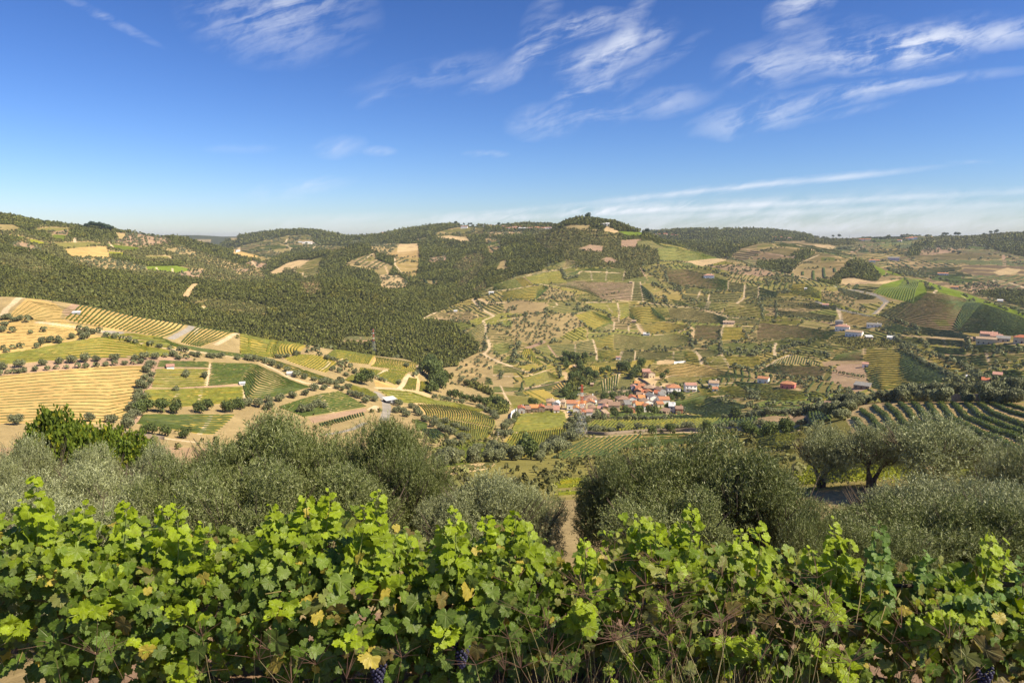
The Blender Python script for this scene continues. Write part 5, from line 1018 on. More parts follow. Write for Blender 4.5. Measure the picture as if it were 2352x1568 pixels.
for c, pts, sp, s in [(8,[(1260,130),(1400,230),(1600,330),(1900,440)],5,2.8),(8,[(1300,130),(1560,200),(1800,290),(2000,400),(2060,430)],5.5,3.0),(8,[(1430,60),(1500,110),(1490,150)],6,2.8),(8,[(1850,70),(1860,120),(1850,170)],5,3.6),
 (8,[(1900,190),(2100,170),(2351,160)],6,2.8),(8,[(2100,200),(2200,195)],6,3.6),(8,[(2060,275),(2200,265),(2351,270)],6,2.6),(8,[(0,390),(150,395),(300,400),(450,400),(560,410)],5,2.6),(8,[(560,330),(700,350),(960,400)],6,2.2),
 (8,[(1550,470),(1700,440),(1850,420),(2000,410)],5,3.2),(8,[(1700,420),(1900,380),(2080,430)],6,3.2),(8,[(350,180),(550,180),(640,210)],6,2.8),(8,[(0,310),(150,220),(290,165)],6,2.4),(8,[(200,65),(400,100),(450,110)],6,3),
 (4,[(0,860),(200,870),(500,860),(540,880)],5.5,2.2),(4,[(20,910),(200,920),(400,900),(540,920)],5.5,2.2),(4,[(560,870),(690,920),(880,980)],6,2.4),(4,[(1060,1000),(1250,1050),(1400,1100),(1430,1150)],6,2.8),(4,[(1250,1150),(1430,1160)],6,3.0),
 (4,[(1150,1170),(1300,1260),(1400,1280)],6,3),(4,[(150,990),(420,1030),(690,1060)],6,2.4),(4,[(40,900),(50,1040)],6,2.4),(4,[(160,880),(170,1030)],6,2.4),(4,[(1150,600),(1300,660),(1450,700)],7,2.4),(4,[(1480,700),(1600,740),(1850,840),(2200,960)],9,2.6),
 (4,[(1480,720),(1560,770)],6,2.4),(4,[(1900,850),(2351,1000)],10,3),(4,[(1700,720),(1900,800),(2100,870)],10,3),(4,[(1340,480),(1750,485)],12,4),(4,[(1350,545),(1700,580),(2100,590)],12,4),(4,[(1740,480),(2170,490)],12,4),(4,[(1860,580),(2000,585)],8,4),
 (3,[(60,1020),(200,1005),(330,990),(440,975)],6,2.6),(3,[(120,860),(300,870),(480,855)],6,2.4),(3,[(480,850),(600,830),(720,860)],6,2.4),(3,[(760,860),(950,875),(1100,870)],6,2.6),(3,[(700,950),(860,930),(1000,980),(1040,1030)],6,2.8),
 (3,[(1400,880),(1540,900),(1700,915),(1950,965),(2060,1000)],6,2.4),(3,[(1380,800),(1420,890)],5,2.6),(3,[(1500,820),(1540,890)],5,2.8),(3,[(1660,800),(1680,850),(1850,870),(2060,880)],5.5,2.8),(3,[(1920,780),(2200,790)],6,2.8),(3,[(2220,840),(2500,840)],6,2.6),
 (3,[(1680,740),(1920,760)],6,2.6),(3,[(1520,600),(1530,700),(1650,760)],6,2.6),(3,[(1600,560),(1900,590),(2050,650),(2200,690),(2351,730)],6,2.8),(3,[(1300,590),(1400,640),(1520,650)],6,2.8),(3,[(1400,700),(1480,750),(1560,810)],6,2.6),
 (3,[(880,1140),(1050,1140),(1300,1160)],6,2.4),(3,[(1340,1170),(1640,1130),(1700,1140)],6,2.4),(3,[(1400,1280),(1560,1290),(1700,1270)],5.5,2.8),(3,[(1170,1310),(1400,1310)],6,2.4),(3,[(860,1190),(1020,1170)],6,2.4),(3,[(780,1060),(850,1110),(880,1140)],5.5,2.8),
 (3,[(1530,1050),(1680,1050),(1800,1060)],6,2.6),(3,[(2000,1130),(2000,1210),(2010,1330)],6,2.6),(3,[(2010,1330),(2120,1335),(2230,1320),(2351,1325)],5.5,2.8),(3,[(2090,1460),(2250,1480),(2500,1440)],6,3),(3,[(1850,1380),(1880,1440)],6,2.8),(3,[(1740,1190),(1760,1290)],6,2.6),
 (3,[(2200,1140),(2240,1210)],6,2.4),(3,[(2230,890),(2351,900)],6,2.4),(3,[(2060,1010),(2351,1030)],6,2.2),(3,[(600,590),(640,680)],4,3),(3,[(1120,790),(950,830)],8,2.4),(3,[(300,1260),(440,1230)],6,2.5),(3,[(340,1290),(400,1330),(560,1350)],8,2.4),
 (3,[(130,1290),(240,1240),(180,1330),(230,1380)],5,3.2),(3,[(0,1330),(40,1330)],5,3),(3,[(1860,1240),(2000,1240)],6,2.4),(3,[(0,1110),(180,1180)],7,2.5),(3,[(60,1560),(60,1500)],6,3),(3,[(350,1500),(460,1470)],5,3.2),(3,[(230,1360),(420,1380)],8,2.5),
 (7,[(440,215),(580,310),(600,400)],7,2.6),(7,[(340,345),(400,330),(440,320)],5,2.6),(7,[(1780,420),(1900,420),(2080,410),(2200,400)],8,2.6),(7,[(2250,330),(2351,350)],6,3.2),(7,[(2100,290),(2230,320)],6,2.8),(7,[(2050,560),(2060,620)],9,2.6),(7,[(2200,500),(2351,560)],8,2.6),
 (7,[(1990,600),(2100,620),(2230,600)],14,3.4),(7,[(2270,530),(2351,600)],8,2.6),(2,[(1400,430),(1560,425)],7,3.4),(2,[(1400,440),(1540,440)],7,3.2),(2,[(1380,1370),(1340,1200)],9,2.6),(2,[(2120,890),(2260,900)],8,2.8),(2,[(2100,880),(2140,960)],8,2.6),(2,[(2160,1320),(2150,1240),(2200,1080)],9,2.6)]:
    oline(c, pts, sp, s)
# place the single trees
allt = []
for gi, (kind, p, s, desc) in enumerate(OL):
    px = to_pix(*p.T)[0]; o = np.argsort(px); gg = np.random.default_rng(300+gi)
    for rank, i in enumerate(o): allt.append([s*gg.uniform(.82, 1.2)/np.hypot(p[i, 0], p[i, 1]), kind, p[i], desc, rank+1, gg])
seen = {}
for a in sorted(allt, key=lambda a: (a[1], a[3], to_pix(*a[2])[0])):
    k = (a[1], a[3]); seen[k] = seen.get(k, 0)+1; a[4] = seen[k]
olv = sorted([a for a in allt if a[1] == 'olive'], key=lambda a: -a[0]); bsh = [a for a in allt if a[1] == 'bush']
for a in olv[:280]+bsh:
    ap, kind, p, desc, rank, gg = a; r = float(np.hypot(p[0], p[1])); s = ap*r
    first = 'round' if kind == 'olive' else 'dark leafy'
    nm, ct = ('olive_tree', 'olive tree') if kind == 'olive' else ('broadleaf_tree', 'tree')
    cr = (olive_fine if r < 330 else olive_mid) if kind == 'olive' else bush_mid
    one = seen[(kind, desc)] == 1
    lab = f'{first} {"olive" if kind=="olive" else "green"} tree at {desc}' if one else f'{ordinal(rank)} {"olive" if kind=="olive" else "dark leafy"} tree from left at {desc}'
    tree(nm, p-np.array([0, 0, .2]), s, cr, lab, ('olive trees at ' if kind == 'olive' else 'trees at ')+desc, ct, gg, zs=float(gg.uniform(.85, 1.1))*(1.15 if kind == 'bush' else 1), trunk=r < 460)
g = np.random.default_rng(33)
extra = [(a[2][None], np.array([a[0]*np.hypot(*a[2][:2])])) for a in olv[280:]]+[(p, np.full(len(p), s)*g.uniform(.65, 1.05, len(p))) for p, s in more_olives]
po, ro = sprinkle((CV == 5) & (Rg < 4300) & (Rg > 420), np.maximum(7.5, Rg*.0068), g); so_ = np.maximum(1.75, ro*.0016)*g.uniform(.75, 1.25, len(ro))
pb, rb = sprinkle((CV == 3) & (BORD < 2.2) & (_h(CELL, CELL >> 4, 5) < .45) & (Rg > 420), 4.2, g); sb_ = g.uniform(1.4, 2.4, len(rb))
pc, rc = sprinkle((CV == 4) & (BORD < 6) & (_h(CELL, CELL >> 4, 5) < .5), 10, g); sc_ = np.maximum(2.5, rc*.0016)*g.uniform(.7, 1.3, len(rc))
pd, rd = sprinkle((CV == 3) & (Rg > 420) & (fbm(Xg/45, Yg/45, 3, 55) > .66), 6.5, g); sd_ = g.uniform(1.5, 2.5, len(rd))
pts = np.vstack([p for p, s in extra]+[po, pb, pc, pd]); sz = np.concatenate([s for p, s in extra]+[so_, sb_, sc_, sd_])
LOG('stuff olives', len(sz), 'single', len(olv), len(bsh), 'rows', len(ROWS))
cc = np.array([.19, .205, .10])*(.7+.6*g.random((len(sz), 1)))
V, Fq, C = scatter(pts, sz, cc, T_ol, g)
tag(link('olive_orchards', make_mesh('olive_orchards', V, Fq, M_wood, C)), 'olive orchards and lines of far olive trees between the vineyards', kind='stuff')
# ---------------------------------------------------------------- buildings
def mat_roof(name, c):
    m, t = material(name); tc = t.new('ShaderNodeTexCoord').outputs['Object']
    w = t.new('ShaderNodeTexWave', bands_direction='X', ins={'Vector': tc, 'Scale': 1.3, 'Distortion': .6, 'Detail': 2.0}).outputs['Fac']
    f = t.noise(tc, 1.7, 6, .7); a = tuple(x*.62 for x in c); b = tuple(min(1, x*1.25) for x in c)
    cc = t.mix(t.ramp(f, .3, .7), a, b); cc = t.mix(t.math('MULTIPLY', w, .25), cc, tuple(x*.5 for x in c))
    p = t.new('ShaderNodeBsdfPrincipled', ins={'Base Color': cc, 'Roughness': .85, 'Specular IOR Level': .2})
    t.l.new(t.new('ShaderNodeBump', ins={'Strength': .6, 'Distance': .08, 'Height': w}).outputs[0], p.inputs['Normal'])
    t.new('ShaderNodeOutputMaterial', ins={0: p.outputs[0]}); return m
RF = {'orange': mat_roof('orange_tiles', (.56, .26, .14)), 'bright': mat_roof('bright_orange_tiles', (.70, .33, .13)), 'brown': mat_roof('weathered_tiles', (.38, .25, .18)), 'pink': mat_roof('pinkish_tiles', (.56, .31, .24)),
      'red': mat_roof('red_tiles', (.56, .20, .11)), 'grey': mat_roof('grey_sheets', (.30, .29, .28)), 'white': mat_roof('white_sheets', (.72, .72, .73)), 'tan': mat_roof('tan_tiles', (.50, .36, .25))}
WL = {'white': simple('whitewash', (.88, .86, .82), .85, .06, .8), 'grey': simple('grey_render', (.42, .41, .40), .9, .12, .8), 'cream': simple('cream_render', (.66, .56, .40), .85, .08, .8), 'stone': simple('schist_stone', (.30, .235, .17), .95, .3, 2.5, .5),
      'brick': simple('bare_brick', (.48, .22, .13), .9, .2, 2.5, .4), 'yellow': simple('yellow_render', (.66, .47, .20), .85, .08, .8), 'lilac': simple('lilac_render', (.62, .57, .62), .85, .06, .8), 'pink': simple('rose_render', (.62, .20, .20), .85, .06, .8), 'concrete': simple('concrete', (.50, .47, .42), .9, .15, .7)}
M_glass = simple('dark_window', (.035, .04, .05), .2, .2, 1); M_door = simple('brown_door', (.17, .09, .05), .6, .2, 3); M_metal = simple('galvanised_steel', (.45, .46, .46), .5, .1, 4, metal=.6)
M_redp = simple('red_paint', (.62, .10, .05), .5, .1, 4); M_whitep = simple('white_paint', (.78, .78, .76), .5, .05, 4); M_dark = simple('dark_metal', (.05, .05, .055), .5, .2, 4)
def boxes(L):
    """L: list of (x0,x1,y0,y1,z0,z1) -> mesh arrays"""
    V, Fq = [], []
    for b in L:
        o = len(V); x0, x1, y0, y1, z0, z1 = b
        V += [(x0,y0,z0),(x1,y0,z0),(x1,y1,z0),(x0,y1,z0),(x0,y0,z1),(x1,y0,z1),(x1,y1,z1),(x0,y1,z1)]
        Fq += [(o,o+3,o+2,o+1),(o+4,o+5,o+6,o+7),(o,o+1,o+5,o+4),(o+1,o+2,o+6,o+5),(o+2,o+3,o+7,o+6),(o+3,o,o+4,o+7)]
    return np.array(V, float), np.array(Fq)
def poly_mesh(name, V, Fs, mat):
    me = bpy.data.meshes.new(name); me.from_pydata([tuple(map(float, v)) for v in V], [], Fs); me.materials.append(mat); me.update(); return me
def house(px, py, w, d, h, rt='gable', roof='orange', wall='white', yaw=0.0, label='', group=None, rg=(330, 900), floors=None, wins=None, crop=None, extra=None, pitch=.42, name='house', cat='house', far=False, dz=0):
    p = zp(crop, [(px, py)])[0] if crop is not None else (px, py)
    q = at(*p, *rg)[0]; th = math.atan2(q[0], q[1]); base = q.copy(); base[2] += dz-.1
    e = link(name, None, loc=base, rz=-th+R(yaw)); tag(e, label, cat, group); ov = .35
    x, y = w/2, d      # front wall at y = 0, away from the viewer is +y
    zt = h+(pitch*min(d, w)/2 if rt == 'gable' else 0)
    if rt == 'gable' and d <= w or rt == 'gx':       # ridge along x
        rz_ = h+pitch*d/2
        V = [(-x,0,-3),(x,0,-3),(x,y,-3),(-x,y,-3),(-x,0,h),(x,0,h),(x,y,h),(-x,y,h),(-x,y/2,rz_),(x,y/2,rz_)]
        Fs = [(0,1,5,4),(1,2,6,9,5),(2,3,7,6),(3,0,4,8,7)]
        s = pitch*ov; R_ = [(-x-ov,-ov,h-s),(x+ov,-ov,h-s),(x+ov,y/2,rz_),(-x-ov,y/2,rz_),(-x-ov,y+ov,h-s),(x+ov,y+ov,h-s)]; RFs = [(0,1,2,3),(3,2,5,4)]
    elif rt in ('gable', 'gy'):                      # gable end to the front
        rz_ = h+pitch*w/2
        V = [(-x,0,-3),(x,0,-3),(x,y,-3),(-x,y,-3),(-x,0,h),(x,0,h),(x,y,h),(-x,y,h),(0,0,rz_),(0,y,rz_)]
        Fs = [(0,1,5,8,4),(1,2,6,5),(2,3,7,9,6),(3,0,4,7)]
        s = pitch*ov; R_ = [(-x-ov,-ov,h-s),(0,-ov,rz_),(0,y+ov,rz_),(-x-ov,y+ov,h-s),(x+ov,-ov,h-s),(x+ov,y+ov,h-s)]; RFs = [(0,1,2,3),(1,4,5,2)]
    elif rt == 'hip':
        V = [(-x,0,-3),(x,0,-3),(x,y,-3),(-x,y,-3),(-x,0,h),(x,0,h),(x,y,h),(-x,y,h)]; Fs = [(0,1,5,4),(1,2,6,5),(2,3,7,6),(3,0,4,7)]
        m_ = min(w, d)/2+ov; rz_ = h+pitch*m_; a = max(x+ov-m_, .01); b0, b1 = (y/2, y/2) if w >= d else (m_-ov, y+ov-m_)
        R_ = [(-x-ov,-ov,h-.05),(x+ov,-ov,h-.05),(x+ov,y+ov,h-.05),(-x-ov,y+ov,h-.05),(-a,b0,rz_),(a,b1,rz_)]; RFs = [(0,1,5,4),(1,2,5),(2,3,4,5),(3,0,4)] if w >= d else [(0,1,4),(1,2,5,4),(2,3,5),(3,0,4,5)]
    else:                                            # single slope
        rz_ = h+pitch*d*.6; V = [(-x,0,-3),(x,0,-3),(x,y,-3),(-x,y,-3),(-x,0,h),(x,0,h),(x,y,rz_),(-x,y,rz_)]; Fs = [(0,1,5,4),(1,2,6,5),(2,3,7,6),(3,0,4,7)]
        R_ = [(-x-ov,-ov,h-.1),(x+ov,-ov,h-.1),(x+ov,y+ov,rz_+.1),(-x-ov,y+ov,rz_+.1)]; RFs = [(0,1,2,3)]
    link('wall', poly_mesh('wall', V, Fs, WL[wall]), e)
    n = len(R_); up = [(a, b, c+.22) for a, b, c in R_]; edge = {}
    for f in RFs:
        for i in range(len(f)):
            k = (f[i], f[(i+1) % len(f)]); edge[k] = 1
    sides = [(a, b, b+n, a+n) for (a, b) in edge if (b, a) not in edge]
    ro = link('roof', poly_mesh('roof', R_+up, [tuple(reversed(f)) for f in RFs]+[tuple(i+n for i in f) for f in RFs]+sides, RF[roof]), e)
    if not far:
        gg = random.Random(int(px*7+py)); fl = floors or max(1, int(h/2.7)); nw = wins if wins is not None else max(1, int(w/3.2))
        for f in range(fl):
            for i in range(nw):
                wx = -x+w*(i+.5)/nw; z0 = f*2.8+1.0
                if z0+1.1 > h: continue
                if f == 0 and i == nw//2 and h > 2.3:
                    v, q_ = boxes([(wx-.5, wx+.5, -.06, .05, 0, 2.1)]); link('door', make_mesh('door', v, q_, M_door), e)
                else:
                    v, q_ = boxes([(wx-.55, wx+.55, -.05, .05, z0, z0+1.15)]); link('window', make_mesh('window', v, q_, M_glass), e)
        if d > 4:
            for sx in (1, -1):
                for f in range(fl):
                    z0 = f*2.8+1.0
                    if z0+1.1 < h: v, q_ = boxes([(sx*x-.05, sx*x+.05, y*.4, y*.4+1, z0, z0+1.1)]); link('window', make_mesh('window', v, q_, M_glass), e)
        if h > 3.2 and gg.random() < .6: v, q_ = boxes([(x*.4, x*.4+.7, y*.6, y*.6+.7, h-.2, rz_+.9)]); link('chimney', make_mesh('chimney', v, q_, WL[wall]), ro)
    if extra == 'terrace':
        v, q_ = boxes([(-x*.9, x*.9, -2.6, -.02, 2.5, 2.75)]+[(-x*.9+i*(1.8*x-.3)/3, -x*.9+i*(1.8*x-.3)/3+.3, -2.5, -2.2, -3, 2.5) for i in range(4)]+[(-x*.9, x*.9, -2.6, -2.5, 2.75, 3.6)]); link('terrace', make_mesh('terrace', v, q_, WL['white']), e)
    if extra == 'balcony':
        v, q_ = boxes([(-x*.95, x*.95, -1.3, -.02, 2.5, 2.7), (-x*.95, x*.95, -1.3, -1.2, 2.7, 3.5)]); link('balcony', make_mesh('balcony', v, q_, WL['white']), e)
    return e
VG = 'houses of the valley village'; MP = .058
for (xc, yb, wp, hp, d, rt, roof, wall, yaw, lab, ex) in [
 (192,640,86,60,8,'gable','red','grey',6,'grey-walled end house with a red roof at the far left of the village',None),
 (268,632,70,42,6,'shed','brown','stone',0,'low shed with a faded brown roof beside the grey end house',None),
 (345,628,112,58,8,'gx','bright','stone',0,'stone house with a bright orange roof in the left row',None),
 (440,630,80,66,8,'gy','red','stone',4,'stone house with a steep red-brown gable roof in the left row',None),
 (535,610,112,34,7,'gx','brown','stone',0,'long low dark-roofed barn in the left row',None),
 (628,638,76,42,7,'shed','pink','white',0,'small white house with a pinkish sheet roof at the end of the left row',None),
 (550,565,112,74,9,'hip','tan','cream',0,'tall cream house with a tan hip roof behind the left row',None),
 (620,572,96,60,7,'gy','white','white',-8,'bright white gabled house behind the left row',None),
 (692,560,96,62,9,'hip','tan','cream',-6,'cream house with a tan roof beside the sandy lane',None),
 (538,572,54,30,5,'gx','orange','white',0,'tiny house with an orange roof before the tall cream house',None),
 (825,590,150,74,9,'gx','orange','white',0,'long white house with an orange roof right of the sandy lane',None),
 (948,580,102,60,9,'gx','bright','white',0,'white house with a bright orange roof behind the red-topped pylon',None),
 (1060,530,180,72,11,'hip','brown','white',8,'large villa with a brown hip roof above the centre row','balcony'),
 (1058,572,124,68,9,'gable','orange','cream',6,'cream house with an orange-brown roof under the villa',None),
 (876,640,84,60,8,'gable','bright','white',0,'white cottage with an orange roof left of the pylon top',None),
 (958,628,76,50,8,'gx','brown','white',0,'brown-roofed cottage right behind the pylon top',None),
 (1070,625,100,52,8,'hip','brown','cream',0,'cream house with a brown hip roof in the front centre row',None),
 (974,665,50,38,5,'gx','orange','stone',0,'low orange-roofed outhouse in front of the centre row',None),
 (1043,692,76,66,6,'gx','pink','white',0,'lone white cottage with a pinkish roof in front of the centre row',None),
 (1240,592,200,78,11,'hip','brown','lilac',0,'big pale lilac building with a wide brown hip roof',None),
 (1242,628,66,68,8,'gable','pink','yellow',0,'narrow yellow house with a pinkish roof',None),
 (1352,602,156,62,9,'gx','brown','cream',0,'long cream house with a brown roof right of the lilac building',None),
 (1168,624,60,46,6,'gx','pink','white',0,'small white house with a pink roof below the lilac building',None),
 (1270,692,60,44,6,'shed','tan','stone',30,'stone hut with a tan sloping roof below the yellow house',None),
 (1470,540,170,76,11,'hip','brown','stone',12,'wide dark-roofed stone building in the middle of the village',None),
 (1590,505,112,62,9,'gable','red','white',10,'house with a red-orange roof behind the dark-roofed building',None),
 (1476,592,56,50,6,'gable','tan','yellow',0,'small yellow house with a tan roof below the dark-roofed building',None),
 (1532,600,80,72,7,'shed','grey','grey',12,'grey house with a grey sloping roof in the lower middle',None),
 (1578,632,92,52,7,'gable','brown','brick',20,'bare brick house with a brown roof in the lower middle',None),
 (1678,612,104,74,8,'gx','bright','white',6,'white house with a bright orange roof and a long balcony','balcony'),
 (1776,620,96,70,8,'hip','orange','white',18,'white house with an orange hip roof at the lower right',None),
 (1712,502,110,58,9,'gx','bright','white',8,'house with a vivid orange roof in the upper middle',None),
 (1790,548,140,54,9,'gable','tan','white',28,'white house with a tan roof beside the grey-roofed gable',None),
 (1862,508,130,78,12,'gy','grey','white',24,'white gabled house with a grey roof and dark windows',None),
 (1990,528,150,62,9,'gx','orange','white',14,'white house with a long orange roof at the right of the core',None),
 (2080,640,78,84,6,'flat','white','white',0,'plain white block beside the bare brick house',None),
 (2175,645,90,58,7,'gx','brown','brick',6,'bare brick house with a brown roof at the lower right end',None),
 (1968,645,92,34,5,'shed','brown','stone',-35,'dark shed with a slanting brown roof among the gardens',None),
 (1602,358,88,62,8,'gable','pink','lilac',6,'pale lilac house with a pink roof at the upper left of the core',None),
 (1640,285,82,32,7,'gx','bright','white',-6,'house with a bright orange roof at the top of the core',None),
 (1692,330,98,44,8,'gx','orange','stone',-10,'orange-roofed house just below the topmost one',None),
 (1648,404,104,60,9,'gable','orange','stone',-8,'house with a large orange roof on the left of the core',None),
 (1662,372,80,50,8,'gx','red','stone',10,'red-roofed house behind the large orange roof',None),
 (1790,372,180,56,11,'hip','tan','stone',-14,'big house with a tan hip roof in the upper core',None),
 (1720,400,66,36,7,'gx','red','cream',0,'small red-roofed house in the heart of the core',None),
 (1800,410,100,46,8,'gable','orange','stone',14,'orange-roofed house right of the heart of the core',None),
 (1676,445,96,42,8,'gx','brown','stone',0,'brown-roofed house under the small red roof',None),
 (1882,420,84,44,8,'gx','red','cream',-16,'red-roofed house under the tan hip roof',None),
 (1968,408,118,70,10,'gy','brown','grey',30,'grey house with a brown gable roof beside the white villa',None),
 (1970,452,80,44,7,'shed','grey','white',20,'white annex with a grey roof below the brown gable',None),
 (1760,455,90,40,8,'gx','orange','stone',4,'orange-roofed house under the heart of the core',None),
 (1550,470,84,30,7,'gx','tan','stone',0,'low tan-roofed house above the dark-roofed building',None),
 (1630,560,80,50,7,'gable','orange','white',8,'orange-roofed house above the balcony house',None),
 (1940,562,90,44,7,'gx','orange','cream',20,'orange-roofed cottage above the garden shed',None),
 (2108,398,200,88,11,'hip','orange','white',10,'large white villa with an orange hip roof and a terrace on posts','terrace'),
 (1760,190,130,92,10,'gx','pink','stone',6,'large stone house with a pinkish roof above the village',None),
 (1830,192,120,70,10,'gable','pink','cream',24,'cream wing with a pinkish roof beside the large stone house',None)]:
    house(xc, yb, wp*MP, d, hp*MP*1.18, rt, roof, wall, yaw, lab+(' in the village' if len(lab.split()) < 5 else ''), VG, extra=ex, crop='w', rg=(400, 900))
OT = 'scattered farmhouses in the valley'
for c, x, y, w, d, h, rt, roof, wall, yaw, lab, rg, ex in [
 (7,1745,515,10,8,6.2,'gable','pink','white',14,'white two-storey house with balconies right of the orange hip-roofed villa',(400,900),'balcony'),
 (7,1945,480,8.5,8,4.6,'gable','tan','white',6,'white house with a tan roof beside the light lane',(400,900),None), (7,1955,512,4.5,4,2.4,'shed','orange','white',0,'tiny annex with an orange roof below the lane house',(400,900),None),
 (8,45,440,9,7,4.4,'gable','orange','white',-12,'white cottage with an orange roof right of the village',(400,900),None), (8,262,490,11,8,4.2,'hip','orange','pink',-10,'rose-red house with an orange hip roof',(400,900),None),
 (8,950,300,5,4,3.2,'shed','pink','white',0,'small white hut with a pink roof at the corner of the golden field',(450,1000),None), (8,915,492,11,6,3.0,'shed','grey','stone',-14,'ruined grey stone barn below the brown slope',(450,1000),None),
 (8,665,662,6,4,2.0,'shed','brown','brick',0,'low brown shed among olives on the near crest',(200,480),None),
 (4,745,1130,15,9,5,'hip','pink','white',-6,'long white farmhouse with a pinkish roof on the upper lane',(500,1300),None), (4,845,1180,17,8,5.2,'gx','tan','white',-14,'long white building with rows of openings below the farmhouse',(500,1300),None),
 (4,718,1082,8,7,5,'hip','grey','grey',0,'tall grey house above the farmhouse',(500,1300),None), (4,1028,1100,15,7,3.4,'gx','grey','white',0,'low white building with a grey roof among olives',(500,1300),None),
 (4,1176,1210,7,5,2.6,'shed','white','white',0,'small plain white hut by the long lane',(500,1300),None), (4,990,1200,7,5,2.2,'shed','white','concrete',20,'pale concrete hut below the long white building',(500,1300),None),
 (4,2040,1205,13,8,5,'gable','pink','cream',6,'cream house with a pink roof on the far right lane',(500,1300),None), (4,2105,1215,9,7,4,'gable','pink','cream',0,'lower cream house beside the pink-roofed one',(500,1300),None),
 (4,2015,1250,15,7,5,'gx','tan','cream',0,'wide cream house below the far right lane',(500,1300),None), (4,2165,1228,10,6,3.2,'shed','grey','concrete',0,'grey workshop on the far right lane',(500,1300),None),
 (4,2330,1240,12,8,5,'hip','red','cream',-6,'red-roofed house at the right edge of the picture',(500,1300),None), (4,1890,1225,7,5,3,'gable','tan','cream',0,'small cream barn at the bend of the long lane',(500,1300),None),
 (4,600,915,8,5,2.4,'shed','pink','cream',0,'small pink-roofed hut above the upper lane',(500,1300),None), (4,425,768,3.5,3,2.2,'shed','white','white',0,'tiny white hut in the yellow-green vineyard',(600,1300),None),
 (8,1870,410,4,3,2,'shed','white','white',0,'white hut half hidden behind the grove',(450,1000),None), (8,2115,390,5,4,2.2,'shed','pink','cream',0,'pink-roofed hut behind the grove',(450,1000),None), (8,2010,438,4,4,2.0,'shed','red','cream',0,'red-roofed hut just above the grove',(450,1000),None),
 (3,1900,668,17,10,5,'hip','pink','white',0,'solitary white house with a pink roof on the dark terraces',(600,1500),None), (3,1100,1385,5,4,3,'gable','pink','white',0,'little white barn with a pink roof above the valley',(400,1400),None),
 (3,1350,1172,8,5,2.2,'shed','white','white',0,'white shed at the foot of the sandy ramp',(500,1400),None), (3,1240,1060,6,4,2.6,'shed','tan','stone',0,'stone hut at the top of the sandy ramp',(500,1400),None), (3,1212,712,5,4,2.2,'shed','tan','stone',0,'stone hut at the corner of the pinkish terraces',(500,1400),None),
 (3,2075,1072,14,6,2.4,'shed','tan','concrete',0,'pale flat warehouse on the mid slope',(500,1400),None), (2,2215,805,8,5,2.6,'shed','white','white',0,'white hut on the ridge by the gully',(600,1500),None), (2,1900,965,5,4,1.8,'shed','white','concrete',0,'pale hut on the wooded spur',(600,1400),None),
 (7,735,308,5,4,2,'shed','tan','stone',40,'stone hut beside the curved vineyard fan',(430,900),None), (7,870,470,3,3,2.4,'shed','tan','brick',0,'small brick kiosk in the garden plots',(430,900),None),
 (5,1503,315,4,3,1.8,'shed','pink','white',0,'tiny white hut among the left green plots',LEFT,None), (5,2137,460,3,2.2,1.4,'shed','white','white',0,'white hut with a dark opening at the lane crossing',LEFT,None), (6,442,375,4,3,1.8,'shed','white','concrete',0,'tiny concrete hut on the crest path',LEFT,None),
 (1,670,985,4.5,3,1.3,'shed','white','concrete',-14,'white-roofed shelter at the top of the striped terraces',LEFT,None), (6,1585,320,6,4,2.2,'shed','tan','concrete',0,'tan hut at the end of the sandy track',LEFT,None),
 (4,1012,525,14,9,5,'gable','orange','white',0,'white house with an orange roof behind the right ridge',(1400,3500),None), (4,1050,520,14,9,3,'gx','orange','cream',0,'low orange-roofed building beside the house behind the ridge',(1400,3500),None),
 (4,1200,508,26,12,6,'gx','grey','lilac',0,'grey-roofed farm building on the far right slope',(1400,3500),None), (4,1635,640,20,9,4,'gable','orange','white',0,'orange-roofed house on the far right terraces',(1200,3500),None),
 (4,1738,758,12,8,3,'gable','orange','cream',0,'small orange-roofed house just behind the ridge line',(1000,3500),None), (4,2140,872,8,6,2,'shed','white','white',0,'white hut on the ridge at the right',(700,1500),None)]:
    e = house(x, y, w, d, h, rt, roof, wall, yaw, lab, OT, extra=ex, crop=c, rg=rg)
def row_of(c, L, desc, rg, group, h=5):
    for k, (x, y, w, roof) in enumerate(L):
        house(x, y, w, 9, h*(.8+.4*((k*7) % 5)/5), 'gable' if k % 3 else 'gx', roof, 'white' if k % 4 else 'cream', (k*37) % 30-15, f'{ordinal(k+1)} white house from the left {desc}', group, crop=c, rg=rg, far=True)
row_of(3, [(45,203,16,'orange'),(20,200,12,'red'),(-30,215,16,'orange'),(-70,212,14,'pink'),(100,225,18,'pink'),(125,235,20,'orange'),(160,238,22,'orange'),(190,232,18,'pink'),(215,240,16,'orange'),(262,242,30,'white'),(300,236,20,'pink'),(335,238,22,'pink'),(385,236,14,'orange'),(420,237,24,'orange'),(480,238,22,'pink'),(240,226,14,'red')], 'in the village on the skyline', (1900, 3200), 'houses of the skyline village', 6)
row_of(3, [(1388,283,12,'orange'),(1412,296,16,'red'),(1440,292,14,'grey'),(1475,292,26,'orange'),(1520,290,18,'red'),(1585,295,20,'red'),(1620,302,16,'orange')], 'on the saddle right of the mast hill', (1900, 3800), 'houses on the saddle', 7)
row_of(2, [(535,358,20,'white'),(575,360,24,'tan'),(605,364,30,'white'),(640,366,14,'tan'),(850,300,40,'white'),(915,298,16,'pink'),(935,292,20,'orange'),(1285,276,34,'orange'),(1330,277,18,'pink'),(1975,228,24,'pink')], 'on the far central hills', (1900, 4200), 'houses on the far central hills', 7)
row_of(4, [(130,318,30,'orange'),(175,320,34,'red'),(275,330,30,'pink'),(945,338,34,'red'),(975,340,20,'orange'),(1250,345,14,'orange'),(1330,330,30,'orange'),(1375,325,24,'orange')], 'along the far right skyline', (2000, 4200), 'houses on the far right skyline', 7)
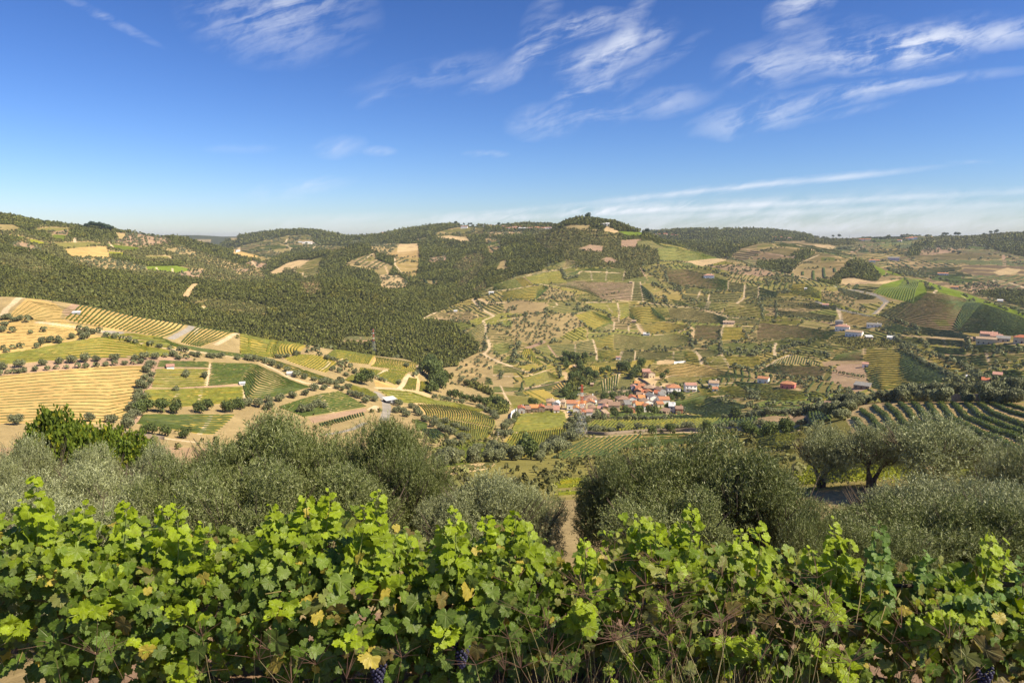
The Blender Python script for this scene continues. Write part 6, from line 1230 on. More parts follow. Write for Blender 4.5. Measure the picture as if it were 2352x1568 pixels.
house(988, 206, 17, 9, 5, 'flat', 'white', 'white', 0, 'white hall on the sandy shoulder below the hilltop', None, crop=3, rg=(1350, 1700), far=True)
house(1880, 352, 16, 9, 6, 'gable', 'white', 'white', 20, 'lone white house before the far wooded ridge', None, crop=3, rg=(1800, 3900), far=True)
house(2100, 432, 16, 9, 5, 'gable', 'white', 'white', 20, 'lone white farm at the top of a sandy track, far left', None, crop=1, rg=(1800, 4200), far=True)
# free-standing walls
def wall(c, pts, h, th, mat, label, rg, name='retaining_wall', drop=1.0):
    q = at(*zp(c, pts).T, *rg)[:, :2]; n = max(int(np.hypot(*np.diff(q, axis=0).T).sum()/2), 2); q = resample(q, n); t = np.gradient(q, axis=0); t /= np.linalg.norm(t, axis=1, keepdims=True); nn = np.c_[-t[:, 1], t[:, 0]]*th/2
    z = hz(*q.T); j = np.random.default_rng(n).normal(0, .05, n)
    V = np.stack([np.c_[q-nn, z-drop], np.c_[q-nn, z+h+j], np.c_[q+nn, z+h+j], np.c_[q+nn, z-drop]], 1).reshape(-1, 3); i = np.arange(n-1)*4
    Fq = np.concatenate([np.c_[i+k, i+k+1, i+k+5, i+k+4] for k in range(3)]+[[[0, 1, 2, 3]], [[4*n-4, 4*n-1, 4*n-2, 4*n-3]]])
    tag(link(name, make_mesh(name, V, Fq, mat)), label, 'wall')
wall(7, [(1592,268),(1640,262),(1695,258)], 2.2, .6, WL['white'], 'long white wall above the curved terraces', (480, 900), 'garden_wall')
wall(7, [(810,885),(1000,897),(1200,880),(1400,866),(1700,860),(2000,848),(2351,843)], 1.8, .7, WL['stone'], 'dark schist retaining wall along the curving road', (150, 560))
wall(8, [(20,845),(180,838),(380,843)], 1.8, .7, WL['stone'], 'dark schist wall at the foot of the curved rows', (150, 560))
wall(8, [(1180,600),(1400,592),(1750,595),(2100,602),(2600,612)], 2.2, .7, WL['stone'], 'dark schist wall under the grove on the near crest', (230, 300))
wall(7, [(155,770),(160,715),(205,688)], 2.6, .6, WL['white'], 'pale curved wall at the left end of the village', (400, 700), 'garden_wall')
wall(7, [(1010,525),(1200,512)], 1.8, .6, WL['stone'], 'stone wall below the curved vineyard fan', (430, 800))
wall(7, [(1280,400),(1350,440),(1430,495)], 2.0, .6, WL['stone'], 'stone wall along the ramp to the stone house', (430, 800))
wall(5, [(930,852),(1100,882),(1270,917),(1450,937)], 1.6, .6, WL['stone'], 'stone wall under the track at the left', (150, 500))
# white-roofed shed by the road
q = at(*zp(6, [(1320, 612)])[0], 250, 760)[0]; e = link('roadside_shed', None, loc=q, rz=R(38)); tag(e, 'roadside shed with a sloping white roof beside the grey road', 'shed')
v, f = boxes([(-3.6, 3.6, -2.6, 2.6, -1.5, 2.6)]); link('wall', make_mesh('wall', v, f, M_dark), e)
link('roof', poly_mesh('roof', [(-4.3,-3.4,2.5),(4.3,-3.4,2.5),(4.3,3.4,3.7),(-4.3,3.4,3.7),(-4.3,-3.4,2.72),(4.3,-3.4,2.72),(4.3,3.4,3.92),(-4.3,3.4,3.92)], [(0,3,2,1),(4,5,6,7),(0,1,5,4),(1,2,6,5),(2,3,7,6),(3,0,4,7)], RF['white']), e)
v, f = boxes([(-.9, .9, -2.66, -2.55, -.2, 2.1)]); link('door', make_mesh('door', v, f, M_metal), e)
# ---------------------------------------------------------------- pylons, masts, poles, cars
def bars(L, r):
    P_ = []
    for a, b in L: P_.append(tube([a, b], [r, r], 4))
    return cat_(P_)
def pylon(px, py, H, crop, rg, label, wb=3.2, rz=0.4, seg=(0, .55), r=.13):
    q = at(*zp(crop, [(px, py)])[0], *rg)[0]; e = link('lattice_pylon', None, loc=q, rz=rz); tag(e, label, 'pylon', 'power line pylons')
    lev = [0, .14, .27, .38, .48, .57, .65, .72, .79, .86, .93, 1.0]; wd = lambda t: (wb*(1-t/.62)+.75*t/.62 if t < .62 else .75-.35*(t-.62)/.38)
    low, top, mid_ = [], [], []
    for a, b in zip(lev[:-1], lev[1:]):
        A_ = [(sx*wd(a), sy*wd(a), a*H) for sx, sy in ((-1,-1),(1,-1),(1,1),(-1,1))]; B_ = [(sx*wd(b), sy*wd(b), b*H) for sx, sy in ((-1,-1),(1,-1),(1,1),(-1,1))]
        L = top if a >= .48 else low
        for k in range(4): L += [(A_[k], B_[k]), (A_[k], B_[(k+1) % 4]), (A_[(k+1) % 4], B_[k]), (B_[k], B_[(k+1) % 4])]
    v, f, c = bars(low, r); link('lattice_body', make_mesh('lattice_body', v, f, M_metal), e)
    v, f, c = bars(top, r); v2 = f; zc = v[f].mean(1)[:, 2]/H; mi = (((zc-.48)/.075).astype(int) % 3 == 1).astype(int)
    link('lattice_top', make_mesh('lattice_top', v, f, [M_redp, M_whitep], midx=mi), e)
    for t, w_ in ((.70, 4.2), (.82, 3.4), (.94, 2.6)):
        v, f, c = bars([((-w_,0,t*H),(w_,0,t*H)), ((-w_,0,t*H),(0,.4,t*H+1.1)), ((w_,0,t*H),(0,.4,t*H+1.1)), ((-w_,0,t*H),(0,-.4,t*H+1.1)), ((w_,0,t*H),(0,-.4,t*H+1.1))], r*.8); link('cross_arm', make_mesh('cross_arm', v, f, M_metal), e)
pylon(775, 912, 30, 7, (150, 600), 'tall lattice pylon with a red and white top before the village', 2.8, .5, r=.07)
pylon(1180, 1318, 28, 2, (500, 1000), 'smaller lattice pylon on the crest of the left spur', 2.2, .9, r=.07)
def mast(c, x, yb, yt, label, rg, w=.35, name='radio_mast', cat='mast'):
    q = at(*zp(c, [(x, yb)])[0], *rg)[0]; H = (yb-yt)/2.351*.6125/F*np.hypot(*q[:2]); e = link(name, None, loc=q); tag(e, label, cat)
    v, f, _ = tube([(0,0,-2),(0,0,H*.6),(0,0,H)], [w, w*.7, w*.35], 6); link('pole', make_mesh('pole', v, f, M_metal), e)
    v, f = boxes([(-w*2.2, w*2.2, -w*.5, w*.5, H*.86, H*.93)]); link('antenna', make_mesh('antenna', v, f, M_whitep), e)
mast(3, 858, 165, 82, 'tall thin radio mast on top of the wooded hill', (1300, 1800), .5)
mast(3, 1510, 285, 230, 'thin mast behind the saddle houses', (2000, 4000), .6); mast(3, 1323, 270, 243, 'short mast left of the saddle houses', (1500, 4000), .5); mast(3, 1862, 268, 243, 'short mast on the far wooded ridge', (2000, 4000), .7)
for k, x in enumerate((486, 548, 810, 1065)): mast(4, x, 318+k*4, 272+k*8, f'{ordinal(k+1)} small mast from the left on the right-hand skyline', (2300, 4500), .8)
for k, (c, x, yb, yt, rg, w) in enumerate([(7,1687,690,645,(340,600),.1),(7,40,930,860,(200,560),.1),(7,1320,890,855,(200,560),.1),(6,2275,920,878,(200,760),.12)]):
    q = at(*zp(c, [(x, yb)])[0], *rg)[0]; H = (yb-yt)/2.351*.6125/F*np.hypot(*q[:2]); e = link('utility_pole', None, loc=q)
    tag(e, ['pole at the lower right corner of the village', 'pole beside the olives left of the village field', 'pole at the bend of the valley road', 'pole beside the yellow striped slope'][k], 'pole')
    v, f, _ = tube([(0,0,-1),(0,0,H)], [w, w*.7], 6); link('post', make_mesh('post', v, f, WL['concrete']), e); v, f = boxes([(-.7,.7,-.06,.06,H-.5,H-.35)]); link('cross_arm', make_mesh('cross_arm', v, f, M_metal), e)
def car(c, x, y, yaw, mat, label, rg):
    q = at(*zp(c, [(x, y)])[0], *rg)[0]; e = link('parked_car', None, loc=q+np.array([0,0,.05]), rz=yaw); tag(e, label, 'car', 'cars parked in the village lane')
    prof = [(-2.1,.35),(-2.1,.8),(-1.9,.92),(-1.2,1.0),(-.75,1.42),(.7,1.45),(1.35,1.0),(2.0,.9),(2.15,.6),(2.1,.35)]
    V = [(x_, s*.82*(.86 if z_ > 1.2 else 1), z_) for s in (-1, 1) for x_, z_ in prof]; n = len(prof)
    link('body', poly_mesh('body', V, [tuple(range(n-1, -1, -1)), tuple(range(n, 2*n))]+[(i, (i+1) % n, (i+1) % n+n, i+n) for i in range(n)], mat), e)
    V = [(x_, s*.73, z_) for s in (-1.02, 1.02) for x_, z_ in [(-1.0,1.03),(-.7,1.36),(.65,1.38),(1.12,1.03)]]; link('windows', poly_mesh('windows', V, [(3,2,1,0),(4,5,6,7),(0,1,5,4),(2,3,7,6)], M_glass), e)
    for sx in (-1.3, 1.35):
        for sy in (-.8, .8):
            v, f, _ = tube([(sx, sy-.1, .32),(sx, sy+.1, .32)], [.32, .32], 12); w = link('wheel', make_mesh('wheel', v, f, M_dark), e)
car(7, 683, 725, .9, M_dark, 'dark car parked low on the sandy village lane', (400, 700)); car(7, 668, 700, 1.0, M_whitep, 'white car parked higher on the sandy village lane', (400, 700))
# umbrella pines and lone trees on the skylines
M_pine = leafmat('pine_needles', (.05, .085, .035), trans=.1, rand=.2); pine_c = [crown_mesh('crown', 500, 90+i, .22, M_pine, flat=.5) for i in range(3)]; g = np.random.default_rng(8)
def sky_trees(c, L, desc, rg, kind='pine_tree', s=9):
    for k, (x, y, f_) in enumerate(L):
        q = at(*zp(c, [(x, y)])[0], *rg)[0]; S = s*f_; e = link(kind, None, loc=q, rz=float(g.uniform(0, 6))); tag(e, f'{ordinal(k+1)} dark pine tree from the left {desc}', 'pine tree', 'pines '+desc)
        v, f, _ = tube([(0,0,-1),(0,0,S*.9)], [S*.05, S*.03], 6); link('trunk', make_mesh('trunk', v, f, M_bark), e); o = link('crown', pine_c[k % 3], e, loc=(0, 0, S*.55), sc=(S*.6, S*.6, S*.6))
sky_trees(1, [(770,238,1.2),(795,236,1.4),(820,238,1.5),(850,242,1.4),(880,246,1.5),(905,250,1.5),(940,258,1.3),(965,262,1.4),(985,266,1.3)], 'on the left skyline', (1500, 2400), s=11)
sky_trees(1, [(1070,272,.6),(1150,284,.6),(1265,294,.8),(1345,302,.9),(1300,300,.5)], 'right of the left skyline grove', (1500, 2400), s=9)
sky_trees(2, [(1900,196,1.2),(1975,198,.8),(2015,198,.9),(2040,200,1.0),(490,256,1),(1480,262,.7)], 'on the central skyline', (2000, 4000), s=12)
sky_trees(3, [(45,200,1.2),(835,158,1.2),(1350,282,1.0),(1425,285,1.2),(1435,283,1.0),(1530,286,1.2),(135,205,1)], 'beside the hilltop houses', (1500, 3900), s=12)
sky_trees(4, [(670,318,1),(720,315,1.1),(1640,300,1),(1670,300,1),(1750,292,1.2),(1770,293,1.2),(2060,280,1),(2108,278,1.1),(1085,345,1.0),(2000,285,.7)], 'along the right-hand skyline', (2300, 4500), s=14)
# ---------------------------------------------------------------- big olive trees on the near slope
def leafy(name, c, u, tr=.18, var=.1): return leafmat(name, c, under=u, trans=tr, rand=var, rough=.45, spec=.4)
M_ol_dark = leafy('olive_foliage', (.13, .165, .038), (.245, .27, .11)); M_ol_sunlit = leafy('sunlit_olive_foliage', (.225, .25, .10), (.35, .375, .20))  # one olive foliage in two tones: sunlit and darker sides put into the colour
M_oak = leafmat('chestnut_foliage', (.17, .235, .03), trans=.4, rand=.1)
def blobs(seed, hw, hh, n=17):
    g = np.random.default_rng(seed); d = g.normal(size=(n, 3)); d /= np.linalg.norm(d, axis=1, keepdims=True)
    c = d*g.uniform(.42, .72, (n, 1)); c[:, 2] = np.abs(c[:, 2])*1.1-.22; r = g.uniform(.24, .40, n); c[0] = 0; r[0] = .5
    return c*np.array([hw, hw, hh]), r, np.array([hw, hw, hh])
def near_olive(seed, mat, ntw=4600, nl=15, hw=2.4, hh=1.9, L=(.22, .42), ls=(.085, .019), zc=2.0, up=.6, wide=False, nb=17):
    """crown of upright twigs set with narrow leaves, plus limbs; origin at the foot of the trunk"""
    g = np.random.default_rng(seed); c, r, S = blobs(seed, hw, hh, nb); k = g.integers(0, len(c), ntw); d = g.normal(size=(ntw, 3)); d /= np.linalg.norm(d, axis=1, keepdims=True)
    sh = g.random(ntw)**.28; base = c[k]+d*(r[k]*sh)[:, None]*S; out = base/S; out /= np.maximum(np.linalg.norm(out, axis=1, keepdims=True), .2)
    td = out*.6+np.array([0, 0, up])+g.normal(size=(ntw, 3))*.38; td /= np.linalg.norm(td, axis=1, keepdims=True); ln = g.uniform(*L, ntw)
    n = ntw*nl; j = np.repeat(np.arange(ntw), nl); t = np.tile((np.arange(nl)+.5)/nl, ntw)
    P0 = base[j]+td[j]*(t*ln[j])[:, None]; P0[:, 2] += zc-.05*t**2
    r_ = g.normal(size=(n, 3)); side = np.cross(td[j], r_); side /= np.linalg.norm(side, axis=1, keepdims=True); ld = side*.75+td[j]*.65+g.normal(size=(n, 3))*.15; ld /= np.linalg.norm(ld, axis=1, keepdims=True)
    W = np.cross(ld, g.normal(size=(n, 3))+np.array([0, 0, .6])); W /= np.maximum(np.linalg.norm(W, axis=1, keepdims=True), 1e-6); s = g.uniform(.7, 1.25, (n, 1)); ll = ls[0]*s; lw = ls[1]*s
    if wide: P0 += g.normal(size=P0.shape)*.05
    V = np.stack([P0, P0+ld*ll*.5-W*lw*.5, P0+ld*ll, P0+ld*ll*.5+W*lw*.5], 1).reshape(-1, 3)
    cc = np.repeat((.72+.56*g.random((ntw, 1)))[j]*(.85+.3*g.random((n, 1))), 4, 0)*np.ones(3)
    if wide: yl = np.repeat((g.random((n, 1)) < .12), 4, 0); cc = np.where(yl, cc*np.array([2.0, 1.5, .9]), cc)
    V[:, 2] = np.maximum(V[:, 2], .25)
    crown = make_mesh('crown', V, np.arange(4*n).reshape(n, 4), mat, cc)
    P_ = []
    for q in range(3):
        a = q*2.1+seed; f0 = (.12*math.cos(a), .12*math.sin(a), -1.2); f1 = (.20*math.cos(a+.5), .20*math.sin(a+.5), .45); f2 = (.5*math.cos(a), .5*math.sin(a), 1.1); P_.append(tube([f0, f1, f2], [.17, .14, .10], 8))
        for w in range(4):
            b = a+g.uniform(-1, 1); m = np.array([hw*.45*math.cos(b), hw*.45*math.sin(b), zc+g.uniform(-.3, .4)]); e_ = np.array([hw*.8*math.cos(b+.3), hw*.8*math.sin(b+.3), zc+g.uniform(.2, 1.2)]); P_.append(tube([f2, (m+f2)/2+g.normal(0, .1, 3), m, e_], [.075, .055, .035, .01], 5))
            for z in range(4): bb = b+g.uniform(-.9, .9); P_.append(tube([m, m+np.array([.4*math.cos(bb), .4*math.sin(bb), .4]), m+np.array([.8*math.cos(bb), .8*math.sin(bb), .95])], [.02, .012, .004], 4))
    v, f, c3 = cat_(P_); return crown, make_mesh('trunk', v, f, M_bark, c3, smooth=True), float(V[:, 2].max())
ND = [near_olive(101+i, M_ol_dark, 6800, 15) for i in range(3)]; NS = [near_olive(121+i, M_ol_sunlit, 6000, 14, up=.5) for i in range(3)]
OK_ = [near_olive(141+i, M_oak, 3400, 11, ls=(.15, .12), L=(.15, .35), up=.05, wide=True, nb=34) for i in range(2)]
MS = [near_olive(151+i, M_ol_sunlit, 3600, 12, ls=(.11, .028), hh=2.1, zc=1.8, hw=2.7) for i in range(2)]
BIGD = 'big dark olive tree'; g = np.random.default_rng(77)
NEAR = [
 (65,985,48,2.4,NS,'pale olive tree beside the yellow-green broadleaf tree at the left edge'), (-15,1010,46,2.0,NS,'pale olive tree cut by the left edge of the picture'), (205,1018,45,2.2,NS,'rounded olive tree between the two yellow-green trees'),
 (355,1008,43,2.3,NS,'pale olive tree left of the big dark olive crown'), (60,1078,26,2.3,NS,'pale olive behind the tallest vine shoot at far left'), (205,1068,27,2.6,NS,'pale olive right of the tallest vine shoot'),
 (335,1085,24,2.2,NS,'pale olive directly left of the largest dark olive'), (-10,1130,20,1.9,NS,'nearest pale olive at the left edge'), (130,1150,18,1.8,NS,'low pale olive just behind the left vine tops'), (262,1140,19,2.0,NS,'low pale olive behind the vines, left of the large dark one'),
 (410,1060,20,1.8,ND,'dark olive at the left foot of the largest dark olive'), (605,940,22,2.75,ND,'largest dark olive tree, left of centre'), (470,1000,21.5,1.9,ND,'dark olive crown on the left shoulder of the largest one'), (725,975,21,1.9,ND,'dark olive crown between the two tall tops left of centre'),
 (890,948,20,1.65,ND,'tall dark olive below the grey road'), (945,1020,19,1.35,ND,'dark olive at the right side of the left-hand group'), (560,1060,18,2.2,ND,'low dark olive in front of the largest one'), (800,1060,18,2.0,ND,'low dark olive in front of the tall one below the road'),
 (1130,1078,17.5,1.75,NS,'pale grey-green olive in the centre of the picture'), (1040,1125,17,1.25,NS,'small pale olive on the left of the central pale olive'), (1225,1120,17.5,1.15,NS,'small pale olive on the right of the central pale olive'),
 (1610,990,17.5,2.45,ND,'broad dark olive tree right of centre'), (1440,1030,17,1.35,ND,'dark olive on the left side of the broad one'), (1755,1025,17,1.75,ND,'dark olive on the right side of the broad one'), (1835,1145,16,1.1,ND,'low dark olive at the right end of the broad group'), (1540,1120,15.5,1.8,ND,'low dark olive in front of the broad one'),
 (1896,966,62,2.9,MS,'olive tree with a bent trunk, leftmost of the three in a row'), (2012,960,60,2.9,MS,'olive tree with forked trunk, middle of the three in a row'), (2156,944,58,4.0,MS,'widest olive tree of the three in a row at right'), (2352,985,44,2.5,MS,'tall olive tree at the right edge of the picture'), (2092,1088,24,2.4,NS,'pale olive below the widest one of the three'), (2225,1085,27,2.3,NS,'olive with glinting leaves below the right edge tree'), (1985,1160,22,1.7,ND,'grey-green olive right of the broad dark group'),
 (2335,1105,24,2.2,NS,'olive low at the right edge of the picture'), (2150,1150,19,2.1,ND,'dim olive just behind the right-hand vine tops'), (2300,1140,20,1.9,ND,'dark olive behind the rightmost vine shoots'), (2010,1190,17,1.5,ND,'low olive behind the vine tops right of the broad group'),
 (128,926,58,3.5,OK_,'tall yellow-green broadleaf tree at the upper left'), (205,968,56,2.8,OK_,'lower yellow-green broadleaf tree right of the tall one'), (298,985,50,2.5,OK_,'yellow-green broadleaf tree hanging over the olives at left')]
for k, (px, py, r, hw, fam, lab) in enumerate(NEAR):
    X, Y, Z = pix_dir(px, py); n = math.hypot(X, Y); x, y, zt = X/n*r, Y/n*r, Z/n*r; zg = float(hz(x, y)); cr, tr, top = fam[k % len(fam)]
    H = zt-zg+.1; e = link('broadleaf_tree' if fam is OK_ else 'olive_tree', None, loc=(x, y, zg), rz=float(g.uniform(0, 6.28)), sc=(hw/2.4, hw/2.4, H/top))
    tag(e, lab, 'tree' if fam is OK_ else 'olive tree', 'large trees on the slope below the vines'); link('crown', cr, e); link('trunk', tr, e)

# ---------------------------------------------------------------- the grapevines in front
m_, t = material('grape_leaf'); uvn = t.new('ShaderNodeUVMap', uv_map='leaf').outputs[0]; veins = None
for ang in (0, 48, -48, 105, -105):
    a = R(ang); dv = (math.sin(a), -math.cos(a), 0); nv = (math.cos(a), math.sin(a), 0)
    al = t.new('ShaderNodeVectorMath', operation='DOT_PRODUCT', ins={0: uvn, 1: dv}).outputs['Value']; ac = t.new('ShaderNodeVectorMath', operation='DOT_PRODUCT', ins={0: uvn, 1: nv}).outputs['Value']
    ab = t.math('ABSOLUTE', ac); sec = t.math('ABSOLUTE', t.math('SINE', t.math('MULTIPLY', t.math('SUBTRACT', al, t.math('MULTIPLY', ab, .9)), 17.0)))
    v0 = t.math('MULTIPLY', t.math('SUBTRACT', 1.0, t.math('MULTIPLY', ab, 26.0), clamp=True), t.math('GREATER_THAN', al, 0.0))
    v1 = t.math('MULTIPLY', t.math('MULTIPLY', t.math('LESS_THAN', sec, .16), .35), t.math('MULTIPLY', t.math('GREATER_THAN', al, .05), t.math('LESS_THAN', ab, t.math('MULTIPLY', al, .42))))
    vv = t.math('MAXIMUM', v0, v1); veins = vv if veins is None else t.math('MAXIMUM', veins, vv)
tint = t.new('ShaderNodeAttribute', attribute_name='tint').outputs['Color']; geo = t.new('ShaderNodeNewGeometry')
nf = t.noise(geo.outputs['Position'], 38., 4, .6); k1 = t.new('ShaderNodeMapRange', ins={0: nf, 1: .3, 2: .7, 3: .78, 4: 1.2}).outputs[0]
c0 = t.mix(1.0, tint, t.new('ShaderNodeCombineColor', ins={0: k1, 1: k1, 2: k1}).outputs[0], 'MULTIPLY')
spot = t.ramp(t.noise(geo.outputs['Position'], 70., 3, .6, .3), .66, .72); c0 = t.mix(t.math('MULTIPLY', spot, .55), c0, (.24, .15, .05)); c0 = t.mix(geo.outputs['Backfacing'], c0, t.mix(.25, c0, (.42, .48, .30))); c1 = t.mix(t.math('MULTIPLY', veins, .32), c0, t.mix(.55, c0, (.62, .68, .25)))
bmp = t.new('ShaderNodeBump', ins={'Strength': .45, 'Distance': .004, 'Height': t.math('ADD', t.math('MULTIPLY', veins, -1.0), t.math('MULTIPLY', nf, 1.2))})
p = t.new('ShaderNodeBsdfPrincipled', ins={'Base Color': c1, 'Roughness': .47, 'Specular IOR Level': .34, 'Normal': bmp.outputs[0]})
tr = t.new('ShaderNodeBsdfTranslucent', ins={0: t.mix(1.0, c1, (1.35, 1.25, .35), 'MULTIPLY')})
t.new('ShaderNodeOutputMaterial', ins={0: t.new('ShaderNodeMixShader', ins={0: .33, 1: p.outputs[0], 2: tr.outputs[0]}).outputs[0]}); M_leaf = m_
M_cane = simple('cane', (.20, .16, .06), .6, .2, 20); M_gcane = simple('green_cane', (.28, .33, .08), .5, .15, 20); M_grape = simple('grape_skin', (.035, .035, .075), .45, .3, 60); M_vbark = simple('vine_bark', (.12, .085, .06), .95, .3, 30, .8)
def leaf_shape(seed):
    g = np.random.default_rng(seed); n = 44; ph = np.arange(n)/n*2*np.pi-np.pi+np.pi/n   # 0 = tip (towards -y of the leaf plane)
    rad = np.full(n, .70)
    for a, h, w in ((0, .30, .40), (.84, .24, .34), (-.84, .24, .34), (1.83, .22, .42), (-1.83, .22, .42)):
        d = (ph-a+np.pi) % (2*np.pi)-np.pi; rad = np.maximum(rad, .64+h*g.uniform(.85, 1.12)*np.exp(-(d/w)**2))
    rad *= 1-.62*np.exp(-((np.abs(ph)-np.pi)/.24)**2); rad *= 1+.065*np.where(np.arange(n) % 2, 1, -1)+g.normal(0, .02, n)
    o = np.c_[rad*np.sin(ph), -rad*np.cos(ph)]; md = o*.55; P2 = np.vstack([[[0, 0]], md, o])
    x, y = P2.T; q = np.hypot(x, y); fold = g.uniform(.05, .45); curl = g.uniform(-.25, .45)
    z = fold*np.abs(x)*.6-curl*q**2*.45+.05*np.sin(np.arctan2(x, -y)*5+seed)*q+g.normal(0, .018, len(x))-.25*g.random()*np.maximum(-y, 0)**2
    i = np.arange(n); i2 = (i+1) % n; T = [np.c_[np.zeros(n, int), 1+i, 1+i2]]; Q1 = np.c_[1+i, 1+n+i, 1+n+i2]; Q2 = np.c_[1+i, 1+n+i2, 1+i2]
    return np.c_[P2, z], np.vstack(T+[Q1, Q2]), P2
SH = [leaf_shape(500+i) for i in range(8)]
def leaves(Pp, Nn, Tip, s, C, g):
    """grape leaves at points Pp facing Nn with tips towards Tip"""
    Nn = Nn/np.linalg.norm(Nn, axis=1, keepdims=True); Yv = -(Tip-(Tip*Nn).sum(1, keepdims=True)*Nn); Yv /= np.maximum(np.linalg.norm(Yv, axis=1, keepdims=True), 1e-6); Xv = np.cross(Yv, Nn)
    V, Fc, Cc, U = [], [], [], []; o = 0; pick = g.integers(0, len(SH), len(Pp))
    for q, (S_v, S_f, S_u) in enumerate(SH):
        m = pick == q; n = m.sum()
        if not n: continue
        W = Pp[m][:, None]+(Xv[m][:, None]*S_v[None, :, :1]+Yv[m][:, None]*S_v[None, :, 1:2]+Nn[m][:, None]*S_v[None, :, 2:])*s[m][:, None, None]
        V.append(W.reshape(-1, 3)); Fc.append((S_f[None]+(np.arange(n)*len(S_v))[:, None, None]).reshape(-1, 3)+o); o += n*len(S_v)
        edge = np.clip(np.hypot(*S_u.T)-.5, 0, 1)[None, :, None]; cc = C[m][:, None, :3]*(1-edge*C[m][:, None, 3:])+np.array([.22, .105, .03])*edge*C[m][:, None, 3:]
        Cc.append(cc.reshape(-1, 3)); U.append(np.tile(S_u, (n, 1)))
    return np.vstack(V), np.vstack(Fc), np.vstack(Cc), np.vstack(U)
prof = np.array([(-300,1200),(0,1200),(60,1180),(140,1182),(200,1195),(300,1225),(400,1240),(500,1228),(600,1215),(680,1178),(760,1180),(830,1195),(900,1205),(950,1248),(1010,1225),(1080,1228),(1180,1212),(1240,1255),(1300,1272),(1400,1262),(1450,1228),(1500,1222),(1560,1238),(1650,1262),(1720,1245),(1800,1280),(1870,1298),(1930,1300),(2120,1305),(2200,1310),(2260,1275),(2352,1345),(2700,1360)], float); prof[:, 1] += 16+np.clip(prof[:, 0]-1650, 0, 300)*.05
YC = 3.18
def row_top(x):
    px = CX+F*x/(YC*math.cos(PITCH)+1.35*math.sin(PITCH)); py = np.interp(px, prof[:, 0], prof[:, 1]); yc = -(py-CY)/F
    return YC*(-math.sin(PITCH)+yc*math.cos(PITCH))/(math.cos(PITCH)+yc*math.sin(PITCH))
g = np.random.default_rng(404); NL = 13500; X0 = 3.7
x = g.uniform(-X0, X0, NL); top = row_top(x)-.035+.16*(fbm(x*3.5, x*0, 3, 88)-.5); u_ = g.random(NL); zone = np.where(u_ < .50, 0, np.where(u_ < .67, 1, np.where(u_ < .78, 2, 3))); bot = -2.12
clump = fbm(x*2.3+5, np.zeros(NL), 3, 3); tt = g.random(NL)**.85; z = bot+.04+(top-bot)*tt
bulge_ = .13*np.sin(np.pi*tt)+.10*(fbm(x*2.1, z*3, 3, 12)-.5)*2; depth = g.random(NL)**1.5*.30
y = np.where(zone == 0, YC-.24-bulge_+depth, np.where(zone == 1, YC-.25+g.random(NL)*.62, YC+.3+.1*g.random(NL)))
z = np.where(zone == 1, top-.03-.10*g.random(NL)+.05*(fbm(x*6, y*6, 2, 6)-.5), z); z = np.where(zone == 2, top-.05-g.random(NL)*.78, z)
z = np.where(zone == 3, bot+.05+(top-bot-.12)*g.random(NL), z); y = np.where(zone == 3, YC+g.uniform(-.02, .3, NL), y)
hole = (fbm(x*3.1, z*4.2, 3, 41) < .40) & (zone == 0) & (depth < .16); low = (z < -1.95) & (g.random(NL) < .5) & (zone < 3); keep = ~(hole | low)
P0 = np.c_[x, y, z]; zc_ = (z-bot)/(top-bot)
Nn = np.where((zone == 1)[:, None], np.array([.25, -.45, .9]), np.where((zone == 0)[:, None], np.array([.22, -.85, .42]), np.array([0, .9, .3])))+g.normal(size=(NL, 3))*np.array([.55, .35, .45])
Tip = np.c_[g.normal(0, .45, NL), g.normal(-.15, .3, NL), np.full(NL, -1.)]; s = g.uniform(.021, .046, NL)*np.where(g.random(NL) < .10, 1.75, 1)
young = np.clip((zc_-.76)*3.8, 0, 1)*g.random(NL)**.5; pat = fbm(x*1.9, z*2.6, 3, 22); young = np.maximum(young, (pat > .56)*g.uniform(.45, .95, NL)*(g.random(NL) < .65)); s = s*(1-.35*young)
mature = np.array([.095, .16, .018]); matb = np.array([.135, .19, .045]); yg = np.array([.27, .36, .009])
C = mature*(1-young[:, None])+yg*young[:, None]; C = np.where((g.random(NL) < .3)[:, None], C*.5+matb*.5, C)*g.uniform(.7, 1.25, (NL, 1)); edge = np.zeros(NL)
rr = g.random(NL); red = (rr < np.interp(x, [-4, -1, -.2, 0, .3, 2.2, 4], [0, .01, .04, .03, .16, .17, .12])*np.clip(1.5-zc_, .2, 1)) & (zone < 2) & (young < .4); yel = (rr > .965)
C[red] = np.array([.15, .125, .04])*g.uniform(.8, 1.25, (red.sum(), 1)); edge[red] = g.uniform(.5, 1.6, red.sum()); C[yel & ~red] = np.array([.44, .36, .06]); s[red] *= 1.15
warm = (g.random(NL) < np.interp(x, [-4, 0, .5, 4], [.02, .06, .25, .25])); edge[warm & ~red] = g.uniform(.1, .5, (warm & ~red).sum()); C[warm & ~red] = C[warm & ~red]*.6+np.array([.24, .20, .09])*.4
C = np.c_[C, np.clip(edge, 0, 1.2)]
SHOOTS = [(78,1092,70,1),(48,1150,60,.8),(192,1150,160,.7),(285,1148,270,.7),(372,1160,350,.7),(465,1200,455,.7),(620,1158,628,.6),(700,1132,690,1),(755,1128,735,.8),(865,1128,850,1),(835,1165,810,.7),(930,1225,935,.6),(1040,1165,1035,.8),(1010,1205,1015,.6),(1112,1185,1105,.8),(1182,1176,1170,1),(1205,1205,1215,.8),(1340,1235,1335,.6),(1465,1185,1460,.9),(1500,1190,1500,.9),
 (1588,1162,1575,.9),(1560,1200,1545,.8),(1742,1198,1735,.9),(1700,1215,1690,.6),(1852,1258,1860,.5),(1912,1192,1925,.9),(1950,1240,1955,.7),(2015,1200,2030,.9),(2125,1262,2130,.6),(2272,1218,2262,1),(2300,1240,2300,.9),(2345,1280,2340,.8),(400,1145,395,.5)]
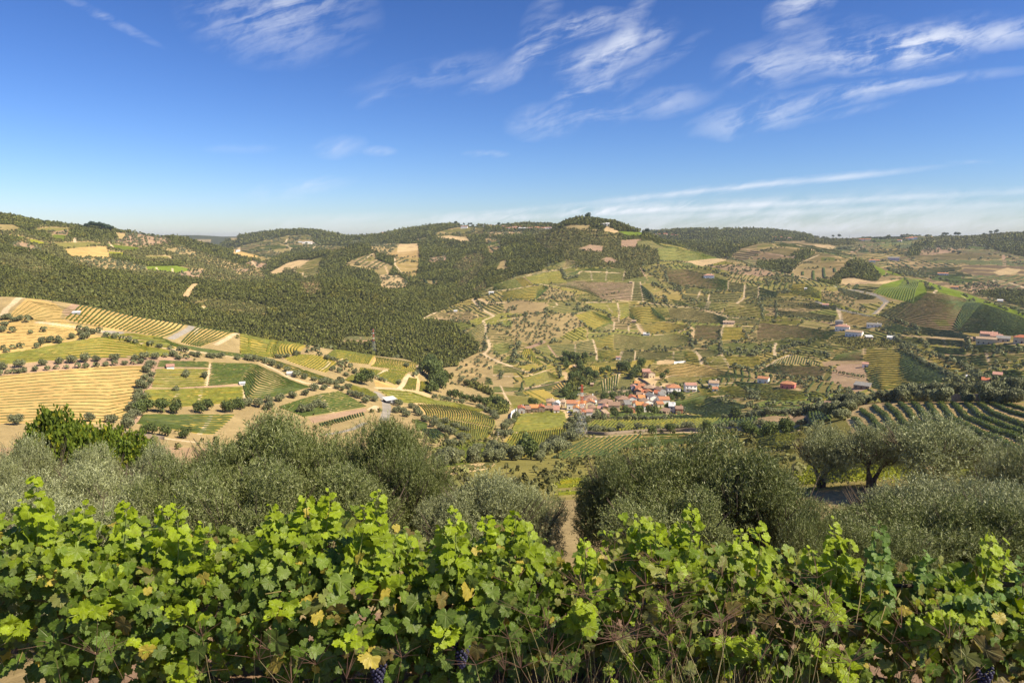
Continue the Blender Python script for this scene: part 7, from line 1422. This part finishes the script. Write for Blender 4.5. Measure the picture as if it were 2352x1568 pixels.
NV = 12; vx = np.linspace(-X0+.3, X0-.3, NV); own = np.abs(x[:, None]-vx[None]+g.normal(0, .05, (NL, 1))).argmin(1)
def ray_y(px, py, yy):
    X, Y, Z = pix_dir(px, py); return np.array([X/Y*yy, yy, Z/Y*yy])
SHD = []
for (tx, ty, bx, q) in SHOOTS:
    yy = YC+g.uniform(-.2, .1); tipp = ray_y(tx, ty, yy); b = ray_y(bx, ty+60, yy); b[2] = float(row_top(b[0]))-.12; SHD.append((b, tipp, q))
for k in range(16):   # shoots hanging out of the front face
    xx = g.uniform(-2.6, 2.6); z0 = g.uniform(-1.85, -1.5); SHD.append((np.array([xx, YC-.28, z0]), np.array([xx+g.normal(0, .08), YC-.46, z0+g.uniform(-.1, .22)]), .7))
VL = ['leftmost vine, under the tallest lone shoot', 'vine second from the left edge, with broad dull green leaves', 'vine with small rounded shoots left of the first dark olive', 'vine with a large pale drooping leaf on its face', 'vine below the tallest pair of bright shoots, left of centre', 'vine with a big veined yellow-green leaf and a blue grape bunch',
      'vine in the middle of the row with a narrow leafy spire', 'vine with a bright square clump of shoots right of centre', 'vine with reddish brown leaves under the broad dark olive', 'vine with many yellowish and red-edged leaves at the right', 'vine with a dark hollow at its foot at the right', 'rightmost vine, with bluish green shoots']
for v in range(NV):
    e = link('grapevine', None, loc=(vx[v], YC, bot)); tag(e, VL[v], 'grapevine', 'grapevines of the front row'); o0 = np.array([vx[v], YC, bot])
    m = (own == v) & keep; V_, F_, C_, U_ = leaves(P0[m], Nn[m], Tip[m], s[m], C[m], g); link('foliage', make_mesh('foliage', V_-o0, F_, M_leaf, C_, U_), e)
    v3, f3, c3 = cat_([tube([(0, 0, -.2), (.03, .02, .2), (-.02, .03, .42)], [.035, .028, .022], 8), tube([(-.02, .03, .40), (.2, .04, .46), (.45, .03, .45)], [.018, .013, .008], 6), tube([(-.02, .03, .40), (-.2, .03, .47)], [.018, .009], 6)]); link('trunk', make_mesh('trunk', v3, f3, M_vbark, c3, smooth=True), e)
    P_ = []
    for k in range(9):
        a = np.array([g.uniform(-.3, .3), g.uniform(-.1, .1), g.uniform(.3, .55)]); b = a+np.array([g.normal(0, .12), g.uniform(-.36, -.1), g.uniform(-.3, .2)]); mm = (a+b)/2+g.normal(0, .05, 3); P_.append(tube([a, (a+mm)/2+g.normal(0, .012, 3), mm, (b+mm)/2+g.normal(0, .012, 3), b], [.0038, .0034, .003, .0026, .002], 5))
    v3, f3, c3 = cat_(P_); link('canes', make_mesh('canes', v3, f3, M_cane, c3), e)
    for (b, tp, q) in SHD:
        if np.abs(vx-b[0]).argmin() != v: continue
        L = tp-b; ln = np.linalg.norm(L); n = max(int(ln/.014), 7); tt_ = np.linspace(.0, 1, n); Pc = b+L*tt_[:, None]+np.c_[np.sin(tt_*3)*.015, 0*tt_, 0*tt_]
        sd = np.where(np.arange(n) % 2, 1, -1.)[:, None]*np.array([1, 0, 0])+g.normal(size=(n, 3))*.45; sd /= np.linalg.norm(sd, axis=1, keepdims=True); ss = (.037*(1-tt_)**.5+.012)*(.75+.35*q)*g.uniform(.85, 1.15, n)
        Pl = Pc+sd*ss[:, None]*.9; NN = np.array([.25, -.6, .75])+g.normal(size=(n, 3))*.4; TT = sd*.9+np.array([0, 0, -.7]); yb = (.55+.45*tt_)[:, None]
        blue = v == NV-1 or (tp[0] > 1.5 and g.random() < .4); CL_ = (np.array([.12, .21, .04]) if blue else yg)*yb*g.uniform(.85, 1.2, (n, 1))+(1-yb)*mature; CL_ = np.c_[CL_, np.zeros(n)]
        V_, F_, C_, U_ = leaves(Pl, NN, TT, ss, CL_, g); sh = link('shoot', make_mesh('shoot', V_-o0, F_, M_leaf, C_, U_), e); v3, f3, c3 = tube(Pc-o0, np.linspace(.0032, .0012, n), 5); link('stem', make_mesh('stem', v3, f3, M_gcane, c3), sh)
    for (gx, gy, w) in ((868, 1540, 5), (1060, 1497, 6), (2262, 1548, 11), (115, 1500, 0)):
        if w != v: continue
        b = ray_y(gx, gy-14, YC-.36); P_ = []; n = 60
        ico = [(0,0,1),(.894,0,.447),(.276,.851,.447),(-.724,.526,.447),(-.724,-.526,.447),(.276,-.851,.447),(.724,.526,-.447),(-.276,.851,-.447),(-.894,0,-.447),(-.276,-.851,-.447),(.724,-.526,-.447),(0,0,-1)]
        fi = [(0,1,2),(0,2,3),(0,3,4),(0,4,5),(0,5,1),(1,6,2),(2,7,3),(3,8,4),(4,9,5),(5,10,1),(2,6,7),(3,7,8),(4,8,9),(5,9,10),(1,10,6),(6,11,7),(7,11,8),(8,11,9),(9,11,10),(10,11,6)]
        for k in range(n):
            q = k/n; rr_ = .028*(1-q)**.7+.004; a = k*2.4; P_.append((np.array(ico)*.0085+np.array([math.cos(a)*rr_, math.sin(a)*rr_, -q*.10])+b-o0, np.array(fi), np.ones((12, 3))))
        v3, f3, c3 = cat_(P_); link('grape_bunch', make_mesh('grape_bunch', v3, f3, M_grape, c3, smooth=True), e)
# ---------------------------------------------------------------- weeds and clods under the vines
M_weed = leafmat('weed_stems', (1, 1, 1), trans=.2, rand=0); P_ = []; g = np.random.default_rng(99)
for k in range(760):
    cx_ = g.choice([-1.45, -1.05, -.6, .25, .55, .8, 1.05, 1.35, 1.9, -1.75, .05, 1.2], p=[.06,.06,.05,.10,.14,.14,.12,.1,.08,.05,.04,.06])+g.normal(0, .16); b = np.array([cx_, g.uniform(2.72, 3.0), -2.14])
    H = (g.uniform(.08, .27) if k % 7 else g.uniform(.28, .50))*(1.35 if .1 < cx_ < 1.5 else 1); lean = g.normal(size=2)*.22*H; tp = b+np.array([lean[0], lean[1]-.03, H]); c = np.array([[.44, .38, .18], [.24, .15, .10], [.52, .45, .25], [.17, .22, .06]][int(g.integers(4))])
    v3, f3, c3 = tube([b, (b+tp)/2+np.array([0, 0, .02]), tp], [.0016, .0013, .0009], 3); P_.append((v3, f3, c3*c))
    if k % 7 == 0:
        for q in range(int(g.integers(5, 9))):
            d = np.array([g.normal(), g.normal()*.5, abs(g.normal())*.8+.25]); d /= np.linalg.norm(d); v3, f3, c3 = tube([tp, tp+d*.05, tp+d*g.uniform(.08, .15)+np.array([0, 0, -.01])], [.001, .0012, .0006], 3); P_.append((v3, f3, c3*np.array([.20, .115, .085])))
    else:
        for q in range(2): d = np.array([g.normal()*.6, g.normal()*.4-.1, .6]); v3, f3, c3 = tube([b+(tp-b)*.3*q, b+(tp-b)*.3*q+d*.09, b+(tp-b)*.3*q+d*.17-np.array([0, 0, .03])], [.0022, .0024, .0006], 3); P_.append((v3, f3, c3*c))
V, Fq, C3 = cat_(P_); tag(link('dry_grass', make_mesh('dry_grass', V, Fq, M_weed, C3)), 'dry purple-brown finger grass and weeds along the foot of the vines', kind='stuff')
M_stone = simple('pinkish_stone', (.48, .33, .25), .95, .25, 22, .8)
for k, (px, py, s_, lab) in enumerate([(340,1545,.045,'grey-pink clod at the foot of the left vines'),(374,1552,.026,'small orange stone beside the grey-pink clod'),(690,1508,.05,'pale clod glimpsed under the vines left of centre'),(706,1553,.035,'orange stone at the bottom edge left of centre'),(395,1560,.03,'small pale stone at the bottom edge'),(820,1550,.04,'flat stone left of the blue grape bunch'),(640,1530,.04,'pinkish clod in the gap under the vines')]):
    q = at(px, py, 2.5, 9)[0]; gg = np.random.default_rng(k); me = bpy.data.meshes.new('stone'); bm_ = __import__('bmesh').new(); __import__('bmesh').ops.create_icosphere(bm_, subdivisions=3, radius=s_)
    for vv in bm_.verts: n_3 = float(fbm(np.array([vv.co.x/s_*1.3+k*5]), np.array([vv.co.y/s_*1.3+vv.co.z/s_]), 3, k)[0]); vv.co *= .7+.6*n_3; vv.co.z *= .65
    bm_.to_mesh(me); bm_.free(); me.materials.append(M_stone); tag(link('stone', me, loc=q+np.array([0, 0, s_*.25])), lab, 'stone', 'stones under the vines')
# ---------------------------------------------------------------- air
mh, t = material('haze'); vol = t.new('ShaderNodeVolumePrincipled', ins={'Color': (.80, .88, 1.0, 1), 'Density': .00006, 'Anisotropy': .2}); t.new('ShaderNodeOutputMaterial', ins={1: vol.outputs[0]})
v, f = boxes([(-12500, 12500, -12500, 12500, float(Zg.min())-1, float(Zg.max())+24)]); tag(link('haze', make_mesh('haze', v, f, mh)), kind='stuff')
